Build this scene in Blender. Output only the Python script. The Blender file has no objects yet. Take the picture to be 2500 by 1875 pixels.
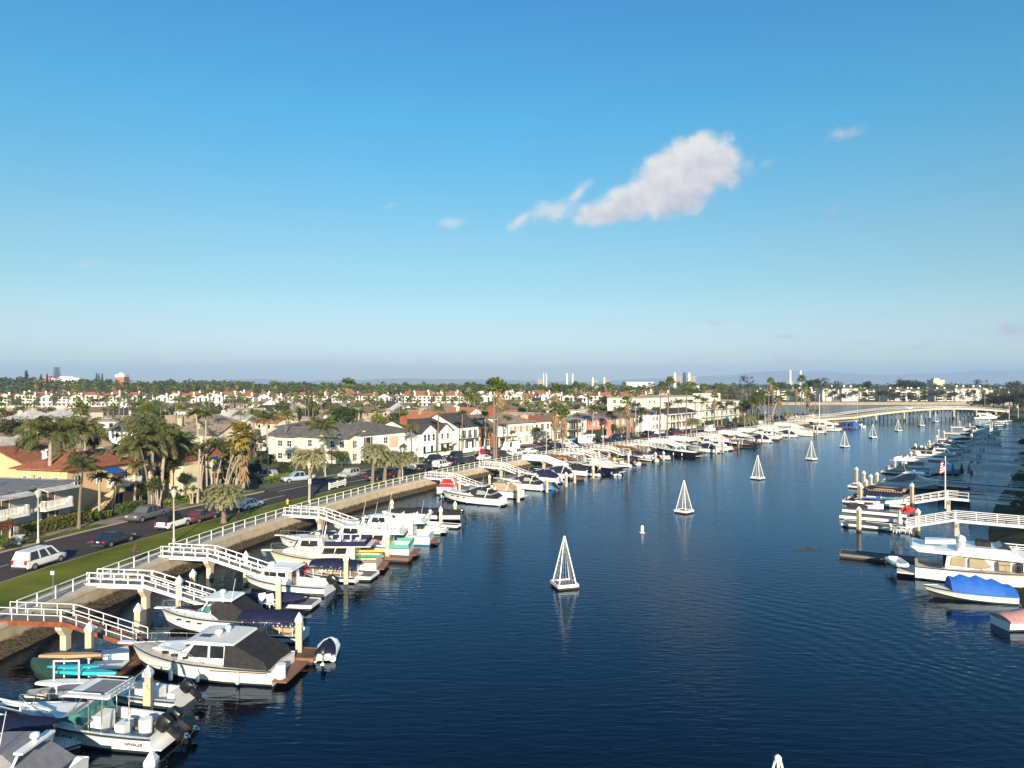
import bpy, bmesh, math, random
from mathutils import Vector, Matrix
random.seed(7)
PI = math.pi
SC = bpy.context.scene
COL = SC.collection
# ------------------------------------------------------------ camera
HC, FPX, CX, HY = 19.5, 1734.0, 1250.0, 935.0
cam_d = bpy.data.cameras.new('camera'); cam = bpy.data.objects.new('camera', cam_d); COL.objects.link(cam)
cam_d.sensor_width = 36; cam_d.lens = 36*FPX/2500; cam_d.clip_start = 0.5; cam_d.clip_end = 40000
cam.location = (0, 0, HC); cam.rotation_euler = (PI/2-math.atan((937.5-HY)/FPX), 0, 0)
SC.camera = cam
# ------------------------------------------------------------ sun, sky, exposure
SUN_EL, SUN_AZ = math.radians(17.5), math.atan2(0.155, -0.988)      # azimuth measured from +Y towards +X
sv = Vector((math.sin(SUN_AZ)*math.cos(SUN_EL), math.cos(SUN_AZ)*math.cos(SUN_EL), math.sin(SUN_EL)))
sd = bpy.data.lights.new('sun', 'SUN'); so = bpy.data.objects.new('sun', sd); COL.objects.link(so)
so.rotation_euler = sv.to_track_quat('Z', 'Y').to_euler(); sd.energy = 4.9; sd.angle = math.radians(0.55); sd.color = (1.0, 0.86, 0.66)
W = bpy.data.worlds.new('World'); SC.world = W; W.use_nodes = True
def build_world():
 nt = W.node_tree; nt.nodes.clear(); N = nt.nodes.new; Lk = nt.links.new
 out = N('ShaderNodeOutputWorld'); bg = N('ShaderNodeBackground'); Lk(bg.outputs[0], out.inputs[0]); bg.inputs[1].default_value = 0.056
 sky = N('ShaderNodeTexSky'); sky.sky_type = 'NISHITA'; sky.sun_disc = False
 sky.sun_elevation = SUN_EL; sky.sun_rotation = SUN_AZ; sky.air_density = 1.0; sky.dust_density = 0.35; sky.ozone_density = 1.6
 hs = N('ShaderNodeHueSaturation'); hs.inputs['Saturation'].default_value = 1.25; hs.inputs['Value'].default_value = SKYV; hs.inputs['Hue'].default_value = 0.492
 Lk(sky.outputs[0], hs.inputs['Color'])
 tc = N('ShaderNodeTexCoord'); sz = N('ShaderNodeSeparateXYZ'); Lk(tc.outputs['Generated'], sz.inputs[0])
 cr = N('ShaderNodeValToRGB'); Lk(sz.outputs[2], cr.inputs[0]); E = cr.color_ramp.elements        # tint of the clear air by height above the horizon
 E[0].position = 0; E[0].color = (.29, .37, .52, 1); E[1].position = 1; E[1].color = (.19, .36, .45, 1)
 for p, c in ((.0432, (.278, .300, .402)), (.0833, (.275, .290, .322)), (.1287, (.262, .297, .297)), (.195, (.275, .325, .312)), (.344, (.175, .386, .405)), (.47, (.165, .372, .45))):
  e = E.new(p); e.color = (*c, 1)
 ml = N('ShaderNodeVectorMath'); ml.operation = 'MULTIPLY'; Lk(hs.outputs[0], ml.inputs[0]); Lk(cr.outputs[0], ml.inputs[1])
 m4 = N('ShaderNodeVectorMath'); m4.operation = 'SCALE'; Lk(ml.outputs[0], m4.inputs[0]); m4.inputs['Scale'].default_value = 4.0; src = m4.outputs[0]
 def math_(op, a, b=None, clamp=False):
  m = N('ShaderNodeMath'); m.operation = op; m.use_clamp = clamp
  for i, v in enumerate((a, b)):
   if v is None: continue
   if isinstance(v, (int, float)): m.inputs[i].default_value = v
   else: Lk(v, m.inputs[i])
  return m.outputs[0]
 sep = N('ShaderNodeSeparateXYZ'); Lk(tc.outputs['Generated'], sep.inputs[0])
 # direction as slopes x/y and z/y of the sky ahead (the sky is at infinity, so this holds from any place)
 yy = math_('MAXIMUM', sep.outputs[1], 0.05)
 u = math_('DIVIDE', sep.outputs[0], yy); v = math_('DIVIDE', sep.outputs[2], yy)
 comb = N('ShaderNodeCombineXYZ'); Lk(u, comb.inputs[0]); Lk(v, comb.inputs[1])
 nz = N('ShaderNodeTexNoise'); nz.inputs['Scale'].default_value = 9; nz.inputs['Detail'].default_value = 11; nz.inputs['Roughness'].default_value = 0.68
 Lk(comb.outputs[0], nz.inputs['Vector'])
 nf = N('ShaderNodeTexNoise'); nf.inputs['Scale'].default_value = 28; nf.inputs['Detail'].default_value = 6; nf.inputs['Roughness'].default_value = 0.5
 Lk(comb.outputs[0], nf.inputs['Vector'])
 def blob(px, py, rx, ry, ang, k):
  cx, cy = (px-CX)/FPX, (HY-py)/FPX
  du = math_('SUBTRACT', u, cx); dv = math_('SUBTRACT', v, cy)
  ca, sa = math.cos(ang), math.sin(ang)
  a = math_('ADD', math_('MULTIPLY', du, ca), math_('MULTIPLY', dv, sa)); b = math_('SUBTRACT', math_('MULTIPLY', dv, ca), math_('MULTIPLY', du, sa))
  a = math_('DIVIDE', a, rx/FPX); b = math_('DIVIDE', b, ry/FPX)
  r = math_('SQRT', math_('ADD', math_('MULTIPLY', a, a), math_('MULTIPLY', b, b)))
  return math_('MULTIPLY', math_('SUBTRACT', 1.0, r), k)
 def mx(lst):
  o = lst[0]
  for q in lst[1:]: o = math_('MAXIMUM', o, q)
  return o
 big = mx([blob(1695, 395, 122, 74, .55, 1), blob(1640, 425, 120, 70, .5, .95), blob(1745, 400, 78, 76, 0, .9), blob(1575, 478, 135, 52, .42, .9), blob(1490, 520, 105, 36, .1, .75), blob(1715, 370, 70, 60, 0, .9), blob(1660, 485, 120, 48, .25, .85), blob(1700, 450, 90, 55, .3, .9)])
 sm = mx([blob(1345, 516, 74, 42, .25, .72), blob(1412, 468, 52, 18, .8, .6), blob(1275, 535, 56, 20, .6, .55), blob(1110, 543, 46, 18, .1, .42), blob(2062, 325, 60, 22, .25, .42), blob(1800, 410, 60, 30, .2, .35), blob(955, 502, 26, 10, .3, .25), blob(2035, 512, 34, 9, .6, .25),
    blob(1735, 787, 46, 9, 0, .45), blob(1920, 821, 30, 5, 0, .36), blob(2105, 838, 34, 8, 0, .4), blob(2390, 809, 50, 12, 0, .42), blob(2475, 806, 62, 20, 0, .48), blob(2225, 851, 40, 6, .15, .36), blob(2035, 868, 34, 5, 0, .34),
    blob(205, 648, 34, 10, .1, .25), blob(470, 862, 60, 8, 0, .34), blob(1310, 874, 70, 6, 0, .3), blob(1865, 398, 30, 16, .3, .26), blob(1590, 805, 26, 5, 0, .2), blob(1700, 877, 60, 5, 0, .3), blob(1955, 880, 170, 12, 0, .22), blob(600, 880, 420, 14, 0, .2)])
 nn = math_('ADD', math_('MULTIPLY', math_('SUBTRACT', nz.outputs[0], .5), 1.5), math_('MULTIPLY', math_('SUBTRACT', nf.outputs[0], .5), .8))
 d1 = math_('ADD', math_('ADD', big, .17), math_('MULTIPLY', nn, .9)); d2 = math_('ADD', math_('ADD', sm, .16), math_('MULTIPLY', nn, .95))
 ss = lambda x, a, b: (lambda m: (setattr(m, 'interpolation_type', 'SMOOTHSTEP'), Lk(x, m.inputs[0]), setattr(m.inputs[1], 'default_value', a), setattr(m.inputs[2], 'default_value', b), m.outputs[0])[-1])(N('ShaderNodeMapRange'))
 gate1 = ss(big, -.45, .12); gate2 = ss(sm, -.5, .1)
 c1 = math_('MULTIPLY', math_('MULTIPLY', ss(d1, .10, .62), gate1), .97); c2 = math_('MULTIPLY', math_('MULTIPLY', ss(d2, .10, .85), gate2), .8)
 cov = math_('MAXIMUM', c1, c2)
 # cloud light: bright on the sunward top, mauve grey below; depth noise inside
 lo = math_('SUBTRACT', v, math_('ADD', math_('MULTIPLY', math_('SUBTRACT', u, (1560-CX)/FPX), .45), (HY-505)/FPX))
 shade = ss(math_('ADD', math_('MULTIPLY', lo, 9.0), math_('MULTIPLY', math_('SUBTRACT', nf.outputs[0], .5), 2.0)), -.75, .7)
 mixc = N('ShaderNodeMix'); mixc.data_type = 'RGBA'; Lk(shade, mixc.inputs[0]); mixc.inputs[6].default_value = (5.3, 5.4, 6.4, 1); mixc.inputs[7].default_value = (8.5, 8.3, 8.2, 1)
 mixs = N('ShaderNodeMix'); mixs.data_type = 'RGBA'; Lk(cov, mixs.inputs[0]); Lk(src, mixs.inputs[6]); Lk(mixc.outputs[2], mixs.inputs[7])
 Lk(mixs.outputs[2], bg.inputs[0])
SKYV = 1.0
build_world()
SC.view_settings.view_transform = 'Standard'; SC.view_settings.look = 'None'; SC.view_settings.exposure = 0.85; SC.view_settings.gamma = 1
SC.render.engine = 'CYCLES'; SC.cycles.use_denoising = True; SC.cycles.max_bounces = 6; SC.cycles.diffuse_bounces = 2; SC.cycles.glossy_bounces = 3; SC.cycles.transmission_bounces = 3
SC.cycles.transparent_max_bounces = 8; SC.cycles.volume_bounces = 0; SC.cycles.caustics_reflective = False; SC.cycles.caustics_refractive = False
# ------------------------------------------------------------ helpers
def G(px, py, z=0.0):
 Y = FPX*(HC-z)/(py-HY); return Vector(((px-CX)/FPX*Y, Y, z))
def PX(p): return CX+FPX*p[0]/p[1], HY+FPX*(HC-p[2])/p[1]
def mat(name, rgb, rough=.6, var=.12, scale=3.0, metal=0.0, bump=0.0, detail=4, spec=None, coord='Object', stretch=None, rgb2=None, bscale=None):
 m = bpy.data.materials.new(name); m.use_nodes = True; nt = m.node_tree; b = nt.nodes['Principled BSDF']; N = nt.nodes.new; Lk = nt.links.new
 b.inputs['Roughness'].default_value = rough; b.inputs['Metallic'].default_value = metal
 if spec is None and rough > .75: spec = .12
 if spec is not None: b.inputs['Specular IOR Level'].default_value = spec
 tc = N('ShaderNodeTexCoord'); vec = tc.outputs[coord]
 if stretch:
  mp = N('ShaderNodeMapping'); mp.inputs['Scale'].default_value = stretch; Lk(vec, mp.inputs[0]); vec = mp.outputs[0]
 nz = N('ShaderNodeTexNoise'); nz.inputs['Scale'].default_value = scale; nz.inputs['Detail'].default_value = detail; Lk(vec, nz.inputs['Vector'])
 mx = N('ShaderNodeMix'); mx.data_type = 'RGBA'
 mr = N('ShaderNodeMapRange'); mr.inputs[1].default_value = .3; mr.inputs[2].default_value = .7; Lk(nz.outputs[0], mr.inputs[0]); Lk(mr.outputs[0], mx.inputs[0])
 a = [max(0, c*(1-var)) for c in rgb]; c2 = rgb2 if rgb2 else [min(1, c*(1+var)) for c in rgb]
 mx.inputs[6].default_value = (*a, 1); mx.inputs[7].default_value = (*c2, 1); Lk(mx.outputs[2], b.inputs['Base Color'])
 if bump:
  n2 = N('ShaderNodeTexNoise'); n2.inputs['Scale'].default_value = bscale or scale*6; n2.inputs['Detail'].default_value = 3; Lk(vec, n2.inputs['Vector'])
  bp = N('ShaderNodeBump'); bp.inputs['Strength'].default_value = bump; bp.inputs['Distance'].default_value = .05; Lk(n2.outputs[0], bp.inputs['Height']); Lk(bp.outputs[0], b.inputs['Normal'])
 return m
def nodes(m): return m.node_tree, m.node_tree.nodes['Principled BSDF']
def add_stripes(m, scale, axis, rgb, fac=.5, width=.1, coord='Object', bump=.4):
 """joint lines at a regular pitch along one axis, over the base colour"""
 nt, b = nodes(m); N = nt.nodes.new; Lk = nt.links.new
 tc = N('ShaderNodeTexCoord'); sp = N('ShaderNodeSeparateXYZ'); Lk(tc.outputs[coord], sp.inputs[0])
 mu = N('ShaderNodeMath'); mu.operation = 'MULTIPLY'; mu.inputs[1].default_value = scale; Lk(sp.outputs[axis], mu.inputs[0])
 fr = N('ShaderNodeMath'); fr.operation = 'FRACT'; Lk(mu.outputs[0], fr.inputs[0])
 lt = N('ShaderNodeMath'); lt.operation = 'LESS_THAN'; lt.inputs[1].default_value = width; Lk(fr.outputs[0], lt.inputs[0])
 f = N('ShaderNodeMath'); f.operation = 'MULTIPLY'; f.inputs[1].default_value = fac; Lk(lt.outputs[0], f.inputs[0])
 mx = N('ShaderNodeMix'); mx.data_type = 'RGBA'; Lk(f.outputs[0], mx.inputs[0])
 old = b.inputs['Base Color'].links[0].from_socket; Lk(old, mx.inputs[6]); mx.inputs[7].default_value = (*rgb, 1); Lk(mx.outputs[2], b.inputs['Base Color'])
 return m
class MB:
 def __init__(s): s.v = []; s.f = []; s.mi = []; s.m = 0
 def add(s, vs, fs):
  o = len(s.v); s.v += [tuple(q) for q in vs]
  for f in fs: s.f.append([o+i for i in f]); s.mi.append(s.m)
 def box(s, c, sz, rot=None):
  hx, hy, hz = sz[0]/2, sz[1]/2, sz[2]/2
  vs = [Vector((x*hx, y*hy, z*hz)) for z in (-1, 1) for y in (-1, 1) for x in (-1, 1)]
  if rot is not None: vs = [rot @ q for q in vs]
  c = Vector(c); s.add([q+c for q in vs], [(0, 2, 3, 1), (4, 5, 7, 6), (0, 1, 5, 4), (2, 6, 7, 3), (0, 4, 6, 2), (1, 3, 7, 5)])
 def bx(s, x0, x1, y0, y1, z0, z1): s.box(((x0+x1)/2, (y0+y1)/2, (z0+z1)/2), (x1-x0, y1-y0, z1-z0))
 def beam(s, a, b, w, h):
  a = Vector(a); b = Vector(b); d = (b-a); L = d.length
  if L < 1e-6: return
  d.normalize(); up = Vector((0, 0, 1)) if abs(d.z) < .95 else Vector((1, 0, 0))
  sx = d.cross(up).normalized(); uz = sx.cross(d)
  R = Matrix((d, sx, uz)).transposed(); s.box((a+b)/2, (L, w, h), R)
 def cyl(s, a, b, r0, r1=None, n=8, cap=True):
  r1 = r0 if r1 is None else r1; a = Vector(a); b = Vector(b); d = (b-a).normalized()
  up = Vector((0, 0, 1)) if abs(d.z) < .95 else Vector((1, 0, 0)); x = d.cross(up).normalized(); y = d.cross(x)
  vs = []
  for p, r in ((a, r0), (b, r1)):
   for i in range(n): t = 2*PI*i/n; vs.append(p+x*math.cos(t)*r+y*math.sin(t)*r)
  fs = [(i, i+n, (i+1) % n+n, (i+1) % n) for i in range(n)]
  if cap: fs += [tuple(range(n)), tuple(range(2*n-1, n-1, -1))]
  s.add(vs, fs)
 def tube(s, pts, r, n=6):
  for i in range(len(pts)-1): s.cyl(pts[i], pts[i+1], r, r, n, True)
 def lathe(s, prof, n=12, c=(0, 0, 0)):
  vs = []
  for r, z in prof:
   for i in range(n): t = 2*PI*i/n; vs.append((c[0]+r*math.cos(t), c[1]+r*math.sin(t), c[2]+z))
  fs = [(k*n+i, k*n+(i+1) % n, (k+1)*n+(i+1) % n, (k+1)*n+i) for k in range(len(prof)-1) for i in range(n)]
  fs += [tuple(range(n-1, -1, -1)), tuple(range((len(prof)-1)*n, len(prof)*n))]
  s.add(vs, fs)
 def loft(s, rings, closed=True, caps=True, mats=None):
  n = len(rings[0]); o = len(s.v)
  for r in rings: s.v += [tuple(q) for q in r]
  rng = n if closed else n-1
  for k in range(len(rings)-1):
   for i in range(rng):
    j = (i+1) % n; s.f.append([o+k*n+i, o+k*n+j, o+(k+1)*n+j, o+(k+1)*n+i]); s.mi.append(mats[i] if mats else s.m)
  if caps:
   s.f.append([o+i for i in range(n-1, -1, -1)]); s.mi.append(mats[-1] if mats and len(mats) > n else s.m)
   s.f.append([o+(len(rings)-1)*n+i for i in range(n)]); s.mi.append(mats[-1] if mats and len(mats) > n else s.m)
 def prism(s, prof, wf, eps=0.0):
  """side profile (x,z) pushed out to y=+-wf(x,z)"""
  n = len(prof); vs = [(x, -wf(x, z)-eps, z) for x, z in prof]+[(x, wf(x, z)+eps, z) for x, z in prof]
  fs = [tuple(range(n)), tuple(range(2*n-1, n-1, -1))]+[(i, i+n, (i+1) % n+n, (i+1) % n) for i in range(n)]
  s.add(vs, fs)
 def build(s, name, mats, parent=None, smooth=False, fix=True):
  me = bpy.data.meshes.new(name); me.from_pydata(s.v, [], s.f)
  if not isinstance(mats, (list, tuple)): mats = [mats]
  for m in mats: me.materials.append(m)
  me.polygons.foreach_set('material_index', [min(i, len(mats)-1) for i in s.mi])
  if smooth: me.polygons.foreach_set('use_smooth', [True]*len(me.polygons))
  if fix:
   bm = bmesh.new(); bm.from_mesh(me); bmesh.ops.recalc_face_normals(bm, faces=bm.faces); bm.to_mesh(me); bm.free()
  if smooth: me.set_sharp_from_angle(angle=math.radians(38))
  me.update(); o = bpy.data.objects.new(name, me); COL.objects.link(o)
  if parent is not None: o.parent = parent; KIDS.setdefault(parent.name, []).append(o)
  return o
KIDS = {}
def tag(o, label=None, cat=None, group=None, kind=None):
 if label: o['label'] = label
 if cat: o['category'] = cat
 if group: o['group'] = group
 if kind: o['kind'] = kind
 return o
def thing(name, label, cat, loc=(0, 0, 0), rz=0, group=None):
 o = bpy.data.objects.new(name, None); o.empty_display_size = .2; COL.objects.link(o); o.location = loc; o.rotation_euler = (0, 0, rz)
 return tag(o, label, cat, group)
def struct(name, mb, m, label=None, **k):
 o = mb.build(name, m, **k); return tag(o, label, None, None, 'structure')
def dup(root, loc=None, rz=None, label=None, group=None, scale=None, mats=None):
 r = root.copy(); COL.objects.link(r); KIDS[r.name] = []
 if loc is not None: r.location = loc
 if rz is not None: r.rotation_euler = (0, 0, rz)
 if label: r['label'] = label
 if group: r['group'] = group
 elif 'group' in r.keys() and group is False: del r['group']
 if scale is not None: r.scale = scale if isinstance(scale, (tuple, list)) else (scale,)*3
 def sub(o, c):
  if mats and c.type == 'MESH':
   for i, sl in enumerate(c.material_slots):
    if sl.material and sl.material.name in mats: sl.link = 'OBJECT'; sl.material = mats[o.data.materials[i].name]
 sub(root, r)
 def rec(src, dst):
  for ch in KIDS.get(src.name, []):
   c = ch.copy(); COL.objects.link(c); c.parent = dst; KIDS.setdefault(dst.name, []).append(c); sub(ch, c); rec(ch, c)
 rec(root, r); return r
# ------------------------------------------------------------ the two banks as curves
def smooth_line(pts, step=1.0):
 P = [Vector((*p, 0)) for p in pts]; P = [2*P[0]-P[1]]+P+[2*P[-1]-P[-2]]; out = []
 for i in range(1, len(P)-2):
  for k in range(12):
   t = k/12; a, b, c, d = P[i-1], P[i], P[i+1], P[i+2]
   out.append(.5*((2*b)+(c-a)*t+(2*a-5*b+4*c-d)*t*t+(3*b-a-3*c+d)*t**3))
 out.append(P[-2]); res = [out[0]]; acc = 0
 for i in range(1, len(out)):
  seg = (out[i]-out[i-1]).length; pos = 0
  while acc+seg-pos >= step:
   pos += step-acc; acc = 0; res.append(out[i-1].lerp(out[i], pos/seg))
  acc += seg-pos
 return res
class Bank:
 def __init__(s, pts, side):
  s.p = smooth_line(pts); s.side = side; s.n = len(s.p)
  s.t = [(s.p[min(i+4, s.n-1)]-s.p[max(i-4, 0)]).normalized() for i in range(s.n)]
 def at(s, q, d=0.0, z=0.0):
  q = max(0, min(s.n-1.001, q)); i = int(q); f = q-i; p = s.p[i].lerp(s.p[i+1], f); t = s.t[i].lerp(s.t[i+1], f).normalized()
  nrm = Vector((-t.y, t.x, 0))*s.side; r = p+nrm*d; r.z = z; return r
 def tan(s, q):
  i = int(max(0, min(s.n-2, q))); return s.t[i]
 def ang(s, q): t = s.tan(q); return math.atan2(t.y, t.x)
 def spx(s, px, d=0.0, z=2.2):
  best = None
  for k in range(0, s.n*2-2):
   q = k/2; w = s.at(q, d, z)
   if w.y < 20: continue
   e = abs(PX(w)[0]-px)
   if best is None or e < best[0]: best = (e, q)
  return best[1]
LB = Bank([(-41.5, -20), (-40.5, 20), (-39, 40), (-37.4, 55), (-36.4, 64), (-35.1, 72), (-33, 82.6), (-31.2, 89.6), (-28.3, 99.7), (-25.2, 108.5), (-22.3, 116.7), (-18, 126.2), (-10.4, 142), (-2.8, 155), (2.7, 163.6), (13.6, 179), (27.5, 196), (49, 220), (61.5, 234), (84, 261), (103, 287), (135, 326), (165, 352)], 1)
RB = Bank([(20, -20), (28, 20), (36, 36), (45, 52), (56, 72), (66, 89), (85, 115), (108, 144), (152, 200), (205, 272), (250, 345), (270, 385), (292, 418)], -1)
def d1(q):   # width promenade + lawn along the left bank
 Y = LB.at(q).y; return max(4.6, min(8.0, 8.0-(Y-66)*.045))
ROADW = 9.8
def strip(mb, bank, q0, q1, f0, f1, z, step=2.0, z1=None):
 q = q0; A = []
 while True:
  a = f0(q) if callable(f0) else f0; b = f1(q) if callable(f1) else f1
  A.append((bank.at(q, a, z), bank.at(q, b, z if z1 is None else z1)))
  if q >= q1: break
  q = min(q1, q+step)
 o = len(mb.v)
 for a, b in A: mb.v += [tuple(a), tuple(b)]
 for i in range(len(A)-1): mb.f.append([o+2*i, o+2*i+1, o+2*i+3, o+2*i+2]); mb.mi.append(mb.m)
def vstrip(mb, bank, q0, q1, f, z0, z1, d2=None, step=2.0):
 q = q0; A = []
 while True:
  a = f(q) if callable(f) else f; b = a if d2 is None else (d2(q) if callable(d2) else d2)
  A.append((bank.at(q, b, z0), bank.at(q, a, z1)))
  if q >= q1: break
  q = min(q1, q+step)
 o = len(mb.v)
 for a, b in A: mb.v += [tuple(a), tuple(b)]
 for i in range(len(A)-1): mb.f.append([o+2*i, o+2*i+1, o+2*i+3, o+2*i+2]); mb.mi.append(mb.m)
# ------------------------------------------------------------ materials
M = {}
M['white'] = mat('white_paint', (.78, .78, .76), .45, .05, 2)
M['gel'] = mat('white_gelcoat', (.80, .80, .77), .22, .04, 1.5)
M['deck'] = mat('deck_nonskid', (.66, .65, .61), .6, .06, 6)
M['cream'] = mat('cream_gelcoat', (.78, .70, .55), .28, .04, 1.5)
M['tan_gel'] = mat('tan_deck', (.50, .44, .37), .6, .08, 5)
M['navy'] = mat('navy_canvas', (.018, .022, .055), .8, .25, 3, bump=.4)
M['black'] = mat('charcoal_canvas', (.030, .029, .031), .82, .25, 2.5, bump=.4)
M['grey_canvas'] = mat('grey_canvas', (.20, .20, .22), .8, .15, 3, bump=.3)
M['tan_canvas'] = mat('tan_canvas', (.42, .27, .15), .8, .12, 3, bump=.3)
M['pale_canvas'] = mat('pale_canvas', (.62, .56, .50), .8, .08, 2, bump=.3)
M['blue_canvas'] = mat('blue_canvas', (.01, .10, .42), .7, .15, 3, bump=.4)
M['red'] = mat('red_paint', (.50, .03, .035), .4, .1, 3)
M['pink'] = mat('faded_red_paint', (.55, .16, .14), .6, .15, 3)
M['pink_canvas'] = mat('pink_canvas', (.52, .27, .25), .8, .15, 3)
M['teal'] = mat('teal_panel', (.07, .32, .27), .5, .08, 3)
M['turq'] = mat('turquoise_foam', (.03, .42, .50), .45, .08, 3)
M['yellow'] = mat('yellow_plastic', (.75, .50, .02), .4, .06, 3)
M['green'] = mat('green_plastic', (.02, .32, .15), .4, .08, 3)
M['dkgreen'] = mat('dark_green_paint', (.02, .05, .04), .4, .1, 3)
M['glass'] = mat('dark_glass', (.018, .022, .026), .07, .3, 1.2, spec=.7)
M['glass_tan'] = mat('curtained_glass', (.36, .30, .19), .12, .06, 2, spec=.7)
M['glass_pale'] = mat('curtained_pane', (.36, .36, .34), .15, .25, 1.3, spec=.6)
M['glass_teal'] = mat('teal_windshield', (.05, .17, .16), .08, .3, 2, spec=.8)
M['vinyl'] = mat('clear_vinyl', (.30, .31, .30), .15, .2, 3, spec=.7)
M['rubber'] = mat('black_rubber', (.015, .015, .016), .5, .2, 8)
M['motor'] = mat('black_cowling', (.012, .012, .013), .18, .2, 3, spec=.7)
M['steel'] = mat('stainless_tube', (.62, .62, .60), .25, .1, 8, metal=.85)
M['alu'] = mat('white_tube', (.72, .72, .70), .35, .05, 8)
M['teak'] = mat('teak_board', (.21, .095, .05), .6, .2, 6)
M['boot'] = mat('boot_top', (.02, .03, .035), .4, .1, 4)
M['antifoul'] = mat('antifouling', (.06, .065, .06), .8, .3, 5)
M['antired'] = mat('red_antifouling', (.16, .03, .02), .8, .2, 5)
M['bluehull'] = mat('dark_blue_hull', (.008, .010, .028), .15, .15, 2)
M['blackhull'] = mat('black_hull', (.008, .008, .009), .12, .15, 2)
M['skyblue'] = mat('sky_blue_hull', (.10, .28, .48), .4, .1, 2)
M['beige_seat'] = mat('beige_cushion', (.45, .30, .16), .7, .1, 4)
M['redhull'] = mat('red_stripe', (.55, .02, .04), .25, .06, 3)
M['oar'] = mat('orange_vest', (.60, .12, .03), .7, .1, 4)
M['conc'] = mat('promenade_concrete', (.33, .30, .26), .85, .14, .8, bump=.3, detail=8)
M['conc2'] = mat('pale_concrete', (.52, .45, .35), .85, .12, 1.1, bump=.3, detail=8)
M['dockdeck'] = mat('dock_planking', (.17, .155, .14), .8, .2, 1.6, bump=.4, detail=6)
M['dockdeck_brown'] = mat('brown_dock_planking', (.14, .085, .06), .8, .25, 1.6, bump=.4, detail=6)
M['rust'] = mat('rusty_steel', (.20, .065, .035), .8, .3, 2, bump=.4)
M['float'] = mat('float_tub', (.03, .03, .03), .7, .3, 3)
M['asphalt'] = mat('asphalt', (.066, .057, .056), .9, .16, .35, bump=.3, detail=9)
M['road2'] = mat('worn_asphalt', (.13, .115, .105), .9, .12, .5, bump=.3, detail=8)
M['paintline'] = mat('road_paint', (.55, .52, .48), .7, .25, 3)
M['lawn'] = mat('lawn_grass', (.085, .13, .008), .95, .25, .22, bump=.8, detail=9, rgb2=(.17, .175, .022), bscale=9)
M['yard'] = mat('yard_soil', (.13, .115, .07), .95, .3, .12, bump=.5, detail=8, rgb2=(.08, .10, .03))
M['farland'] = mat('far_ground', (.17, .15, .10), .95, .25, .01, detail=8, rgb2=(.10, .11, .05))
M['walk'] = mat('sidewalk_concrete', (.26, .225, .19), .88, .15, .7, bump=.25, detail=7)
M['kerb'] = mat('kerb_concrete', (.34, .31, .27), .85, .12, 1.5)
M['drive'] = mat('paver_brick', (.24, .13, .09), .85, .18, 1.5)
M['bark'] = mat('palm_bark', (.20, .16, .125), .95, .25, 2, bump=.8, stretch=(1, 1, 6))
M['bark_pale'] = mat('pale_trunk', (.36, .31, .25), .9, .15, 2, bump=.6, stretch=(1, 1, 5))
M['bark_dark'] = mat('brown_bark', (.12, .085, .06), .95, .25, 2, bump=.8)
M['skirt'] = mat('dead_frond_skirt', (.23, .16, .09), .95, .25, 2)
M['chair_red'] = mat('red_chair', (.62, .03, .03), .45, .08, 4)
M['brick'] = mat('red_brick', (.30, .105, .055), .85, .18, 3, bump=.3)
M['fire_yellow'] = mat('hydrant_yellow', (.65, .42, .03), .5, .1, 4)
M['skin'] = mat('skin', (.42, .25, .17), .55, .05, 4)
M['cloth_dark'] = mat('dark_cloth', (.03, .026, .028), .85, .2, 4)
M['cloth_brown'] = mat('brown_jacket', (.085, .05, .032), .85, .2, 4)
M['hair'] = mat('brown_hair', (.06, .028, .014), .7, .2, 6)
M['flagred'] = mat('flag_red', (.45, .02, .03), .8, .1, 4); M['flagblue'] = mat('flag_blue', (.02, .03, .16), .8, .1, 4)
M['sign_green'] = mat('sign_green', (.03, .30, .17), .5, .05, 3)
M['mount'] = mat('mountain_rock', (.26, .25, .24), .95, .15, .0006, detail=10)
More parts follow.
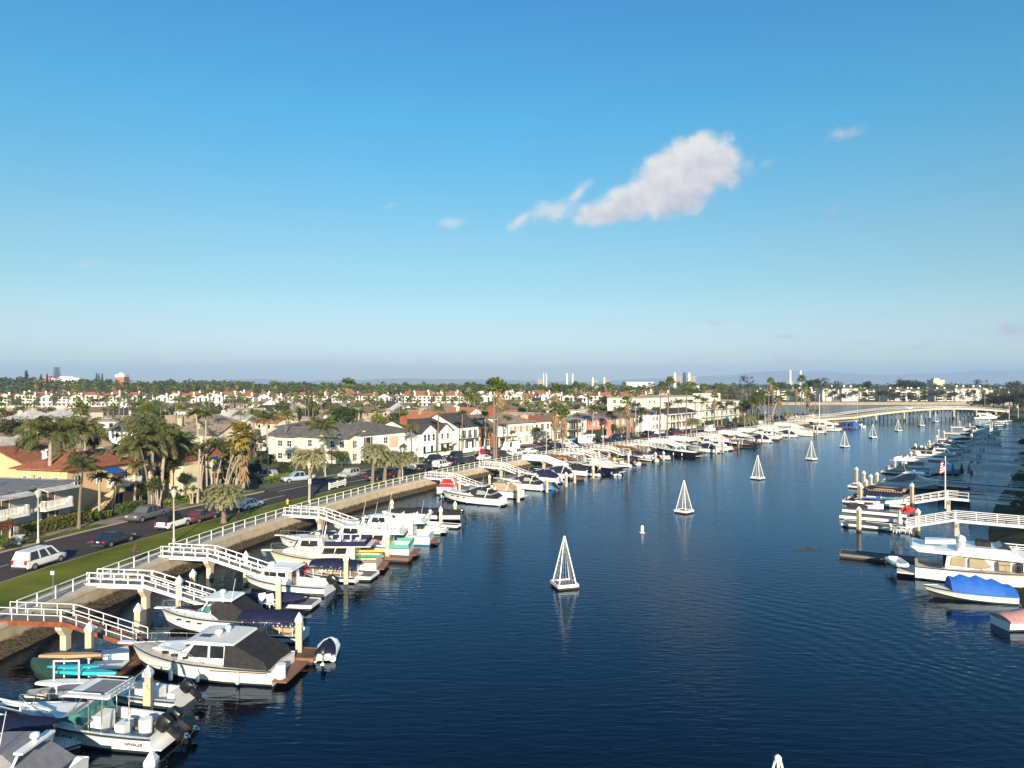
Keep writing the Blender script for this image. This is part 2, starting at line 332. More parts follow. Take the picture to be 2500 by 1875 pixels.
def leafmat(name, a, b, rough=.55, rnd=.22):
 m = bpy.data.materials.new(name); m.use_nodes = True; nt, bs = nodes(m); N = nt.nodes.new; Lk = nt.links.new
 bs.inputs['Roughness'].default_value = rough; bs.inputs['Specular IOR Level'].default_value = .3
 g = N('ShaderNodeNewGeometry'); oi = N('ShaderNodeObjectInfo'); tc = N('ShaderNodeTexCoord')
 nz = N('ShaderNodeTexNoise'); nz.inputs['Scale'].default_value = .9; nz.inputs['Detail'].default_value = 3; Lk(tc.outputs['Object'], nz.inputs['Vector'])
 wn = N('ShaderNodeMath'); wn.operation = 'ADD'; Lk(g.outputs['Random Per Island'], wn.inputs[0]); Lk(nz.outputs[0], wn.inputs[1])
 mr = N('ShaderNodeMapRange'); mr.inputs[1].default_value = .4; mr.inputs[2].default_value = 1.6; Lk(wn.outputs[0], mr.inputs[0])
 mx = N('ShaderNodeMix'); mx.data_type = 'RGBA'; Lk(mr.outputs[0], mx.inputs[0]); mx.inputs[6].default_value = (*a, 1); mx.inputs[7].default_value = (*b, 1)
 hs = N('ShaderNodeHueSaturation'); Lk(mx.outputs[2], hs.inputs['Color'])
 v = N('ShaderNodeMapRange'); Lk(oi.outputs['Random'], v.inputs[0]); v.inputs[3].default_value = 1-rnd; v.inputs[4].default_value = 1+rnd; Lk(v.outputs[0], hs.inputs['Value'])
 h = N('ShaderNodeMapRange'); Lk(oi.outputs['Random'], h.inputs[0]); h.inputs[3].default_value = .515; h.inputs[4].default_value = .485; Lk(h.outputs[0], hs.inputs['Hue'])
 Lk(hs.outputs[0], bs.inputs['Base Color'])
 tr = N('ShaderNodeBsdfTranslucent'); Lk(hs.outputs[0], tr.inputs[0]); ms = N('ShaderNodeMixShader'); ms.inputs[0].default_value = .22
 out = nt.nodes['Material Output']; Lk(bs.outputs[0], ms.inputs[1]); Lk(tr.outputs[0], ms.inputs[2]); Lk(ms.outputs[0], out.inputs[0])
 return m
M['queen'] = leafmat('feather_frond_green', (.055, .075, .022), (.19, .195, .07))
M['fan'] = leafmat('fan_frond_green', (.07, .12, .020), (.22, .25, .045))
M['fan_yellow'] = leafmat('fan_frond_yellowing', (.11, .12, .022), (.34, .24, .05))
M['pindo'] = leafmat('grey_green_frond', (.15, .155, .07), (.38, .36, .19))
M['leaf'] = leafmat('broad_leaf_green', (.028, .055, .014), (.085, .115, .030))
M['leaf_dark'] = leafmat('dark_evergreen', (.018, .032, .012), (.055, .070, .025))
M['leaf_olive'] = leafmat('olive_leaf', (.06, .065, .025), (.13, .12, .045))
M['leaf_bright'] = leafmat('bright_leaf', (.07, .12, .018), (.20, .22, .04))
M['hedge'] = leafmat('hedge_leaf', (.045, .060, .012), (.14, .13, .035))
M['leaf_red'] = leafmat('reddish_leaf', (.10, .045, .025), (.20, .09, .04))
M['banana'] = leafmat('banana_leaf', (.055, .085, .015), (.17, .19, .04))
# tide wall: pale concrete above, wet barnacled band below the high-water line, darkened also for shade
def tidewall():
 m = mat('seawall_concrete', (.47, .38, .27), .88, .14, 1.0, bump=.3, detail=9); nt, b = nodes(m); N = nt.nodes.new; Lk = nt.links.new
 tc = N('ShaderNodeTexCoord'); sp = N('ShaderNodeSeparateXYZ'); Lk(tc.outputs['Object'], sp.inputs[0])
 nz = N('ShaderNodeTexNoise'); nz.inputs['Scale'].default_value = 1.4; nz.inputs['Detail'].default_value = 7; Lk(tc.outputs['Object'], nz.inputs['Vector'])
 mu = N('ShaderNodeMath'); mu.operation = 'MULTIPLY_ADD'; Lk(nz.outputs[0], mu.inputs[0]); mu.inputs[1].default_value = .55; Lk(sp.outputs[2], mu.inputs[2])
 mr = N('ShaderNodeMapRange'); mr.inputs[1].default_value = .98; mr.inputs[2].default_value = 1.22; mr.inputs[3].default_value = 1; mr.inputs[4].default_value = 0; Lk(mu.outputs[0], mr.inputs[0])
 n3 = N('ShaderNodeTexNoise'); n3.inputs['Scale'].default_value = 7; n3.inputs['Detail'].default_value = 5; Lk(tc.outputs['Object'], n3.inputs['Vector'])
 cr = N('ShaderNodeValToRGB'); cr.color_ramp.elements[0].position = .38; cr.color_ramp.elements[0].color = (.028, .022, .015, 1); cr.color_ramp.elements[1].position = .68; cr.color_ramp.elements[1].color = (.15, .115, .07, 1); Lk(n3.outputs[0], cr.inputs[0])
 mx = N('ShaderNodeMix'); mx.data_type = 'RGBA'; Lk(mr.outputs[0], mx.inputs[0]); Lk(b.inputs['Base Color'].links[0].from_socket, mx.inputs[6]); Lk(cr.outputs[0], mx.inputs[7]); Lk(mx.outputs[2], b.inputs['Base Color'])
 return m
M['seawall'] = tidewall()
def watermat():
 m = bpy.data.materials.new('harbour_water'); m.use_nodes = True; nt, b = nodes(m); N = nt.nodes.new; Lk = nt.links.new
 nt.nodes.remove(b); out = nt.nodes['Material Output']; fr = N('ShaderNodeFresnel'); fr.inputs['IOR'].default_value = 1.33; df = N('ShaderNodeBsdfDiffuse'); df.inputs[0].default_value = (.0005, .0012, .004, 1); gl = N('ShaderNodeBsdfGlossy'); gl.inputs['Roughness'].default_value = .045; gl.inputs[0].default_value = (.60, .77, .98, 1)  # bluish gloss colour stands in for waves mirroring higher, bluer sky
 ms = N('ShaderNodeMixShader'); Lk(fr.outputs[0], ms.inputs[0]); Lk(df.outputs[0], ms.inputs[1]); Lk(gl.outputs[0], ms.inputs[2]); Lk(ms.outputs[0], out.inputs[0])
 tc = N('ShaderNodeTexCoord')
 def M_(op, a, bb=None, c=None):
  n = N('ShaderNodeMath'); n.operation = op
  for i, v in enumerate((a, bb, c)):
   if v is None: continue
   if isinstance(v, (int, float)): n.inputs[i].default_value = v
   else: Lk(v, n.inputs[i])
  return n.outputs[0]
 def noise(scx, scy, rot, detail, dist=0.0):
  mp = N('ShaderNodeMapping'); mp.inputs['Rotation'].default_value = (0, 0, rot); mp.inputs['Scale'].default_value = (scx, scy, 1); Lk(tc.outputs['Object'], mp.inputs[0])
  n = N('ShaderNodeTexNoise'); n.inputs['Scale'].default_value = 1; n.inputs['Detail'].default_value = detail; n.inputs['Distortion'].default_value = dist; Lk(mp.outputs[0], n.inputs['Vector']); return n.outputs[0]
 a = noise(.55, 1.9, .12, 3, .4); c = noise(1.3, 4.5, -.15, 2); e = noise(.045, .09, .3, 3)
 sp = N('ShaderNodeSeparateXYZ'); Lk(tc.outputs['Object'], sp.inputs[0])
 # wake of a passed boat: curved wave trains on the right half of the channel
 def train(cx, cy, wl, r0, r1, amp):
  dx = M_('SUBTRACT', sp.outputs[0], cx); dy = M_('SUBTRACT', sp.outputs[1], cy)
  r = M_('SQRT', M_('ADD', M_('MULTIPLY', dx, dx), M_('MULTIPLY', dy, dy))); r = M_('ADD', r, M_('MULTIPLY', M_('SUBTRACT', e, .5), 9))
  mid, hw = (r0+r1)/2, (r1-r0)/2; t = M_('DIVIDE', M_('ABSOLUTE', M_('SUBTRACT', r, mid)), hw); env = M_('MAXIMUM', M_('SUBTRACT', 1, t), 0)
  return M_('MULTIPLY', M_('MULTIPLY', M_('SINE', M_('MULTIPLY', r, 2*PI/wl)), env), amp)
 w = M_('ADD', train(-22, 22, 1.3, 46, 70, .007), train(95, 8, 1.5, 66, 90, .005))
 gx = N('ShaderNodeMapRange'); gx.inputs[1].default_value = 8; gx.inputs[2].default_value = 20; Lk(sp.outputs[0], gx.inputs[0]); w = M_('MULTIPLY', w, gx.outputs[0])
 amp = M_('ADD', .6, M_('MULTIPLY', e, .8))
 gy = N('ShaderNodeMapRange'); gy.inputs[1].default_value = 395; gy.inputs[2].default_value = 450; gy.inputs[3].default_value = 1; gy.inputs[4].default_value = 5; Lk(sp.outputs[1], gy.inputs[0]); amp = M_('MULTIPLY', amp, gy.outputs[0])
 h = M_('ADD', M_('MULTIPLY', M_('ADD', M_('MULTIPLY', a, .034), M_('MULTIPLY', c, .011)), amp), w)
 bp = N('ShaderNodeBump'); bp.inputs['Strength'].default_value = 1; bp.inputs['Distance'].default_value = 1; Lk(h, bp.inputs['Height']); [Lk(bp.outputs[0], x.inputs['Normal']) for x in (fr, gl)]
 return m
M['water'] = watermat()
# ------------------------------------------------------------ water and land
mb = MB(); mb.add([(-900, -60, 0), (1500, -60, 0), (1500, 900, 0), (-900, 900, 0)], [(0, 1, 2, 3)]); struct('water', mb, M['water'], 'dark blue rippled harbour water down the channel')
QN = LB.n-1; RN = RB.n-1
# the left island (residential), from the far kerb back to the rear canal
mb = MB(); far = lambda q: d1(q)+ROADW
ring = [LB.at(q, far(q)+.16, 2.06) for q in range(0, QN, 3)]+[Vector((158, 372, 2.06)), Vector((150, 392, 2.06)), Vector((120, 415, 2.06)), Vector((60, 430, 2.06)), Vector((-520, 430, 2.06)), Vector((-520, -20, 2.06))]
mb.add(ring, [tuple(range(len(ring)))]); struct('ground', mb, M['yard'], 'dry yards and soil of the residential island')
mb = MB()
for z0, z1 in ((-1, 2.06),):
 e = [Vector((150, 392, 0)), Vector((120, 415, 0)), Vector((60, 430, 0)), Vector((-520, 430, 0))]
 for a, b in zip([Vector((165, 352, 0)), Vector((158, 372, 0))]+e, [Vector((158, 372, 0))]+e): mb.add([(a.x, a.y, -1), (b.x, b.y, -1), (b.x, b.y, 2.06), (a.x, a.y, 2.06)], [(0, 1, 2, 3)])
tag(mb.build('rear_seawall', M['seawall']), 'tan concrete seawall along the canal behind the island', 'wall')
mb = MB(); strip(mb, LB, 0, QN, 0, 1.7, 2.06); struct('promenade', mb, add_stripes(M['conc'], .4, 1, (.16, .145, .125), .5, .03), 'grey concrete walkway along the channel')
mb = MB(); strip(mb, LB, 0, QN, 1.7, lambda q: d1(q)-.15, 2.08); struct('lawn', mb, M['lawn'], 'green grass strip between walkway and road')
mb = MB(); strip(mb, LB, 0, QN, lambda q: d1(q)-.15, lambda q: d1(q)+ROADW+.2, 1.94); struct('road', mb, M['asphalt'], 'dark asphalt street along the waterfront')
SQ0, SQ1 = LB.spx(628, 17.2), LB.spx(790, 15.6)           # mouth of the side street
mb = MB(); strip(mb, LB, 0, QN, lambda q: d1(q)-.15, lambda q: d1(q), 2.085); vstrip(mb, LB, 0, QN, d1, 1.9, 2.085)
for a, b in ((0, SQ0), (SQ1, QN)): strip(mb, LB, a, b, lambda q: far(q), lambda q: far(q)+.16, 2.085); vstrip(mb, LB, a, b, far, 1.9, 2.085)
struct('kerb', mb, M['kerb'], 'concrete kerbs on both sides of the street')
mb = MB()
for a, b in ((0, SQ0-1), (SQ1+1, QN)): strip(mb, LB, a, b, lambda q: far(q)+.2, lambda q: far(q)+1.9, 2.068)
struct('verge', mb, M['lawn'], 'grass verge between kerb and sidewalk')
mb = MB()
for a, b in ((0, SQ0), (SQ1, QN)): strip(mb, LB, a, b, lambda q: far(q)+1.9, lambda q: far(q)+3.3, 2.074)
for px in (250, 330, 420, 500, 960, 1060, 1120, 1200, 1290, 1350, 1420, 1500, 1560, 1640, 1720):
 q = LB.spx(px, 18); strip(mb, LB, q, q+1.6+(px % 3), lambda q: far(q)+.2, lambda q: far(q)+1.9, 2.078)
struct('sidewalk', mb, M['walk'], 'pale sidewalk in front of the houses')
mb = MB()
for px in (1230, 1245, 1262, 1282, 1340, 1400, 1450, 1530, 1640): q = LB.spx(px, 20); strip(mb, LB, q, q+4.5, lambda q: far(q)+.22, lambda q: far(q)+9, 2.083)
struct('driveways', mb, M['walk'], 'paved driveways of the waterfront houses')
# side street, leaving the waterfront road at a right angle
qm = (SQ0+SQ1)/2; cs = LB.at(qm, far(qm)); tg = LB.tan(qm); nl = Vector((-tg.y, tg.x, 0))
mb = MB(); hw = (SQ1-SQ0)/2
def sdp(a, d, z): p = cs+tg*a+nl*d; return (p.x, p.y, z)
mb.add([sdp(-hw, -.3, 1.945), sdp(hw, -.3, 1.945), sdp(hw-2.2, 2.0, 2.09), sdp(hw-2.6, 90, 2.09), sdp(-hw+2.6, 90, 2.09), sdp(-hw+2.2, 2.0, 2.09)], [(0, 1, 2, 5), (5, 2, 3, 4)])
struct('side_street', mb, M['road2'], 'worn grey side street joining the waterfront road')
mb = MB(); L_ = .004
def dash(q0, q1, d, w, z=1.945):
 strip(mb, LB, q0, q1, lambda q: (d(q) if callable(d) else d)-w/2, lambda q: (d(q) if callable(d) else d)+w/2, z, 1.0)
for k in range(0, int(QN), 12):
 if SQ0-14 < k < SQ1+14: continue
 dash(k, k+3, lambda q: d1(q)+ROADW/2, .12)
for a, b, c in ((SQ0-12, SQ0-2, .45), (SQ0+1, SQ1-6, .82), (SQ1-2, SQ1+16, .78), (SQ1-1, SQ1+22, .42)): dash(a, b, lambda q: d1(q)+ROADW*c, .22)
dash(SQ0+1, SQ1-1, lambda q: far(q)+.1, .35)
dash(SQ0-16, SQ0-6, lambda q: d1(q)+ROADW*.42, .2)
struct('road_markings', mb, M['paintline'], 'worn white lines on the asphalt')
# the left seawall: cap, upright face, sloping foot
mb = MB(); mb.m = 0; strip(mb, LB, 0, QN, -1.0, 0, 2.056); vstrip(mb, LB, 0, QN, -1.0, 1.75, 2.056, -1.0)
mb.m = 1; vstrip(mb, LB, 0, QN, -.95, .75, 1.75); vstrip(mb, LB, 0, QN, -.95, -.6, .75, lambda q: -max(1.3, 2.9-(LB.at(q).y-45)*.05))
w_ = mb.build('seawall', [M['conc2'], M['seawall']], fix=False)
tag(w_, 'tan concrete seawall with a barnacled foot along the left bank', 'seawall'); add_stripes(M['seawall'], .42, 1, (.20, .155, .10), .55, .025)
# far shore and everything beyond
fs = [(-900, 500), (60, 500), (110, 520), (150, 560), (176, 610), (230, 637), (420, 640), (640, 600), (1500, 560)]
mb = MB(); ring = [(x, y, 2.2) for x, y in fs]+[(18000, 560, 2.2), (18000, 19000, 2.2), (-18000, 19000, 2.2), (-18000, 500, 2.2)]
mb.add(ring, [tuple(range(len(ring)))]); struct('far_ground', mb, M['farland'], 'flat land running to the horizon')
mb = MB()
for (a, b) in zip(fs, fs[1:]):
 dx, dy = b[0]-a[0], b[1]-a[1]; L = math.hypot(dx, dy); nx, ny = dy/L, -dx/L; o = 5 if a[0] > 100 else .4
 mb.add([(a[0]+nx*o, a[1]+ny*o, -.5), (b[0]+nx*o, b[1]+ny*o, -.5), (b[0], b[1], 2.2), (a[0], a[1], 2.2)], [(0, 1, 2, 3)])
M['shore'] = mat('far_wall_tan', (.44, .34, .22), .9, .25, .5, detail=8)
tag(mb.build('far_seawall', M['shore'], fix=False), 'tan revetment wall on the far shore of the basin', 'seawall')
mb = MB(); mb.add([(176, 612, 2.24), (230, 639, 2.24), (700, 642, 2.24), (700, 658, 2.24), (230, 655, 2.24), (160, 625, 2.24)], [(0, 1, 2, 3, 4, 5)]); struct('far_road', mb, M['walk'], 'pale shore road below the apartments')
# right bank land
mb = MB(); ring = [RB.at(q, 0, 2.06) for q in range(0, RN, 4)]+[Vector((300, 440, 2.06)), Vector((330, 520, 2.06)), Vector((900, 560, 2.06)), Vector((900, -40, 2.06))]
mb.add(ring, [tuple(range(len(ring)))]); struct('right_ground', mb, M['yard'], 'garden ground behind the right bank')
M['bankgreen'] = mat('algae_bank', (.035, .042, .018), .95, .4, .5, bump=.6, detail=8, rgb2=(.085, .085, .03))
mb = MB(); vstrip(mb, RB, 0, RN, 0, -.5, 2.06, -6.5); struct('bank', mb, M['bankgreen'], 'dark green sloping bank under the right piers', fix=False)
mb = MB(); e = [Vector((290, 418, 0)), Vector((300, 440, 0)), Vector((330, 520, 0)), Vector((900, 560, 0))]
for a, b in zip(e, e[1:]): mb.add([(a.x-5, a.y+3, -.5), (b.x-5, b.y+3, -.5), (b.x, b.y, 2.06), (a.x, a.y, 2.06)], [(0, 1, 2, 3)])
struct('bank_far', mb, M['bankgreen'], 'dark bank beyond the bridge', fix=False)
# mountains, far behind
def ridge(name, label, Y, prof, thick):
 mb = MB(); n = len(prof); fr, bk = [], []
 for px, h in prof: x = (px-CX)/FPX*Y; fr.append((x, Y)); bk.append((x, h))
 rows = 7; vs = []
 rnd = random.Random(3)
 for r in range(rows):
  t = r/(rows-1)
  for (x, y0), (_, h) in zip(fr, bk):
   hh = h*math.sin(t*PI/2)*(1+rnd.uniform(-.10, .10)*(r < rows-1)); vs.append((x*(1+t*thick/Y)+rnd.uniform(-60, 60), Y+t*thick, 2+hh))
 fs_ = [(r*n+i, r*n+i+1, (r+1)*n+i+1, (r+1)*n+i) for r in range(rows-1) for i in range(n-1)]
 mb.add(vs, fs_); o = struct(name, mb, M['mount'], label, smooth=True, fix=False)
def prof(pts, n=90):
 out = []; rnd = random.Random(5)
 for i in range(n):
  px = pts[0][0]+(pts[-1][0]-pts[0][0])*i/(n-1)
  for a, b in zip(pts, pts[1:]):
   if a[0] <= px <= b[0]: t = (px-a[0])/(b[0]-a[0]); t = t*t*(3-2*t); h = a[1]+(b[1]-a[1])*t; break
  out.append((px, max(0, h+rnd.uniform(-1, 1)*h*.05)))
 return out
YM = 14000; k_ = YM/FPX
ridge('mountains', 'pale blue mountain ridge on the right horizon', YM, prof([(1330, 2), (1600, 14*k_), (1760, 22*k_), (1850, 31*k_), (1925, 36*k_), (2000, 34*k_), (2150, 24*k_), (2300, 30*k_), (2420, 36*k_), (2620, 30*k_)]), 1800)
ridge('hills', 'low hazy hills on the left horizon', 12000, prof([(480, 1), (560, 12*6.5), (640, 15*6.5), (720, 8*6.5), (850, 11*6.5), (960, 15*6.5), (1080, 13*6.5), (1180, 13*6.5), (1300, 9*6.5), (1420, 6*6.5)], 60), 1200)
# ------------------------------------------------------------ buildings
def roofmat(name, rgb, tile=False):
 m = mat(name, rgb, .9, .34, 1.3, bump=.5, detail=6, bscale=5)
 if tile:
  nt, b = nodes(m); N = nt.nodes.new; Lk = nt.links.new
  tc = N('ShaderNodeTexCoord'); br = N('ShaderNodeTexBrick'); br.inputs['Scale'].default_value = 2.6; br.inputs['Mortar Size'].default_value = .035; br.inputs['Color1'].default_value = (rgb[0]*1.35, rgb[1]*1.5, rgb[2]*1.5, 1); br.inputs['Color2'].default_value = (rgb[0]*.75, rgb[1]*.7, rgb[2]*.7, 1); br.inputs['Mortar'].default_value = (rgb[0]*.3, rgb[1]*.3, rgb[2]*.3, 1); br.inputs['Brick Width'].default_value = .6; br.inputs['Row Height'].default_value = .7
  Lk(tc.outputs['Object'], br.inputs['Vector']); mx = N('ShaderNodeMix'); mx.data_type = 'RGBA'; mx.inputs[0].default_value = .6
  Lk(b.inputs['Base Color'].links[0].from_socket, mx.inputs[6]); Lk(br.outputs[0], mx.inputs[7]); Lk(mx.outputs[2], b.inputs['Base Color'])
 return m
WALL = {k: mat('wall_'+k, c, .85, .06, .7, bump=.15, detail=7) for k, c in dict(white=(.76, .75, .71), cream=(.67, .62, .50), orange=(.62, .43, .24), grey=(.40, .41, .42), beige=(.56, .49, .38), pink=(.52, .22, .18), tan=(.36, .27, .18), olive=(.30, .27, .19), greydark=(.19, .18, .165), paleyellow=(.62, .56, .38), teal=(.16, .28, .27), stone=(.67, .63, .55), brick=(.30, .11, .06), peach=(.58, .42, .30), hotel=(.67, .64, .55), mauve=(.45, .36, .30)).items()}
add_stripes(WALL['grey'], 2.4, 2, (.22, .23, .25), .5, .1); add_stripes(WALL['greydark'], 4, 2, (.09, .085, .08), .5, .15)
ROOF = {'shingle': roofmat('roof_grey_shingle', (.135, .125, .115)), 'dark': roofmat('roof_dark_shingle', (.07, .062, .058)), 'brown': roofmat('roof_brown_shingle', (.19, .135, .10)), 'red': roofmat('roof_red_tile', (.29, .11, .065), True), 'orange': roofmat('roof_orange_tile', (.40, .16, .085), True), 'tan': roofmat('roof_tan_shingle', (.25, .195, .15)), 'flat': roofmat('roof_flat_gravel', (.30, .27, .24)), 'pale': roofmat('roof_pale', (.46, .44, .42)), 'greymetal': roofmat('roof_grey_metal', (.20, .20, .22))}
TRIM = mat('white_trim', (.78, .77, .74), .5, .04, 2); DARKTRIM = mat('dark_trim', (.06, .05, .045), .6, .1, 2); DOORM = mat('wood_door', (.24, .12, .06), .6, .15, 2); CURT = mat('brown_curtain', (.12, .085, .055), .5, .3, 3, stretch=(6, 6, .3), spec=.6)
def window(root, face, a, z, w, h, D, Wd, glass='glass', trim=None, mull=1, name='window', shutter=None, sub=True, off=0.0, arch=False):
 """face F front (y=off), L side x=off (faces -x), R side x=Wd, B back"""
 mb = MB(); g = MB(); t = .09; e = .05
 def P(u, v, o): # u along, v up, o outwards
  if face == 'F': return (u, off-o, v)
  if face == 'L': return (off-o, u, v)
  if face == 'R': return (Wd+o, u, v)
  return (u, D+o, v)
 def bar(u0, u1, v0, v1, o0, o1):
  p, q = P(u0, v0, o0), P(u1, v1, o1); mb.bx(min(p[0], q[0]), max(p[0], q[0]), min(p[1], q[1]), max(p[1], q[1]), min(p[2], q[2]), max(p[2], q[2]))
 bar(a-w/2-t, a+w/2+t, z+h, z+h+t, -.02, e); bar(a-w/2-t, a+w/2+t, z-t, z, -.02, e+.03)
 bar(a-w/2-t, a-w/2, z, z+h, -.02, e); bar(a+w/2, a+w/2+t, z, z+h, -.02, e)
 for k in range(mull): u = a-w/2+w*(k+1)/(mull+1); bar(u-.03, u+.03, z, z+h, .005, e-.01)
 if h > 1.0 and h < 1.8 and mull < 3: bar(a-w/2, a+w/2, z+h/2-.03, z+h/2+.03, .006, e-.02)
 f = mb.build(name, trim or TRIM, root)
 p, q = P(a-w/2, z, .0), P(a+w/2, z+h, .015)
 g.bx(min(p[0], q[0]), max(p[0], q[0]), min(p[1], q[1]), max(p[1], q[1]), z, z+h)
 g.build('pane', M[glass] if isinstance(glass, str) else glass, f)
 if shutter:
  for s_ in (-1, 1):
   m2 = MB(); c = a+s_*(w/2+t+.28); p, q = P(c-.24, z-.05, .0), P(c+.24, z+h+.05, .06); m2.bx(min(p[0], q[0]), max(p[0], q[0]), min(p[1], q[1]), max(p[1], q[1]), z-.05, z+h+.05); m2.build('shutter', shutter, root)
def roof(root, kind, W_, D, H, m, rise=None, ov=.45, x0=0, y0=0, name='roof', gm=None):
 mb = MB(); xa, xb, ya, yb = x0-ov, x0+W_+ov, y0-ov, y0+D+ov; t = .18
 if kind == 'flat':
  mb.bx(x0, x0+W_, y0, y0+D, H-.05, H+.02)
  for b in ((x0-.08, x0+W_+.08, y0-.08, y0+.15), (x0-.08, x0+W_+.08, y0+D-.15, y0+D+.08), (x0-.08, x0+.15, y0+.15, y0+D-.15), (x0+W_-.15, x0+W_+.08, y0+.15, y0+D-.15)): mb.bx(*b, H-.2, H+.3)
  return mb.build(name, m, root)
 if kind == 'gx':      # ridge along x
  r = rise or D*.24; ym = y0+D/2; dz = r*ov/(D/2); A = (xa, xb)
  pr = [(ya, H-dz), (ym, H+r), (yb, H-dz), (yb, H-dz+t), (ym, H+r+t), (ya, H-dz+t)]
  mb.add([(xa, y, z) for y, z in pr]+[(xb, y, z) for y, z in pr], [(0, 1, 4, 5), (1, 2, 3, 4), (6, 11, 10, 7), (7, 10, 9, 8), (0, 5, 11, 6), (5, 4, 10, 11), (4, 3, 9, 10), (3, 2, 8, 9), (0, 6, 7, 1), (1, 7, 8, 2)])
  g = MB(); g.add([(x, y, z) for x in (x0+.01, x0+W_-.01) for y, z in ((y0, H-.01), (y0+D, H-.01), (ym, H+r-.03))], [(0, 2, 1), (3, 4, 5), (0, 1, 4, 3)])
  if gm: g.build('gable_wall', gm, root)
 elif kind == 'gy':    # ridge along y (gable towards the street)
  r = rise or W_*.24; xm = x0+W_/2; dz = r*ov/(W_/2)
  pr = [(xa, H-dz), (xm, H+r), (xb, H-dz), (xb, H-dz+t), (xm, H+r+t), (xa, H-dz+t)]
  mb.add([(x, ya, z) for x, z in pr]+[(x, yb, z) for x, z in pr], [(0, 1, 4, 5), (1, 2, 3, 4), (6, 11, 10, 7), (7, 10, 9, 8), (0, 5, 11, 6), (5, 4, 10, 11), (4, 3, 9, 10), (3, 2, 8, 9), (0, 6, 7, 1), (1, 7, 8, 2)])
  g = MB(); g.add([(x, y, z) for y in (y0+.01, y0+D-.01) for x, z in ((x0, H-.01), (x0+W_, H-.01), (xm, H+r-.03))], [(0, 2, 1), (3, 4, 5), (0, 1, 4, 3)])
  if gm: g.build('gable_wall', gm, root)
 else:                 # hip
  s = min(W_, D)/2; r = rise or s*.45; e = s+ov
  if W_ >= D: a, b = (xa+e, (ya+yb)/2), (xb-e, (ya+yb)/2)
  else: a, b = ((xa+xb)/2, ya+e), ((xa+xb)/2, yb-e)
  vs = [(xa, ya, H), (xb, ya, H), (xb, yb, H), (xa, yb, H), (xa, ya, H+t), (xb, ya, H+t), (xb, yb, H+t), (xa, yb, H+t), (*a, H+t+r), (*b, H+t+r)]
  fs = [(3, 2, 1, 0), (0, 1, 5, 4), (1, 2, 6, 5), (2, 3, 7, 6), (3, 0, 4, 7)]
  fs += [(4, 5, 9, 8), (5, 6, 9), (6, 7, 8, 9), (7, 4, 8)] if W_ >= D else [(4, 5, 8), (5, 6, 9, 8), (6, 7, 9), (7, 4, 8, 9)]
  mb.add(vs, fs)
 return mb.build(name, m, root)
def chimney(root, x, y, z0, z1, m, w=.9, d=.7):
 mb = MB(); mb.bx(x-w/2, x+w/2, y-d/2, y+d/2, z0, z1); mb.bx(x-w/2-.08, x+w/2+.08, y-d/2-.08, y+d/2+.08, z1, z1+.15); mb.bx(x-w/4, x+w/4, y-d/4, y+d/4, z1+.15, z1+.35)
 return mb.build('chimney', m, root)
def balcony(root, x0, x1, z, dep, slat=True, m=None, gap=.17, y0=0, name='balcony'):
 mb = MB(); mb.bx(x0, x1, y0-dep, y0-.01, z-.18, z)
 def rail(a, b):
  L = math.dist(a, b); n = max(2, int(L/(gap if slat else 1.4)))
  mb.beam((*a, z+1.0), (*b, z+1.0), .07, .07); mb.beam((*a, z+.12), (*b, z+.12), .05, .06)
  for i in range(n+1): t = i/n; p = (a[0]+(b[0]-a[0])*t, a[1]+(b[1]-a[1])*t); mb.beam((*p, z), (*p, z+1.0), .05, .05)
  if not slat: mb.beam((*a, z+.55), (*b, z+.55), .03, .03)
 rail((x0+.04, y0-.02), (x0+.04, y0-dep+.04)); rail((x0+.04, y0-dep+.04), (x1-.04, y0-dep+.04)); rail((x1-.04, y0-dep+.04), (x1-.04, y0-.02))
 return mb.build(name, m or TRIM, root)
def hedge_box(name, label, c0, c1, w, h, m, dens=60, cat='hedge', group=None, z=2.06):
 a, b = Vector(c0), Vector(c1); d = (b-a); L = d.length; d.normalize(); n = Vector((-d.y, d.x, 0)); mb = MB(); rnd = random.Random(int(L*100))
 mb.m = 1; mb.beam((a.x, a.y, z+h/2-.05), (b.x, b.y, z+h/2-.05), w-.25, h-.1); mb.m = 0
 for _ in range(int(L*dens*(w+2*h)/2)):
  t = rnd.random()*L; s = rnd.uniform(-1, 1)*(w+2*h)/2
  if abs(s) < w/2: p = a+d*t+n*s; zz = z+h+rnd.uniform(-.1, .06)
  else: sg = 1 if s > 0 else -1; p = a+d*t+n*sg*(w/2+rnd.uniform(-.08, .06)); zz = z+h-(abs(s)-w/2)
  r = .09+rnd.random()*.09; u = Vector((rnd.uniform(-1, 1), rnd.uniform(-1, 1), rnd.uniform(-1, 1))).normalized(); v = u.orthogonal().normalized(); q = Vector((p.x, p.y, zz))
  mb.add([q-u*r, q+v*r*.7, q+u*r, q-v*r*.7], [(0, 1, 2, 3)])
 o = mb.build(name, [m, M['leaf_dark']], fix=False); tag(o, label, cat, group); return o
GZ = 2.06
def bhouse(name, label, pxl, pxr=None, d=25, W_=None, D=12, st=2, sh=2.75, rk='gx', wall='white', rf='shingle', rise=None, z=GZ, cat='house', group=None, dq=0, ov=.45, rot=0):
 """a street house whose front left corner shows at column pxl; x along the street, y away from it"""
 q0 = LB.spx(pxl, d, z); q1 = LB.spx(pxr, d, z) if pxr else None
 p0 = LB.at(q0, d, z)
 if q1: p1 = LB.at(q1, d, z); W_ = (p1-p0).length; a = math.atan2(p1.y-p0.y, p1.x-p0.x)
 else: a = LB.ang(q0)
 r = thing(name, label, cat, p0, a+rot, group); H = st*sh; mb = MB(); mb.bx(0, W_, 0, D, -.4, H); mb.build('wall', WALL[wall], r)
 roof(r, rk, W_, D, H, ROOF[rf], rise, ov, gm=WALL[wall]); r['_w'] = W_
 return r, W_, D, H
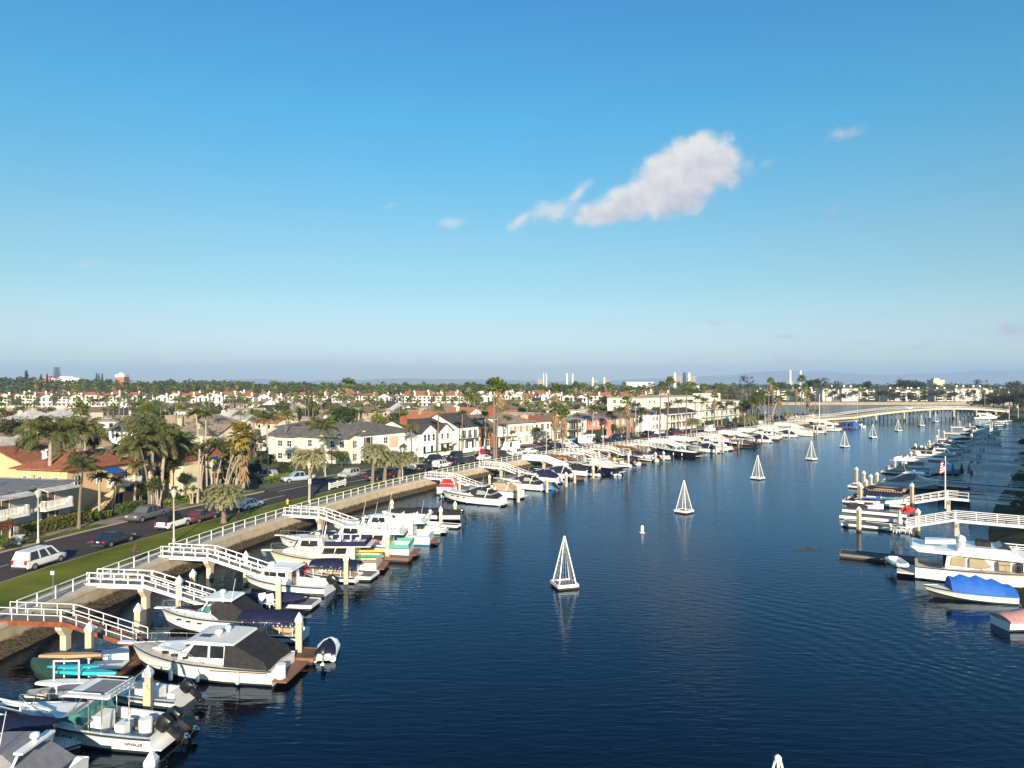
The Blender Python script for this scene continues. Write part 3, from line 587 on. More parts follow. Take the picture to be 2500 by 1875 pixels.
def rows(r, W_, D, face, zs, n, w, h, glass='glass', mull=1, shutter=None, trim=None, a0=.12, a1=.88, off=0):
 L = W_ if face in 'FB' else D
 for z in zs:
  for i in range(n):
   a = L*(a0+(a1-a0)*(i+.5)/n); window(r, face, a, z, w, h, D, W_, glass, trim, mull, shutter=shutter, off=off)
def door(r, x, w=1.0, h=2.1, m=None, y=0, z=0, D=0, W_=0, face='F'):
 mb = MB()
 if face == 'F': mb.bx(x-w/2, x+w/2, y-.06, y+.02, z, z+h)
 else: mb.bx(-.06, .02, x-w/2, x+w/2, z, z+h)
 o = mb.build('door', m or DOORM, r); k = MB(); k.box((x+w*.38, y-.09, z+1), (.06, .06, .06)) if face == 'F' else k.box((-.09, x+w*.38, z+1), (.06, .06, .06)); k.build('handle', M['steel'], o)
# 1 grey shingled apartment block, left edge
r, W_, D, H = bhouse('apartment_block', 'grey shingled two storey block with white slatted balconies at the left edge of the street', -95, 168, d=22.5, D=15, sh=2.6, rk='flat', wall='grey', rf='greymetal', cat='apartment')
mb = MB(); mb.bx(-.8, W_+.6, -1.0, D+.3, H+.02, H+.2); mb.build('flat_roof', ROOF['greymetal'], r)
for x in (W_-3.6, W_-9.8, W_-16):
 balcony(r, x-1.4, x+2.6, 2.6, 1.5, True); window(r, 'F', x+.4, 2.65, 1.9, 1.95, D, W_, CURT, mull=1, name='sliding_door'); window(r, 'F', x+.4, .05, 1.9, 2.0, D, W_, CURT, mull=1, name='sliding_door')
 mb = MB(); mb.add([(x-1.7, -.01, 5.35), (x+2.9, -.01, 5.35), (x+2.9, -2.1, 4.85), (x-1.7, -2.1, 4.85), (x-1.7, -.01, 5.25), (x+2.9, -.01, 5.25), (x+2.9, -2.1, 4.7), (x-1.7, -2.1, 4.7)], [(0, 1, 2, 3), (7, 6, 5, 4), (3, 2, 6, 7), (0, 3, 7, 4), (1, 5, 6, 2)]); mb.build('awning', ROOF['pale'], r)
 window(r, 'F', x+1.75, .1, .35, 1.9, D, W_, mull=0)
for x in (3, 9, 14, W_-5): mb = MB(); mb.cyl((x, 5, H+.2), (x, 5, H+.6), .12, n=8); mb.cyl((x, 5, H+.6), (x, 5, H+.7), .2, n=8); mb.build('roof_vent', M['steel'], r)
# 2 orange stucco with red tiles
r, W_, D, H = bhouse('stucco_apartment', 'orange stucco building with red tile roof and an arched outside stair', 168, 330, d=26.5, D=8.5, sh=3.0, rk='hip', wall='orange', rf='red', rise=1.7, cat='apartment', ov=.6)
for x, z in ((1.6, 3.9), (W_*.45, 3.8), (W_*.83, 3.8), (W_*.55, .7)): window(r, 'F', x, z, .9, 1.3, D, W_)
for y in (1.8, 4.5, 7): window(r, 'L', y, 3.9, .55, 1.2, D, W_)
window(r, 'F', W_*.73, .1, 1.6, 2.1, D, W_, mull=1, name='sliding_door')
mb = MB()
for i in range(10): mb.bx(W_*.18+i*.42, W_*.18+(i+1)*.42, -2.2, -1.0, max(0, (i+1)*.3-.6), (i+1)*.3)
A = [(W_*.18+.6+math.cos(PI-t*PI/2/8)*0, 0) for t in range(1)]
arc = [(W_*.18+1.2+3.1*(1-math.cos(t*PI/16)), 2.35*math.sin(t*PI/16)) for t in range(9)]
pts = [(W_*.18, 0), (W_*.18, .3), (W_*.18+4.2, 3.1), (W_*.18+5.2, 3.1), (W_*.18+5.2, 2.4)]+arc[::-1]
n = len(pts); mb.add([(x, -2.25, z) for x, z in pts]+[(x, -.95, z) for x, z in pts], [tuple(range(n)), tuple(range(2*n-1, n-1, -1))]+[(i, i+n, (i+1) % n+n, (i+1) % n) for i in range(n)]); mb.build('outside_stair', WALL['orange'], r)
balcony(r, W_*.18+4.4, W_-.4, 3.05, 1.6, True, TRIM)
for x, z in ((W_*.62, 5.0), (W_*.9, 2.1)):
 mb = MB(); mb.add([(x-1.3, 0, z+.55), (x+1.3, 0, z+.55), (x+1.3, -1.1, z), (x-1.3, -1.1, z), (x-1.3, 0, z+.5), (x+1.3, 0, z+.5), (x+1.3, -1.1, z-.08), (x-1.3, -1.1, z-.08)], [(0, 1, 2, 3), (7, 6, 5, 4), (3, 2, 6, 7), (0, 3, 7, 4), (1, 5, 6, 2)]); mb.build('blue_awning', M['blue_canvas'], r)
chimney(r, W_*.3, D-1.5, H, H+2.0, WALL['white'], 1.1, .9)
r, W_, D, H = bhouse('stucco_wing', 'orange stucco wing with long red tile roof behind the grey block', 62, 178, d=36, D=11, sh=3.2, rk='gx', wall='orange', rf='red', rise=2.0, cat='apartment', ov=.6)
rows(r, W_, D, 'F', (3.9,), 3, .7, 1.2)
for k in range(9): mb = MB(); mb.box((k*W_/8.5+.3, -.35, H-.12), (.14, .7, .14)); mb.build('rafter', TRIM, r)
# dark grey vaulted house behind
r, W_, D, H = bhouse('vaulted_house', 'dark grey clapboard house with a curved grey roof', -60, 95, d=45, D=12, st=2, sh=3.7, rk='flat', wall='greydark', rf='greymetal')
mb = MB(); R_ = 6.0; x0 = W_-8; ring = []
for i in range(9): t = i/8*PI/2; ring.append((x0+8*math.sin(t)*.98, H+2.4*math.cos(t)))
n = len(ring); mb.add([(x, -.3, z) for x, z in ring]+[(x, 7, z) for x, z in ring]+[(x0, -.3, H), (x0, 7, H)], [tuple(range(n))+(2*n,), tuple(range(2*n-1, n-1, -1))+(2*n+1,)]+[(i, i+1, n+i+1, n+i) for i in range(n-1)]); mb.build('vault_roof', ROOF['pale'], r)
for x in (2.5, 5, W_-11, W_-9): window(r, 'F', x, 4.6, 1.2, 1.9, D, W_, mull=1)
# 3 yellow and pink villa behind the palm clump
r, W_, D, H = bhouse('corner_villa', 'yellow and peach stucco villa shaded by a clump of palms', 425, 565, d=24, D=10, sh=2.75, rk='hip', wall='peach', rf='red', cat='house', ov=.5)
mb = MB(); mb.bx(W_*.02, W_*.3, -1.6, -.01, -.3, H-.6); mb.build('bay', WALL['paleyellow'], r)
for x, z in ((W_*.45, 3.6), (W_*.7, 3.6), (W_*.55, .9), (W_*.85, .9)): window(r, 'F', x, z, 1.1, 1.2, D, W_)
for x in (W_*.45, W_*.7): mb = MB(); mb.add([(x-.9, 0, 5.4), (x+.9, 0, 5.4), (x+.9, -.9, 4.9), (x-.9, -.9, 4.9), (x-.9, 0, 5.32), (x+.9, 0, 5.32), (x+.9, -.9, 4.8), (x-.9, -.9, 4.8)], [(0, 1, 2, 3), (7, 6, 5, 4), (3, 2, 6, 7), (0, 3, 7, 4), (1, 5, 6, 2)]); mb.build('awning', M['blue_canvas'], r)
rows(r, W_, D, 'L', (3.6, .9), 2, .9, 1.2)
mb = MB(); mb.bx(W_*.6, W_*1.05, -2.6, -.02, 2.5, 2.7); mb.build('porch_roof', ROOF['red'], r)
# 4 long cream building facing the side street
q = LB.spx(848, 26.5, GZ); p = LB.at(q, 26.5, GZ)
a = LB.ang(q)
r = thing('cream_apartments', 'long cream stucco apartments with grey shingle roof on the side street corner', 'apartment', p, a); Wd, Dd, H = 9.5, 23, 5.6
mb = MB(); mb.bx(0, Wd, 0, Dd, -.4, H); mb.bx(-2.2, -.02, 13, 19, -.4, H-.02); mb.build('wall', WALL['cream'], r)
roof(r, 'gy', Wd, Dd, H, ROOF['shingle'], 1.7, .5, gm=WALL['cream'])
roof(r, 'hip', 2.8, 6, H, ROOF['shingle'], .6, .4, x0=-2.6, y0=13, name='wing_roof')
for y in (1.6, 4.2, 7.4, 10.6, 20.5): window(r, 'L', y, 3.5, 1.1, 1.4, Dd, Wd, 'glass_pale' if y in (7.4,) else 'glass'); window(r, 'L', y, .7, 1.1, 1.4, Dd, Wd, 'glass_pale' if y in (4.2, 10.6) else 'glass')
for y in (14.5, 17.2): window(r, 'L', y, 3.5, 1.3, 1.2, Dd, Wd, shutter=None, off=-2.2); window(r, 'L', y, .7, 1.3, 1.2, Dd, Wd, off=-2.2)
rows(r, Wd, Dd, 'F', (3.4, .6), 2, 1.3, 1.5, shutter=DARKTRIM)
for y in (7.4, 3.0): mb = MB(); mb.cyl((-.12, y, H-.5), (.1, y, H-.5), 1.0, n=20); mb.build('arched_parapet', WALL['cream'], r)
chimney(r, Wd*.55, 10.5, H+.5, H+3.0, M['brick'])
mb = MB(); mb.bx(-1.4, -.02, 5.9, 9.0, 2.4, 2.6); mb.bx(-1.4, -1.32, 5.9, 9.0, 2.6, 3.4); mb.build('balcony', WALL['cream'], r)
mb = MB(); mb.add([(-.02, 1.0, 2.75), (-.02, 5.4, 2.75), (-.9, 5.4, 2.35), (-.9, 1.0, 2.35)], [(0, 1, 2, 3)]); mb.bx(-.9, -.02, 1.0, 5.4, 2.25, 2.33); mb.build('bay_roof', ROOF['red'], r)
# 5 big white house with grey hip roof
r, W_, D, H = bhouse('white_corner_house', 'large white house with broad grey shingle roof and dark shutters', 881, 1006, d=25.5, D=15, sh=3.0, rk='hip', wall='white', rf='shingle', rise=2.3, ov=.6)
window(r, 'F', W_*.14, 3.7, 1.5, 1.8, D, W_, mull=0, shutter=DARKTRIM); window(r, 'F', W_*.47, 3.8, 1.3, 1.3, D, W_); window(r, 'F', W_*.66, 3.9, .8, 1.0, D, W_, mull=0); window(r, 'F', W_*.88, 3.7, 1.2, 1.4, D, W_, 'glass_pale')
window(r, 'F', W_*.14, .7, 1.5, 1.8, D, W_, mull=0, shutter=DARKTRIM); window(r, 'F', W_*.8, .8, 1.4, 1.4, D, W_); door(r, W_*.62, 1.3, 2.3, M['white'])
rows(r, W_, D, 'L', (3.8, .9), 2, 1.1, 1.3, 'glass_pale')
mb = MB(); mb.bx(W_*.54, W_*.72, -.12, -.01, 2.7, 5.2); mb.build('centre_panel', WALL['peach'], r)
r, W_, D, H = bhouse('upper_white_house', 'low white house with pale hip roof behind the cream apartments', 742, 855, d=47, D=10, st=2, sh=3.3, rk='hip', wall='white', rf='shingle', rise=1.3)
rows(r, W_, D, 'F', (4.6,), 4, 1.3, .9); rows(r, W_, D, 'L', (4.6,), 3, 1.2, .9)
# 6..: the waterfront row
r, W_, D, H = bhouse('gabled_white_house', 'white house with twin gables, brick chimney and upper terrace', 1008, 1100, d=24, D=13, sh=2.95, rk='gx', wall='white', rf='dark', rise=2.4)
roof(r, 'gy', 6.4, 6, H-.3, ROOF['dark'], 1.9, .4, x0=.8, y0=-1.6, name='gable_roof', gm=WALL['white']); roof(r, 'gy', 5.4, 6, H-.2, ROOF['dark'], 1.7, .4, x0=W_-6.2, y0=-1.2, name='gable_roof', gm=WALL['white'])
mb = MB(); mb.bx(.9, 7.1, -1.5, -.01, -.3, H-.3); mb.bx(W_-6.1, W_-.9, -1.1, -.01, -.3, H-.2); mb.build('front_wing', WALL['white'], r)
for x in (2.4, 3.8, 5.6): window(r, 'F', x, 3.6, .9, 1.5, D, W_, mull=0, off=-1.5)
for x in (2.2, 5): window(r, 'F', x, .4, .9, 2.0, D, W_, mull=0, off=-1.5)
for x in (W_-4.8, W_-2.6): window(r, 'F', x, 3.6, .8, 1.4, D, W_, mull=0, off=-1.1); window(r, 'F', x, .3, 1.2, 2.0, D, W_, mull=0, off=-1.1)
window(r, 'F', W_-8, .3, 1.6, 2.1, D, W_, off=0); balcony(r, W_-6.5, W_+.2, 2.9, 1.0, False, y0=-1.15); chimney(r, 1.0, 4, H, H+3.3, M['brick'], 1.4, 1.1)
rows(r, W_, D, 'L', (3.7, .8), 2, .8, 1.2)
r, W_, D, H = bhouse('balcony_white_house', 'tall white house with dark gable roof and a long front balcony', 1120, 1172, d=23.5, D=14, sh=3.1, rk='gx', wall='white', rf='dark', rise=3.1)
balcony(r, .1, W_-.1, 3.1, 1.8, False, DARKTRIM); rows(r, W_, D, 'F', (3.2,), 3, 1.3, 2.0); rows(r, W_, D, 'F', (.1,), 2, 2.0, 2.1, mull=2); window(r, 'L', 3, 3.9, 1.2, 1.4, D, W_, 'glass_pale', mull=0); window(r, 'L', 6, .8, .5, 1.4, D, W_, mull=0); window(r, 'L', 10, 3.8, .9, 1.2, D, W_)
for x in (.4, W_*.5, W_-.4): mb = MB(); mb.bx(x-.13, x+.13, -1.75, -1.5, 0, 2.92); mb.build('porch_post', TRIM, r)
r, W_, D, H = bhouse('brick_dormer_house', 'red brick house with white dormers and tall brick chimney', 1170, 1238, d=23.5, D=13, sh=2.8, rk='gx', wall='brick', rf='brown', rise=3.0)
for x in (W_*.28, W_*.72):
 o = MB(); o.bx(x-.7, x+.7, 1.2, 4, H+.2, H+2.0); o = o.build('dormer', WALL['white'], r); mb = MB(); mb.add([(x-.9, .9, H+1.95), (x+.9, .9, H+1.95), (x, .9, H+2.7), (x-.9, 4.2, H+1.95), (x+.9, 4.2, H+1.95), (x, 4.2, H+2.7)], [(0, 1, 2), (3, 5, 4), (0, 2, 5, 3), (1, 4, 5, 2), (0, 3, 4, 1)]); mb.build('dormer_roof', ROOF['brown'], o); mb = MB(); mb.bx(x-.4, x+.4, 1.12, 1.19, H+.6, H+1.7); mb.build('dormer_window', M['glass'], o)
mb = MB(); mb.bx(W_-4.6, W_-.1, -1.0, -.01, 2.7, H-.1); mb.build('white_bay', WALL['white'], r)
window(r, 'F', W_*.2, 3.4, 1.1, 1.4, D, W_, shutter=DARKTRIM); window(r, 'F', W_*.5, 3.4, 1.1, 1.4, D, W_, shutter=DARKTRIM); window(r, 'F', W_-2.4, 3.4, 1.1, 1.3, D, W_, off=-1.0); window(r, 'F', W_*.3, .5, 1.4, 1.7, D, W_); door(r, W_*.62); window(r, 'F', W_*.82, .3, 1.6, 1.9, D, W_); chimney(r, W_-.7, 5, H, H+4.8, M['brick'], 2.4, 1.3)
mb = MB(); mb.bx(W_*.5, W_, -2.0, -.02, 2.45, 2.62); mb.build('porch_roof', ROOF['brown'], r)
for x in (W_*.52, W_*.76, W_*.98): mb = MB(); mb.bx(x-.1, x+.1, -1.95, -1.7, 0, 2.44); mb.build('porch_post', TRIM, r)
r, W_, D, H = bhouse('olive_panel_house', 'white stucco house with olive upper panels and a tan hip roof', 1243, 1300, d=22.5, D=13, sh=3.1, rk='hip', wall='stone', rf='tan', rise=2.2, ov=.7)
mb = MB(); mb.bx(-.06, W_+.06, -.08, 4, 3.6, 5.3); mb.build('upper_panel', WALL['olive'], r)
for x in (.10, .34, .6, .86): window(r, 'F', W_*x, 3.75, 1.2, 1.4, D, W_, 'glass_pale', off=-.09)
window(r, 'F', W_*.4, .7, 1.2, 1.5, D, W_, 'glass_tan'); window(r, 'F', W_*.72, .6, 1.5, 1.9, D, W_, 'glass_tan', mull=2); door(r, W_*.12); mb = MB(); mb.bx(.2, 2.4, -1.2, -.1, 2.7, 3.6); mb.build('balcony', WALL['stone'], r)
r, W_, D, H = bhouse('red_tile_house', 'small pale house with a red tile roof and peach garage door', 1300, 1347, d=23, D=12, sh=3.0, rk='hip', wall='stone', rf='red', rise=1.7)
window(r, 'F', W_*.2, 3.8, .9, 1.5, D, W_, mull=0); window(r, 'F', W_*.5, 3.5, 1.3, 1.9, D, W_); window(r, 'F', W_*.8, 3.8, .9, 1.5, D, W_, mull=0); mb = MB(); mb.bx(.6, 3.6, -.08, .02, 0, 2.9); mb.build('garage_door', WALL['peach'], r)
mb = MB(); mb.cyl((W_*.62, -.9, 0), (W_*.62, -.9, 3.0), 1.5, n=14); mb.build('round_bay', WALL['stone'], r); chimney(r, 1, 4, H, H+1.8, WALL['peach'], 1.8, 1.4)
r, W_, D, H = bhouse('teal_balcony_house', 'beige house with a teal balcony beside the red tile house', 1348, 1381, d=23, D=12, sh=3.0, rk='hip', wall='beige', rf='brown')
balcony(r, .3, W_*.6, 3.0, 1.3, False); mb = MB(); mb.bx(.35, W_*.6-.05, -1.25, -1.2, 3.1, 3.95); mb.build('teal_panel', M['teal'], r); rows(r, W_, D, 'F', (3.3, .4), 3, 1.1, 1.8)
r, W_, D, H = bhouse('timber_balcony_house', 'pale house with dark timber balconies on two floors', 1383, 1432, d=23, D=12, sh=2.9, rk='flat', wall='stone', rf='flat')
balcony(r, .2, W_*.58, 2.9, 1.8, False, DARKTRIM); mb = MB(); mb.bx(0, W_*.6, -2.0, -.02, H-.1, H+.1)
for x in (.2, W_*.3, W_*.58): mb.bx(x-.09, x+.09, -1.9, -1.7, 0, H-.1)
mb.build('pergola', DARKTRIM, r); window(r, 'F', W_*.3, 3.0, 2.4, 2.0, D, W_, mull=2); window(r, 'F', W_*.52, 3.0, 1, 2, D, W_, mull=0); window(r, 'F', W_*.3, .2, 2.6, 2.0, D, W_, mull=2); window(r, 'F', W_*.8, 3.6, .9, 1.2, D, W_)
r, W_, D, H = bhouse('pink_house', 'salmon pink house with slate roof behind a green hedge', 1437, 1485, d=23, D=12, sh=2.8, rk='hip', wall='pink', rf='greymetal', rise=1.6)
rows(r, W_, D, 'F', (3.5,), 3, 1.1, 1.4, 'glass_pale'); rows(r, W_, D, 'F', (.7,), 2, 1.2, 1.3); mb = MB(); mb.bx(W_-4, W_+.1, -1.2, -.01, -.2, H-.3); mb.build('front_wing', WALL['pink'], r); chimney(r, W_*.62, 4, H, H+2.6, M['brick'], 1.8, 1.2)
r, W_, D, H = bhouse('tan_house', 'tan house with brown roof and a small red front door', 1490, 1549, d=23, D=12, sh=2.8, rk='hip', wall='tan', rf='brown', rise=1.7)
rows(r, W_, D, 'F', (3.5,), 3, 1.8, 1.4, 'glass_pale', 2); window(r, 'F', W_*.25, .5, 2.2, 1.6, D, W_, mull=2); door(r, W_*.88, 1.1, 2.2, M['red'])
r, W_, D, H = bhouse('shaded_bungalow', 'small white bungalow half hidden by tall shrubs', 1555, 1584, d=25, D=12, sh=2.7, rk='gy', wall='white', rf='brown')
rows(r, W_, D, 'F', (3.2,), 2, 1.1, 1.3)
r, W_, D, H = bhouse('plain_white_house', 'plain white two storey house with slate grey roof near the palms', 1588, 1620, d=23, D=14, sh=3.0, rk='hip', wall='white', rf='greymetal', rise=2.0)
rows(r, W_, D, 'F', (3.8, .9), 3, 1.1, 1.4); rows(r, W_, D, 'L', (3.8, .9), 3, 1.0, 1.3); chimney(r, -.4, 3, 0, H+1.9, M['brick'], 1.0, 1.4)
r, W_, D, H = bhouse('balcony_motel', 'long pale two storey block with glazed galleries on both floors', 1624, 1702, d=23, D=11, sh=2.9, rk='gx', wall='stone', rf='dark', rise=1.6, cat='apartment')
balcony(r, .2, W_-.2, 2.9, 1.7, False); rows(r, W_, D, 'F', (3.1, .3), 8, 2.0, 2.0, mull=1); mb = MB(); mb.bx(-.2, W_+.2, -2.1, -.02, H-.2, H); mb.build('gallery_roof', TRIM, r)
for k in range(7): x = .3+k*(W_-.6)/6; mb = MB(); mb.bx(x-.08, x+.08, -1.9, -1.72, 0, H-.2); mb.build('gallery_post', TRIM, r)
# cream hotel: two blocks and a lift tower
r, W_, D, H = bhouse('hotel_block', 'wide plain cream hotel block with a flat roof above the gallery block', 1568, 1700, d=40, D=16, st=4, sh=2.85, rk='flat', wall='hotel', rf='flat', cat='hotel')
for x in (.12, .2, .45, .5, .62, .68, .8): window(r, 'F', W_*x, H-2.2, 1.6, .9, D, W_)
rows(r, W_, D, 'F', (H-5.0,), 7, 1.3, 1.1); rows(r, W_, D, 'L', (H-2.2, H-5), 4, 1.2, 1.2)
r, W_, D, H = bhouse('hotel_wing', 'three storey cream hotel wing with rows of recessed balconies and an orange end wall', 1706, 1812, d=24, D=13, st=3, sh=3.1, rk='flat', wall='hotel', rf='flat', cat='hotel')
mb = MB(); mb.bx(.3*W_, .62*W_, 3, 9, H, H+3.6); mb.build('roof_tower', WALL['hotel'], r); mb = MB(); mb.bx(W_, W_+1.8, -1.4, 4, -.2, 5.5); mb.build('end_wall', mat('orange_plaster', (.55, .16, .07), .8), r)
for z in (.3, 3.3, 6.4):
 for i in range(9):
  x = W_*(i+.5)/9; window(r, 'F', x, z, 2.0, 2.1, D, W_, 'glass' if (i*7+int(z)) % 3 else 'glass_pale', name='balcony_door')
 if z > 1: balcony(r, .2, W_+.6, z-.1, 1.3, False, WALL['hotel'], name='balcony_rail')
for x, z in ((.52, 1.4), (.55, 8.2)): mb = MB(); mb.bx(W_*x, W_*x+2.6, -1.75, -1.4, z, z+1.2); mb.build('blue_sign', M['blue_canvas'], r)
FRONT = [(-95, 'the grey shingled block'), (168, 'the orange stucco building'), (395, 'the peach villa'), (590, 'the cream apartments'), (881, 'the large white corner house'), (1008, 'the twin gabled white house'), (1120, 'the white house with the long balcony'), (1170, 'the brick dormer house'), (1243, 'the olive panelled house'), (1300, 'the red tile house'), (1383, 'the timber balcony house'), (1437, 'the salmon pink house'), (1490, 'the tan house'), (1588, 'the plain white house'), (1624, 'the gallery block'), (1706, 'the hotel wing'), (1815, 'the big dark palm grove')]
def behind(px):
 b = FRONT[0][1]
 for x, t in FRONT:
  if px >= x: b = t
 return b
# ---- low houses filling the island, copies of a few kinds
def proto_house(name, W_, D, st, rk, wall, rf, nwin=3, chim=True, gar=False, rise=None):
 r = thing(name, 'x', 'house', (0, -500, GZ)); H = st*2.8; mb = MB(); mb.bx(0, W_, 0, D, -.3, H); mb.build('wall', WALL[wall], r); roof(r, rk, W_, D, H, ROOF[rf], rise, .5, gm=WALL[wall])
 def w2(face, a, z, w, h):
  m = MB(); g = .06
  if face == 'F': m.bx(a-w/2-.09, a+w/2+.09, -g, .02, z-.09, z+h+.09); m.m = 1; m.bx(a-w/2, a+w/2, -g-.02, -g-.001, z, z+h)
  else: m.bx(-g, .02, a-w/2-.09, a+w/2+.09, z-.09, z+h+.09); m.m = 1; m.bx(-g-.02, -g-.001, a-w/2, a+w/2, z, z+h)
  m.build('window', [TRIM, M['glass']], r)
 for s_ in range(st):
  for i in range(nwin): w2('F', W_*(i+.5)/nwin, s_*2.8+.95, 1.3, 1.2)
  w2('L', D*.3, s_*2.8+.95, 1.1, 1.1); w2('L', D*.7, s_*2.8+.95, 1.1, 1.1)
 if chim: chimney(r, W_*.75, D*.4, H, H+2.3, M['brick'] if wall != 'white' else WALL['white'], 1.0, .8)
 if gar: m = MB(); m.bx(W_*.1, W_*.1+4.5, -2.5, -.02, 0, 2.6); m.build('garage', WALL[wall], r)
 return r
PRO = [('hip roofed bungalow', proto_house('bungalow', 13, 10, 1, 'hip', 'white', 'shingle')), ('gabled bungalow', proto_house('gabled_bungalow', 11, 13, 1, 'gy', 'white', 'shingle', 2)), ('long ridged bungalow', proto_house('ranch_house', 15, 9, 1, 'gx', 'white', 'shingle', 4)),
  ('boxy two storey house', proto_house('two_storey_house', 10, 11, 2, 'flat', 'white', 'flat', 3, False)), ('tall gabled house', proto_house('tall_gabled_house', 9, 12, 2, 'gy', 'white', 'shingle', 2)), ('flat roofed low house', proto_house('flat_roofed_house', 13, 11, 1, 'flat', 'white', 'flat', 3, True, True)), ('two storey hip roofed house', proto_house('hip_roofed_house', 12, 11, 2, 'hip', 'white', 'shingle', 3))]
rcol = [('shingle', 'grey'), ('dark', 'dark'), ('brown', 'brown'), ('tan', 'tan'), ('pale', 'pale'), ('orange', 'orange tiled'), ('brown', 'brown'), ('shingle', 'grey'), ('dark', 'dark')]
wcol = [('white', 'white'), ('stone', 'cream'), ('beige', 'beige'), ('white', 'white'), ('grey', 'grey'), ('paleyellow', 'yellow'), ('peach', 'peach'), ('white', 'white'), ('tan', 'brown')]
first = {}; rnd = random.Random(21); NH = 0; HPOS = []; HC_ = []; LABELS = {}
ORD = ['second', 'third', 'fourth', 'fifth', 'sixth', 'seventh', 'eighth', 'ninth', 'tenth', 'eleventh', 'twelfth', 'thirteenth', 'fourteenth']
for ri, d in enumerate((46, 66, 88, 108, 131, 152, 176, 198, 222, 246, 272, 300)):
 q = 30+rnd.uniform(0, 9)
 while q < QN-8:
  kind, root = PRO[rnd.randrange(len(PRO))]; wid = 10+rnd.uniform(4, 7); p = LB.at(q, d+rnd.uniform(-1, 1), GZ); pm = LB.at(q, d+9, GZ)
  step = wid*(1 if ri < 2 else 1.0)
  vis = p.y > 84 and p.y < 412 and -.76*p.y-12 < p.x < .76*p.y and (p.y < 404 and pm.y < 412)
  side = abs((p-cs).dot(tg)) < hw+3 and (p-cs).dot(nl) > -5 and (p-cs).dot(nl) < 95      # keep the side street clear
  px = PX(p)[0]
  blocked = (ri == 0 and (1550 < px < 1835 or px < 120 or 560 < px < 870)) or (ri == 1 and px > 1560 and px < 1720) or (px > 1815) or any((p.x-h[0])**2+(p.y-h[1])**2 < h[2]**2 for h in HPOS)
  if vis and not side and not blocked and NH < 285:
   ca = rcol[rnd.randrange(len(rcol))]; cw = wcol[rnd.randrange(len(wcol))]
   if kind in ('boxy two storey house', 'flat roofed low house'): ca = ('flat', 'pale flat')
   lb = f"{cw[1]} {kind}" + ("" if 'flat' in ca[1] else f", {ca[1]} roof") + f", {ORD[ri]} row behind {behind(px)}"
   mats = {WALL['white'].name: WALL[cw[0]], ROOF['shingle'].name: ROOF[ca[0]], ROOF['flat'].name: ROOF['flat']}
   rz = LB.ang(q)+(0 if ri % 2 == 0 else PI)
   pp = p if ri % 2 == 0 else p+Vector((math.cos(LB.ang(q)), math.sin(LB.ang(q)), 0))*12+Vector((-math.sin(LB.ang(q)), math.cos(LB.ang(q)), 0))*10
   o = dup(root, pp, rz, lb, 'low houses on the island', (rnd.uniform(.85, 1.08), rnd.uniform(.9, 1.08), rnd.uniform(.92, 1.12)), mats)
   HPOS.append((p.x, p.y, 9.0)); u_ = Vector((math.cos(rz), math.sin(rz), 0)); v_ = Vector((-u_.y, u_.x, 0)); c_ = pp+u_*6+v_*5.5; HC_.append((c_.x, c_.y)); NH += 1
  q += step
for k_, root in PRO:
 for c in KIDS[root.name]:
  for g in KIDS.get(c.name, []): bpy.data.objects.remove(g)
  bpy.data.objects.remove(c)
 bpy.data.objects.remove(root)
# ---- canal row of white townhouses with red tiles, behind the rear canal
def townhouse(name, W_, rk, wall, big):
 r = thing(name, 'x', 'townhouse', (0, -500, 2.3)); D = 12; H = 8.2 if big else 7.4; mb = MB(); mb.bx(0, W_, 0, D, -.1, H); mb.build('wall', WALL[wall], r); roof(r, rk, W_, D, H, ROOF['orange'], 1.9, .3, gm=WALL[wall])
 for z in (1.0, 3.8, 6.1 if big else 5.4):
  for i in range(3 if big else 2):
   m = MB(); x = W_*(i+.5)/(3 if big else 2); m.bx(x-.75, x+.75, -.05, .02, z, z+1.5); m.build('window', M['glass'], r)
 m = MB(); m.bx(.3, W_-.3, -1.6, -.02, 3.1, 3.3); m.bx(.3, W_-.3, -1.6, -1.52, 3.3, 4.2); m.build('balcony', TRIM, r)
 chimney(r, W_*.82, 1.2, 0, H+2.6, WALL[wall], 1.1, .9); m = MB(); m.bx(.5, W_*.5, -2.6, -1.7, 0, 1.1); m.build('patio_wall', TRIM, r)
 return r
TH = [('flat fronted white', townhouse('townhouse', 9, 'gx', 'white', True)), ('street gabled white', townhouse('gabled_townhouse', 8.5, 'gy', 'white', False)), ('wide cream', townhouse('wide_townhouse', 11, 'gx', 'stone', True)), ('narrow cream gabled', townhouse('narrow_townhouse', 7.5, 'gy', 'stone', True))]
x = -398; k = 0; rnd = random.Random(4); used = set()
while x < 92:
 kind, root = TH[rnd.choice((0, 0, 1, 1, 2, 3))]; px = 1250+x/506*FPX; zone = 'left of the araucaria' if px < 120 else 'left of the brick tower' if px < 290 else f'above {behind(px)}'
 mats = {ROOF['orange'].name: ROOF['orange' if rnd.random() < .85 else 'brown']}
 lb = f'{kind} townhouse on the rear canal, {zone}'
 o = dup(root, (x, 505+rnd.uniform(-1, 1)+(max(0, x-60))*.4, 2.3), rnd.uniform(-.03, .03), lb, 'white townhouses along the rear canal', (1, 1, rnd.uniform(.92, 1.05)), mats)
 x += (9.6 if 'flat' in kind else 9.2 if 'street' in kind else 11.6 if 'wide' in kind else 8.2)+rnd.choice((.2, .3, 2.5)); k += 1
x = -380
while x < 170:
 kind, root = TH[rnd.choice((0, 1, 2, 3))]; px = 1250+x/545*FPX
 if rnd.random() < .72: dup(root, (x, 546+rnd.uniform(-4, 6)+(60 if x > 90 else 0), 2.3), rnd.uniform(-.3, .3), f'{kind} townhouse, second canal row, above {behind(px)}', 'townhouses in the second row behind the canal', (1, 1, rnd.uniform(.95, 1.1)))
 x += rnd.uniform(11, 16)
x = -250
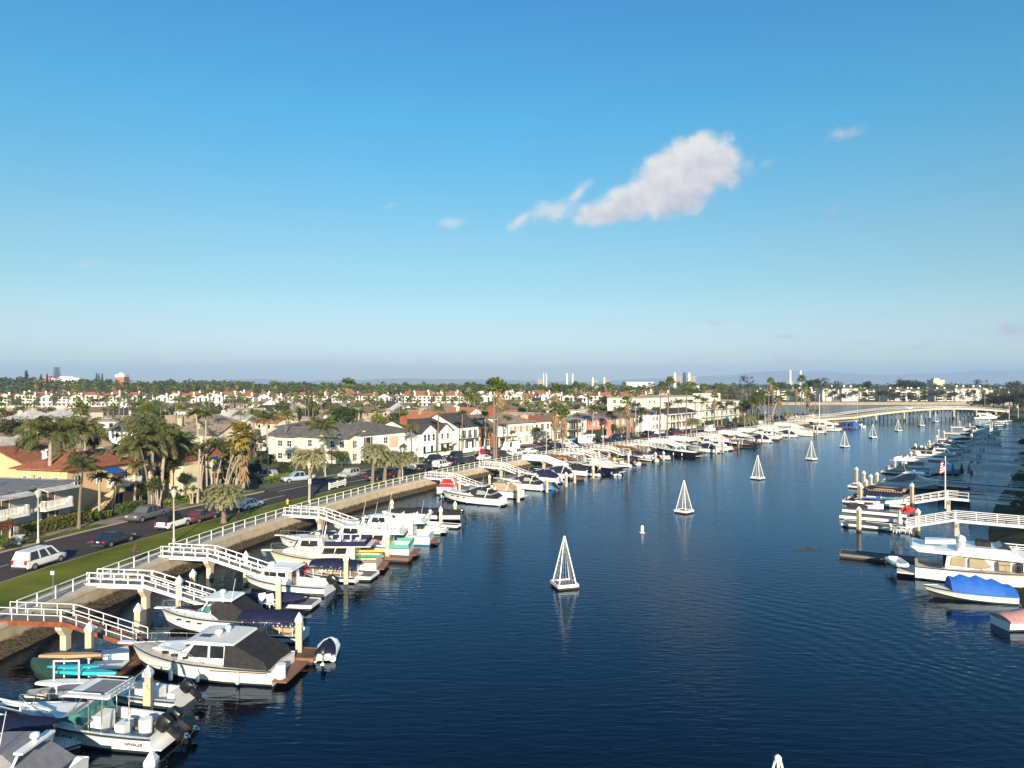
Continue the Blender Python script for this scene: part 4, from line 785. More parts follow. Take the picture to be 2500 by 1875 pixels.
while x < 330:
 px = 1250+x/700*FPX
 if px > 1150 and rnd.random() < .8: dup(TH[rnd.randrange(4)][1], (x, 700+rnd.uniform(-25, 60), 2.3), rnd.uniform(-.4, .4), 'far red roofed house below the power plant', 'far houses below the power plant', (1.2, 1.1, 1.0))
 x += rnd.uniform(10, 18)
for _, root in TH:
 for c in KIDS[root.name]: bpy.data.objects.remove(c)
 bpy.data.objects.remove(root)
mb = MB()
for i in range(0, 56): xa = -400+i*9; mb.bx(xa, xa+8.6, 500.2, 500.5, 2.2, 3.5)
tag(mb.build('canal_fence', TRIM), 'long low white fence in front of the canal townhouses', 'fence')
# ---- far apartments on the right shore
def aptblock(name, W_, D, st, solid):
 r = thing(name, 'x', 'apartment', (0, -500, 2.3)); H = st*3.1; mb = MB(); mb.bx(0, W_, 0, D, -.1, H); mb.build('wall', WALL['stone'], r); roof(r, 'hip', W_, D, H, ROOF['brown'], 1.5, 1.0)
 if not solid:
  for s_ in range(st):
   [(lambda m, n_: (m.bx(W_*(a_+.03), W_*(a_+.35), -.06, .03, s_*3.1+.6, s_*3.1+2.7), m.build('recess', M['glass'], r), n_.bx(W_*a_, W_*(a_+.38), -1.6, -.07, s_*3.1+.1, s_*3.1+1.2), n_.build('balcony', WALL['stone'], r)))(MB(), MB()) for a_ in (.05, .57)]
 for k in range(2): chimney(r, W_*(.3+.4*k), D*.4, H, H+2.6, WALL['white'], 1.6, 1.3)
 return r
A1 = aptblock('apartment_building', 16, 14, 4, True); A2 = aptblock('balcony_apartment', 18, 14, 4, False)
spots = [(2028, 0, 'blank walled one left of the mast'), (2076, 0, 'blank walled one right of the mast'), (2000, 2, 'set back left'), (2120, 2, 'set back'), (2188, 1, 'with balconies, left of the round dark trees'), (2214, 1, 'with balconies below the round dark trees'), (2240, 1, 'with balconies, right of the round dark trees'), (2275, 2, 'dark balconied, shaded by palms'), (2303, 1, 'with balconies above the bridge crest'), (2352, 0, 'broad blank walled, near the dark bank trees'), (2394, 0, 'narrow blank walled, nearest the dark bank trees'), (2418, 1, 'with balconies, last before the dark trees'), (1955, 2, 'behind the leaning palm'), (1900, 2, 'behind the palm row'), (1868, 1, 'left of the palm row'), (2470, 2, 'above the dark bank trees')]
for px, t, lab in spots:
 Y = 668 if t != 2 else 712; o = dup(A1 if t == 0 else A2, ((px-CX)/FPX*Y-8, Y, 2.3), rnd.uniform(-.06, .06)+(.5 if t == 2 else 0), f'four storey cream shore apartment, {lab}', 'cream apartments on the far shore', (.98 if t != 2 else 1.2, 1, .98 if t == 0 else .86))
for root in (A1, A2):
 for c in KIDS[root.name]: bpy.data.objects.remove(c)
 bpy.data.objects.remove(root)
# ---- skyline: power plant, stacks, tower blocks
def at(px, Y): return (px-CX)/FPX*Y
M['stack'] = mat('pale_stack', (.60, .57, .52), .7, .08, .3); M['frame'] = mat('plant_frame', (.30, .24, .21), .8, .2, .3, rgb2=(.52, .44, .38)); M['towerbrick'] = mat('tower_brick', (.42, .16, .10), .8, .1, .2)
def stack(px, ytop, Y, r, lab):
 mb = MB(); z = HC+(HY-ytop)/FPX*Y; x = at(px, Y); mb.lathe([(r*1.15, 0), (r*.85, z*.6), (r*.8, z-1), (r*.95, z-1), (r*.95, z)], 14, (x, Y, 2.3)); o = mb.build('power_stack', M['stack'], smooth=True); tag(o, lab, 'smokestack', 'pale stacks of the power plant')
for px, y, Y, r, lab in ((1327, 914, 1300, 1.6, 'left stack of the close pair beside the boiler frame'), (1334, 915, 1300, 1.6, 'right stack of the close pair beside the boiler frame'), (1384, 914, 1300, 2.4, 'thick white stack behind the round fan palm'), (1398, 915, 1300, 2.0, 'slimmer white stack just right of the thick one'), (1447, 924, 1300, 2.6, 'short thick stack beside the left steel boiler'), (1475, 924, 1300, 2.6, 'short thick stack beside the right steel boiler'), (1647, 913, 1250, 3.2, 'stack showing behind the tall leaning palm crowns'), (1682, 913, 1250, 3.4, 'tall white stack beside the rightmost steel boiler'), (1929, 906, 1500, 3.0, 'left stack rising over the far eucalyptus'), (1954, 907, 1500, 3.0, 'right stack rising over the far eucalyptus')): stack(px, y, Y, r, lab)
def plant(px0, px1, ytop, Y, D, m, lab, name='boiler_house', cat='boiler', steps=5):
 x0, x1 = at(px0, Y), at(px1, Y); z = HC+(HY-ytop)/FPX*Y; r = thing(name, lab, cat, (x0, Y, 2.3)); W_ = x1-x0
 mb = MB(); mb.bx(W_*.1, W_*.9, 1, D-1, 0, z*.98-2.3); mb.build('body', m, r); mb = MB()
 for i in range(steps+1):
  zz = (z-2.3)*(i/steps); mb.bx(0, W_, 0, D, zz-.25, zz+.25)
 for i in range(5):
  mb.bx(W_*i/4-.3, W_*i/4+.3, -.3, .3, 0, z-2.3)
 mb.build('steel_frame', M['frame'], r); return r
plant(1311, 1324, 925, 1300, 12, M['frame'], 'small steel boiler frame left of the paired stacks'); plant(1450, 1459, 929, 1300, 10, M['frame'], 'left of two small boiler frames beside the short stacks'); plant(1478, 1487, 929, 1300, 10, M['frame'], 'right of two small boiler frames beside the short stacks')
plant(1650, 1664, 920, 1250, 14, M['frame'], 'rust toned boiler tower left of the dark mast'); plant(1684, 1699, 920, 1250, 14, M['frame'], 'rust toned boiler tower behind the tall white stack'); plant(1920, 1938, 932, 1500, 14, M['frame'], 'boiler frame at the foot of the far stacks')
for px0, px1, y, Y, lab in ((1530, 1596, 933, 1250, 'long white plant hall with a flat roof'), (1452, 1500, 944, 1240, 'low white plant building below the short stacks'), (1550, 1575, 944, 1230, 'small white tank house under the long hall'), (1690, 1720, 942, 1230, 'low cream plant building right of the tall stack'), (1545, 1552, 946, 1200, 'small round edged white block by the long hall')):
 x0, x1 = at(px0, Y), at(px1, Y); z = HC+(HY-y)/FPX*Y; mb = MB(); mb.bx(x0, x1, Y, Y+30, 2, z); mb.bx(x0-.5, x1+.5, Y-.5, Y+30.5, z-.9, z+.3); tag(mb.build('plant_building', WALL['white']), lab, 'plant building')
mb = MB(); mb.cyl((at(1671, 1260), 1260, 2), (at(1671, 1260), 1260, 38), 2.2, 2.2, 10); tag(mb.build('dark_mast', DARKTRIM), 'dark narrow tower between the two rust toned boilers', 'tower')
def tower(px0, px1, y, Y, wm, lab, wn, capm):
 x0, x1 = at(px0, Y), at(px1, Y); z = HC+(HY-y)/FPX*Y; r = thing('tower_block', lab, 'tower block', (x0, Y, 2.3)); W_ = x1-x0
 mb = MB(); mb.bx(0, W_, 0, 16, 0, z-2.3); mb.build('wall', wm, r); mb = MB(); mb.bx(-.6, W_+.6, -.6, 16.6, z-6, z-2.3+.4); mb.build('roof_band', capm, r); mb = MB(); mb.bx(W_*.2, W_*.7, 4, 12, z-1.9, z+.8); mb.build('roof_house', capm, r)
 for k in range(wn): mb = MB(); zz = 2.5+k*(z-11)/wn; mb.bx(.3, W_*.38, -.1, .02, zz, zz+1.6); mb.build('window_band', M['glass'], r)
tower(282, 303, 915, 1150, M['towerbrick'], 'brick and white office tower above the tree line on the left', 6, WALL['white'])
tower(127, 193, 923, 1250, WALL['white'], 'long pale office block with flat roof left of the brick tower', 2, WALL['white']); tower(104, 122, 922, 1250, M['towerbrick'], 'small brick end block beside the long pale office', 2, M['towerbrick'])
tower(2279, 2305, 928, 1100, WALL['beige'], 'cream office tower above the far apartments on the right', 5, WALL['beige'])
# ------------------------------------------------------------ palms, trees, shrubs
def frond(mb, o, az, el, L, droop, nl, ll, lw, hang, rnd, w=.035, t0=.12):
 pts = [Vector(o)]; n = 7; a = el; sd_ = Vector((-math.sin(az), math.cos(az), 0)); tw = rnd.uniform(-.25, .25)
 for i in range(n): a = el-droop*((i+.5)/n)**1.3; pts.append(pts[-1]+Vector((math.cos(az)*math.cos(a), math.sin(az)*math.cos(a), math.sin(a)))*(L/n)+sd_*tw*L/n*.4)
 for i in range(n):
  wi = w*(1-i/n); a_, b_ = pts[i], pts[i+1]; mb.add([a_-sd_*wi, a_+sd_*wi, b_+sd_*wi*.8, b_-sd_*wi*.8], [(0, 1, 2, 3)])
 for k in range(nl):
  t = t0+(1-t0)*(k+rnd.random())/nl; i = min(n-1, int(t*n)); p = pts[i].lerp(pts[i+1], t*n-i); tg = (pts[i+1]-pts[i]).normalized(); l = ll*(max(.05, math.sin(PI*min(.97, t*.86+.12)))**.6)
  up = sd_.cross(tg)
  for s in (-1, 1):
   d = (sd_*s*1.0+tg*.55+up*rnd.uniform(-.25, .35)+Vector((0, 0, -hang*rnd.uniform(.6, 1.3)))).normalized(); q = p+d*l*rnd.uniform(.8, 1.1); m = p.lerp(q, .5)+Vector((0, 0, .06*l))
   mb.add([p, m+tg*lw, q, m-tg*lw], [(0, 1, 2, 3)])
def fanleaf(mb, o, az, el, pl, R, nseg, rnd, droop=.3):
 d = Vector((math.cos(az)*math.cos(el), math.sin(az)*math.cos(el), math.sin(el))); s = Vector((-math.sin(az), math.cos(az), 0)); c = Vector(o)+d*pl
 mb.add([Vector(o)-s*.03, Vector(o)+s*.03, c+s*.02, c-s*.02], [(0, 1, 2, 3)]); up = s.cross(d); roll = rnd.uniform(-.5, .5); s2 = s*math.cos(roll)+up*math.sin(roll)
 for k in range(nseg):
  a = (k/(nseg-1)-.5)*PI*1.05; v = d*math.cos(a)+s2*math.sin(a); r = R*(1-.25*abs(a)/1.7)*rnd.uniform(.85, 1.1); tip = c+v*r+Vector((0, 0, -droop*r*rnd.uniform(.4, 1.2))); m = c+v*r*.55; q = v.cross(up).normalized()*R*.2
  mb.add([c, m+q, tip, m-q], [(0, 1, 2, 3)])
def crown_queen(seed, n=26, nl=36, L=3.3):
 rnd = random.Random(seed); mb = MB()
 for i in range(n): frond(mb, (0, 0, 0), i*2.39996+rnd.uniform(-.3, .3), math.radians(rnd.choice((85, 70, 60, 50, 40, 30, 18, 5))+rnd.uniform(-8, 8)), L*rnd.uniform(.85, 1.1), rnd.uniform(1.5, 2.1), nl, .85, .052, 1.0, rnd)
 return mb
def crown_pindo(seed, n=84, nl=24, L=3.0, ll=.5):
 rnd = random.Random(seed); mb = MB()
 for i in range(n): e = 82-75*(i/n)**1.1; frond(mb, (0, 0, 0), i*2.39996, math.radians(e), L*rnd.uniform(.9, 1.08), 2.2+rnd.uniform(-.25, .25)-(.6-e/90*.6), nl, ll, .075, .35, rnd, .03)
 return mb
def crown_date(seed, n=50, L=3.6): 
 rnd = random.Random(seed); mb = MB()
 for i in range(n): e = 80-85*(i/n); frond(mb, (0, 0, 0), i*2.39996, math.radians(e), L*rnd.uniform(.9, 1.08), 1.0+rnd.uniform(-.2, .2), 24, .6, .05, .15, rnd, .04)
 return mb
def crown_fan(seed, n=34, nseg=9, lo=-35):
 rnd = random.Random(seed); mb = MB()
 for i in range(n): fanleaf(mb, (0, 0, rnd.uniform(-.3, .2)), i*2.39996, math.radians(85+(lo-85)*(i/n)+rnd.uniform(-8, 8)), rnd.uniform(.8, 1.25), rnd.uniform(.8, 1.05), nseg, rnd)
 return mb
def skirt(seed, n=26, L=2.0):
 rnd = random.Random(seed); mb = MB()
 for i in range(n): az = i*2.4; zz = -rnd.uniform(.2, L); fanleaf(mb, (math.cos(az)*.15, math.sin(az)*.15, zz), az, math.radians(rnd.uniform(-72, -45)), rnd.uniform(.5, .9), .75, 5, rnd, .6)
 return mb
def proto(mb, name, m): o = mb.build(name, m, fix=False); COL.objects.unlink(o); return o.data
CR = {'queen': [proto(crown_queen(s), 'crown', M['queen']) for s in (1, 2, 3)], 'pindo': [proto(crown_pindo(s), 'crown', M['pindo']) for s in (4, 5)], 'date': [proto(crown_date(6), 'crown', M['fan'])],
  'fan': [proto(crown_fan(s), 'crown', M['fan']) for s in (7, 8)], 'fany': [proto(crown_fan(9, 40, 9, -70), 'crown', M['fan_yellow'])], 'fanlow': [proto(crown_fan(s, 24, 7, -45), 'crown', M['fan']) for s in (10, 11, 12)], 'queenlow': [proto(crown_queen(13, 18, 14), 'crown', M['queen']), proto(crown_queen(14, 17, 14), 'crown', M['queen'])]}
XT = {}
for l_ in CR.values():
 for d_ in l_: rr = sorted(math.hypot(v.co.x, v.co.y) for v in d_.vertices); XT[d_.name] = rr[int(len(rr)*.985)]
SK = proto(skirt(15), 'skirt', M['skirt']); SKL = proto(skirt(16, 40, 3.0), 'skirt', M['skirt'])
def ob(name, data, parent, loc=(0, 0, 0), rz=0, sc=1):
 o = bpy.data.objects.new(name, data); COL.objects.link(o); o.parent = parent; o.location = loc; o.rotation_euler = (0, 0, rz); o.scale = sc if isinstance(sc, tuple) else (sc,)*3; KIDS.setdefault(parent.name, []).append(o); return o
TR = {}
def trunk_data(lean, h, r, m):
 key = (round(lean[0], 1), round(lean[1], 1), round(h, 1), round(r, 2), m.name)
 if key in TR: return TR[key]
 mb = MB(); rings = []; n = 7
 for i in range(n+1):
  t = i/n; rr = r*(1.25-.5*t) if i else r*1.6; c = (lean[0]*t*t, lean[1]*t*t, h*t); rings.append([(c[0]+rr*math.cos(k*PI/4), c[1]+rr*math.sin(k*PI/4), c[2]) for k in range(8)])
 mb.loft(rings); TR[key] = proto(mb, 'trunk', m); return TR[key]
prnd = random.Random(99)
def palm(kind, label, base, top, sc=1.0, r=.16, bark='bark', name=None, cat='palm tree', group=None, sk=None, z0=2.06, fit=True):
 """base (x,y), top = crown centre world point"""
 nm = name or {'queen': 'queen_palm', 'queenlow': 'queen_palm', 'pindo': 'arching_palm', 'date': 'date_palm', 'fan': 'fan_palm', 'fany': 'fan_palm', 'fanlow': 'fan_palm'}[kind]
 t = thing(nm, label, cat, (base[0], base[1], z0), 0, group); data = CR[kind][prnd.randrange(len(CR[kind]))]; sc = sc*({'queen': 2.7, 'queenlow': 2.7, 'pindo': 2.35, 'date': 3.3, 'fan': 1.85, 'fany': 1.9, 'fanlow': 1.85}[kind]/XT[data.name]) if fit else sc; h = top[2]-z0; lean = (top[0]-base[0], top[1]-base[1])
 ob('trunk', trunk_data(lean, h, r, M[bark]), t); ob('crown', data, t, (lean[0], lean[1], h), prnd.uniform(0, 6.28), sc)
 if sk: ob('skirt', SKL if sk > 1.6 else SK, t, (lean[0], lean[1], h-.1), prnd.uniform(0, 6.28), (sc, sc, sc*min(sk, 1.6)))
 return t
def palm_px(kind, label, bx, d, cx, cy, rpx, bank=LB, **k):
 if kind == 'pindo': rpx *= 1.12
 """foot at image column bx on the line d metres in from the bank; crown centre seen at (cx, cy), radius rpx"""
 q = bank.spx(bx, d, 2.08); p = bank.at(q, d, 2.08); Y = p.y; top = ((cx-CX)/FPX*Y, Y, HC+(HY-cy)/FPX*Y); R0 = {'queen': 2.7, 'queenlow': 2.7, 'pindo': 2.35, 'date': 3.3, 'fan': 1.85, 'fany': 1.9, 'fanlow': 1.85}[kind]
 return palm(kind, label, (p.x, p.y), top, rpx/FPX*Y/R0, **k)
# arching grey-green palms on the grass by the walkway
palm_px('pindo', 'squat grey-green arching palm on the grass, nearest the camera', 545, 4.2, 546, 1212, 48, r=.26)
palm_px('pindo', 'tall grey-green arching palm on the grass by the signed lamp', 757, 4.0, 757, 1122, 42, r=.24)
palm_px('pindo', 'grey-green arching palm on the grass, left of the close pair', 908, 3.6, 915, 1106, 36, r=.26); palm_px('pindo', 'shaggy arching palm on the grass, middle of three together', 940, 3.6, 945, 1120, 31, r=.3)
palm_px('pindo', 'shaggy arching palm on the grass, right of three together', 975, 3.6, 986, 1122, 33, r=.3)
palm_px('pindo', 'bushy arching palm on the grass in front of the hotel', 1686, 3.2, 1693, 1033, 19, r=.3); palm_px('pindo', 'wide arching palm at the end of the hotel wing', 1822, 6, 1826, 1024, 22, r=.3); palm_px('pindo', 'arching palm beside the car park near the bridge', 1925, 8, 1925, 1013, 14, r=.3)
palm_px('pindo', 'low bushy palm at the bridge approach, left of two', 1982, 12, 1982, 1004, 8, r=.25); palm_px('pindo', 'low bushy palm at the bridge approach, right of two', 2000, 12, 2000, 1004, 8, r=.25)
# feather palms on the far side of the street
FS = d1(60)+ROADW+1.1
for bx, d, cx, cy, rp, lb in ((195, FS, 203, 1140, 44, 'feather palm with a brown trunk in the verge before the orange stair'), (122, 30, 124, 1058, 74, 'great feather palm with a pale trunk rising behind the grey block'), (186, 46, 186, 1052, 46, 'feather palm behind the red tile roof, left of two'), (206, 46, 207, 1050, 44, 'feather palm behind the red tile roof, right of two'),
       (365, 21, 340, 1085, 48, 'feather palm at the left of the big shaded clump'), (372, 23, 372, 1062, 62, 'tallest feather palm of the big shaded clump'), (392, 24, 405, 1080, 56, 'feather palm at the right of the big shaded clump'), (345, 25, 322, 1100, 38, 'low feather palm leaning left out of the shaded clump'), (420, 27, 432, 1078, 46, 'feather palm behind the right side of the shaded clump'), (384, 26, 352, 1040, 48, 'feather palm standing high behind the shaded clump'),
       (240, 22, 243, 1165, 24, 'small dark palm against the orange front wall'), (280, 24, 283, 1172, 17, 'small palm beside the arched stair'), (330, 23, 336, 1140, 26, 'slim feather palm before the orange building'),
       (488, 22, 478, 1010, 24, 'very tall thin feather palm above the peach villa'), (504, 23, 502, 1010, 20, 'tall thin palm just right of the tallest above the peach villa'), (486, 17.5, 488, 1095, 22, 'young feather palm in front of the peach villa'),
       (652, 24, 651, 1022, 28, 'tall straight feather palm before the cream apartments'), (793, 22, 791, 1044, 40, 'feather palm with a drooping crown before the cream apartments'), (697, 44, 700, 1012, 17, 'small feather palm behind the cream apartments'), (765, 60, 764, 993, 17, 'feather palm with a pale trunk behind the low white house'),
       (1005, 19.5, 1005, 1045, 19, 'feather palm in front of the twin gabled house'), (1069, 18, 1071, 999, 17, 'slim tall palm at the right end of the twin gabled house'), (1129, 17.5, 1129, 1010, 16, 'slim palm before the long white balcony'), (1239, 17, 1239, 1022, 13, 'feather palm at the right side of the brick house'), (1186, 17.5, 1183, 1012, 12, 'thin palm against the brick house front'),
       (1311, 19, 1311, 1052, 13, 'short palm against the red tile house'), (1411, 20, 1411, 1015, 14, 'feather palm by the timber balconies'), (1446, 18, 1450, 1000, 22, 'broad feather palm in front of the pink house'), (1515, 17, 1517, 1002, 17, 'feather palm in front of the tan house'), (1482, 17, 1488, 1010, 12, 'leaning thin palm between pink and tan houses'), (1552, 18, 1552, 990, 14, 'feather palm by the shaded bungalow'),
       (1566, 24, 1567, 1002, 12, 'short palm in the shrubs by the shaded bungalow'), (1602, 20, 1602, 1000, 12, 'palm before the plain white house'), (1657, 21, 1656, 982, 13, 'feather palm above the gallery block'), (1630, 20, 1632, 990, 13, 'pale feather palm at the left of the gallery block'), (1752, 18, 1752, 988, 14, 'feather palm with drooping crown before the hotel wing'), (1782, 19, 1782, 988, 14, 'feather palm against the hotel wing balconies'), (1802, 19, 1801, 998, 10, 'small palm at the right corner of the hotel wing'), (1762, 18, 1761, 996, 10, 'small palm just right of the drooping one at the hotel wing'), (1720, 22, 1720, 978, 12, 'palm at the left corner of the hotel wing'), (1702, 24, 1703, 972, 13, 'palm between the hotel block and wing')):
 palm_px('queen', lb, bx, d, cx, cy, rp*1.08, r=.15 if rp < 50 else .24, bark='bark' if bx % 2 else 'bark_pale')
palm_px('date', 'broad date palm with a golden green crown behind the shaded clump', 358, 58, 360, 1004, 38, r=.3); palm_px('date', 'round date palm crown in the dark palm grove', 1835, 16, 1838, 985, 24, r=.45, bark='skirt'); palm_px('date', 'second date palm crown in the dark palm grove', 1850, 22, 1856, 975, 22, r=.45, bark='skirt')
# fan palms
palm_px('fany', 'shaggy yellowing fan palm beside the stop sign', 577, 17.5, 590, 1058, 34, r=.3, bark='bark_pale', sk=2.2); palm_px('fany', 'slim fan palm with yellow fronds at the peach villa corner', 560, 20, 567, 1085, 17, r=.14)
for bx, d, cx, cy, rp, sk, lb in ((1207, 3.0, 1205, 940, 15, 1.2, 'very tall fan palm by the walkway, left of the tall pair'), (1211, 3.1, 1222, 946, 15, 1.4, 'very tall fan palm by the walkway, right of the tall pair'), (1355, 3, 1356, 998, 17, 1.6, 'fan palm with a shaggy skirt on the verge, left of two'), (1374, 3, 1376, 1005, 16, 2.4, 'fan palm with a long tan skirt on the verge, right of two'), (1355, 30, 1356, 950, 15, 1.4, 'tall fan palm rising behind the teal balcony house'),
       (1531, 3, 1531, 977, 12, 3.0, 'fan palm with a long hanging skirt on the verge before the tan house'), (1610, 3, 1615, 941, 11, 1, 'tall fan palm on the verge, left of the pair before the hotel block'), (1629, 3, 1636, 932, 13, 1, 'tallest fan palm before the hotel block'), (1676, 3, 1677, 953, 11, 1, 'tall fan palm on the verge at the hotel block corner'), (1480+56, 12, 1533, 952, 9, 1, 'slim fan palm behind the tan house'),
       (1744, 8, 1745, 966, 10, 1.6, 'fan palm with an orange skirt before the hotel wing'), (1867, 4, 1867, 962, 9, 1.2, 'fan palm at the left end of the bridge palm row'), (1875, 5, 1881, 930, 9, 1.4, 'tall fan palm, second in the bridge palm row'), (1887, 12, 1887, 939, 8, 1.2, 'fan palm set back, third in the bridge palm row'), (1896, 18, 1897, 945, 9, 1.2, 'fan palm, fourth in the bridge palm row'), (1903, 4, 1901, 972, 7, 2.8, 'short fan palm with a tan skirt in the bridge palm row'), (1922, 6, 1923, 962, 8, 1.2, 'fan palm before the far water, middle of the bridge row'), (1942, 6, 1944, 945, 8, 2, 'fan palm right of the middle in the bridge row'), (1956, 5, 1957, 926, 11, 1.2, 'tallest fan palm of the bridge palm row'), (1965, 8, 1966, 943, 7, 1.6, 'fan palm right beside the tallest of the bridge row'), (1974, 10, 1973, 963, 9, 2, 'low shaggy fan palm near the bridge'), (1990, 14, 1993, 945, 8, 1, 'fan palm last in the bridge palm row')):
 palm_px('fan', lb, bx, d, cx, cy, rp*(1.45 if cy < 950 and bx < 1250 else 1.15), r=.2, bark='bark', sk=sk if sk > 1.3 else None)
t = palm_px('fan', 'pale leaning palm trunk bent over by the far water', 1884, 9, 1905, 972, 7, r=.22, bark='bark_pale', sk=2)
# bird-of-paradise / banana clumps
def banana(label, bx, d, cy, rpx, n=5, bank=LB, lean=0):
 q = bank.spx(bx, d, 2.08); p = bank.at(q, d, 2.08); Y = p.y; h = HC+(HY-cy)/FPX*Y-2.06; rnd = random.Random(bx); t = thing('giant_bird_of_paradise', label, 'plant', (p.x, p.y, 2.06)); s = rpx/FPX*Y
 for k in range(n):
  lx, ly = rnd.uniform(-1, 1)*s*.6+lean, rnd.uniform(-1, 1)*s*.6; hh = h*rnd.uniform(.75, 1.1); ob('stem', trunk_data((lx, ly), hh, .09, M['bark_pale']), t, (lx*.3, ly*.3, 0)); mb = MB()
  for j in range(11):
   az = j*2.4+k; el = math.radians(rnd.uniform(25, 85)); d_ = Vector((math.cos(az)*math.cos(el), math.sin(az)*math.cos(el), math.sin(el))); sd_ = Vector((-math.sin(az), math.cos(az), 0)); L = s*rnd.uniform(.7, 1.1); o = Vector((lx*1.3, ly*1.3, hh)); a, b, c = o+d_*L*.3, o+d_*L*.7+Vector((0, 0, -.05*L)), o+d_*L+Vector((0, 0, -.25*L)); w = L*.16
   mb.add([o, o+d_*L*.3+sd_*w*.8, b+sd_*w, c, b-sd_*w, a-sd_*w*.8], [(0, 1, 2, 3), (0, 3, 4, 5)])
  mb.build('leaves', M['banana'], t, fix=False)
for a in (('clump of banana-leaved plants at the right corner of the peach villa', 540, 19, 1090, 20, 6, LB, 2), ('broad leaved bird of paradise left of the stop sign', 522, 18, 1130, 18, 5), ('tall bird of paradise before the peach wall', 480, 20, 1092, 22, 4, LB, 1), ('bright bird of paradise in the shaded clump', 385, 20, 1175, 17, 4), ('low bird of paradise by the peach villa base', 470, 18, 1188, 15, 4), ('big dark bird of paradise beside the shaggy fan palm', 596, 21, 1110, 22, 6), ('bird of paradise between villa and side street', 560, 21, 1160, 22, 6), ('bird of paradise behind the shaggy fan palm', 568, 23, 1120, 20, 5), ('small banana plant at the cream apartments corner', 640, 27, 1130, 16, 4)): banana(*a)
# leafy trees and shrubs
def leafcloud(seed, n, clusters, rad, leaf, squash=1.0, hollow=.6):
 rnd = random.Random(seed); mb = MB()
 for _ in range(n):
  c, cr = clusters[rnd.randrange(len(clusters))]; v = Vector((rnd.gauss(0, 1), rnd.gauss(0, 1), rnd.gauss(0, 1))).normalized()*cr*(hollow+(1-hollow)*rnd.random())*rnd.uniform(.85, 1.15); p = Vector(c)+Vector((v.x, v.y, v.z*squash)); u = Vector((rnd.gauss(0, 1), rnd.gauss(0, 1), rnd.gauss(0, .6))).normalized()*leaf*rnd.uniform(.6, 1.3); w = u.orthogonal().normalized()*leaf*rnd.uniform(.4, .9); w.rotate(Matrix.Rotation(rnd.random()*6.28, 3, u.normalized()))
  mb.add([p-u, p+w, p+u, p-w], [(0, 1, 2, 3)])
 return mb
def tree_proto(kind, seed, m, n=1100, leaf=.10):
 rnd = random.Random(seed)
 if kind == 'round': cl = [((math.cos(a)*.6*r, math.sin(a)*.6*r, z), rnd.uniform(.26, .42)) for a, r, z in ((rnd.uniform(0, 6.28), rnd.random()**.5*1.1, rnd.uniform(-.35, .5)) for _ in range(16))]
 elif kind == 'loose': cl = [((math.cos(a)*.85*r, math.sin(a)*.85*r, z), rnd.uniform(.14, .27)) for a, r, z in ((rnd.uniform(0, 6.28), rnd.random()**.5, rnd.uniform(-.5, .8)) for _ in range(22))]
 elif kind == 'column': cl = [((rnd.uniform(-.12, .12), rnd.uniform(-.12, .12), -1+2*i/12), .34*math.sin(PI*(i+1.2)/14)+.05) for i in range(13)]
 elif kind == 'cone': cl = [((math.cos(a)*r, math.sin(a)*r, z), .2+.12*rnd.random()) for a, r, z in ((rnd.uniform(0, 6.28), (1-(z0+1)/2)*.5, z0) for z0 in [-.9+1.9*i/20 for i in range(20)])]
 mb = leafcloud(seed, n, cl, 1, leaf); c = proto(mb, 'crown', m); tb = MB(); tb.cyl((0, 0, 0), (0, 0, 1), .06, .035, 7)
 for c_, r in cl[:8]: tb.cyl((0, 0, .75), (c_[0]*.8, c_[1]*.8, 1+.5*(c_[2]+.6)), .03, .01, 5)
 return c, proto(tb, 'trunk', M['bark_dark'])
TP = {k: [tree_proto(kd, s, M[m], n, lf) for s in sd] for k, kd, m, n, lf, sd in (('green', 'round', 'leaf', 1500, .075, (1, 2)), ('dark', 'round', 'leaf_dark', 1500, .075, (3, 4)), ('olive', 'loose', 'leaf_olive', 1300, .07, (5, 6)), ('bright', 'round', 'leaf_bright', 1300, .08, (7,)), ('column', 'column', 'leaf_dark', 900, .09, (8,)), ('cone', 'cone', 'leaf_dark', 900, .09, (9,)), ('red', 'round', 'leaf_red', 1000, .08, (10,)), ('sparse', 'loose', 'leaf_dark', 800, .06, (11,)))}
def tree(kind, label, x, y, z0, h, r, name='tree', cat='tree', group=None, rh=None, bare=.35):
 """h = overall height, r = crown radius"""
 t = thing(name, label, cat, (x, y, z0), 0, group); c, tk = TP[kind][prnd.randrange(len(TP[kind]))]; ch = rh or min(r, h*.48); zc = h-ch*.95
 ob('trunk', tk, t, (0, 0, 0), prnd.uniform(0, 6), (r*1.1, r*1.1, max(.2, zc*.9))); ob('crown', c, t, (0, 0, zc), prnd.uniform(0, 6.28), (r, r, ch)); return t
def tree_px(kind, label, px, d, ytop, rpx, bank=LB, **k):
 q = bank.spx(px, d, 2.08); p = bank.at(q, d, 2.08); Y = p.y; return tree(kind, label, p.x, p.y, 2.06, HC+(HY-ytop)/FPX*Y-2.06, rpx/FPX*Y, **k)
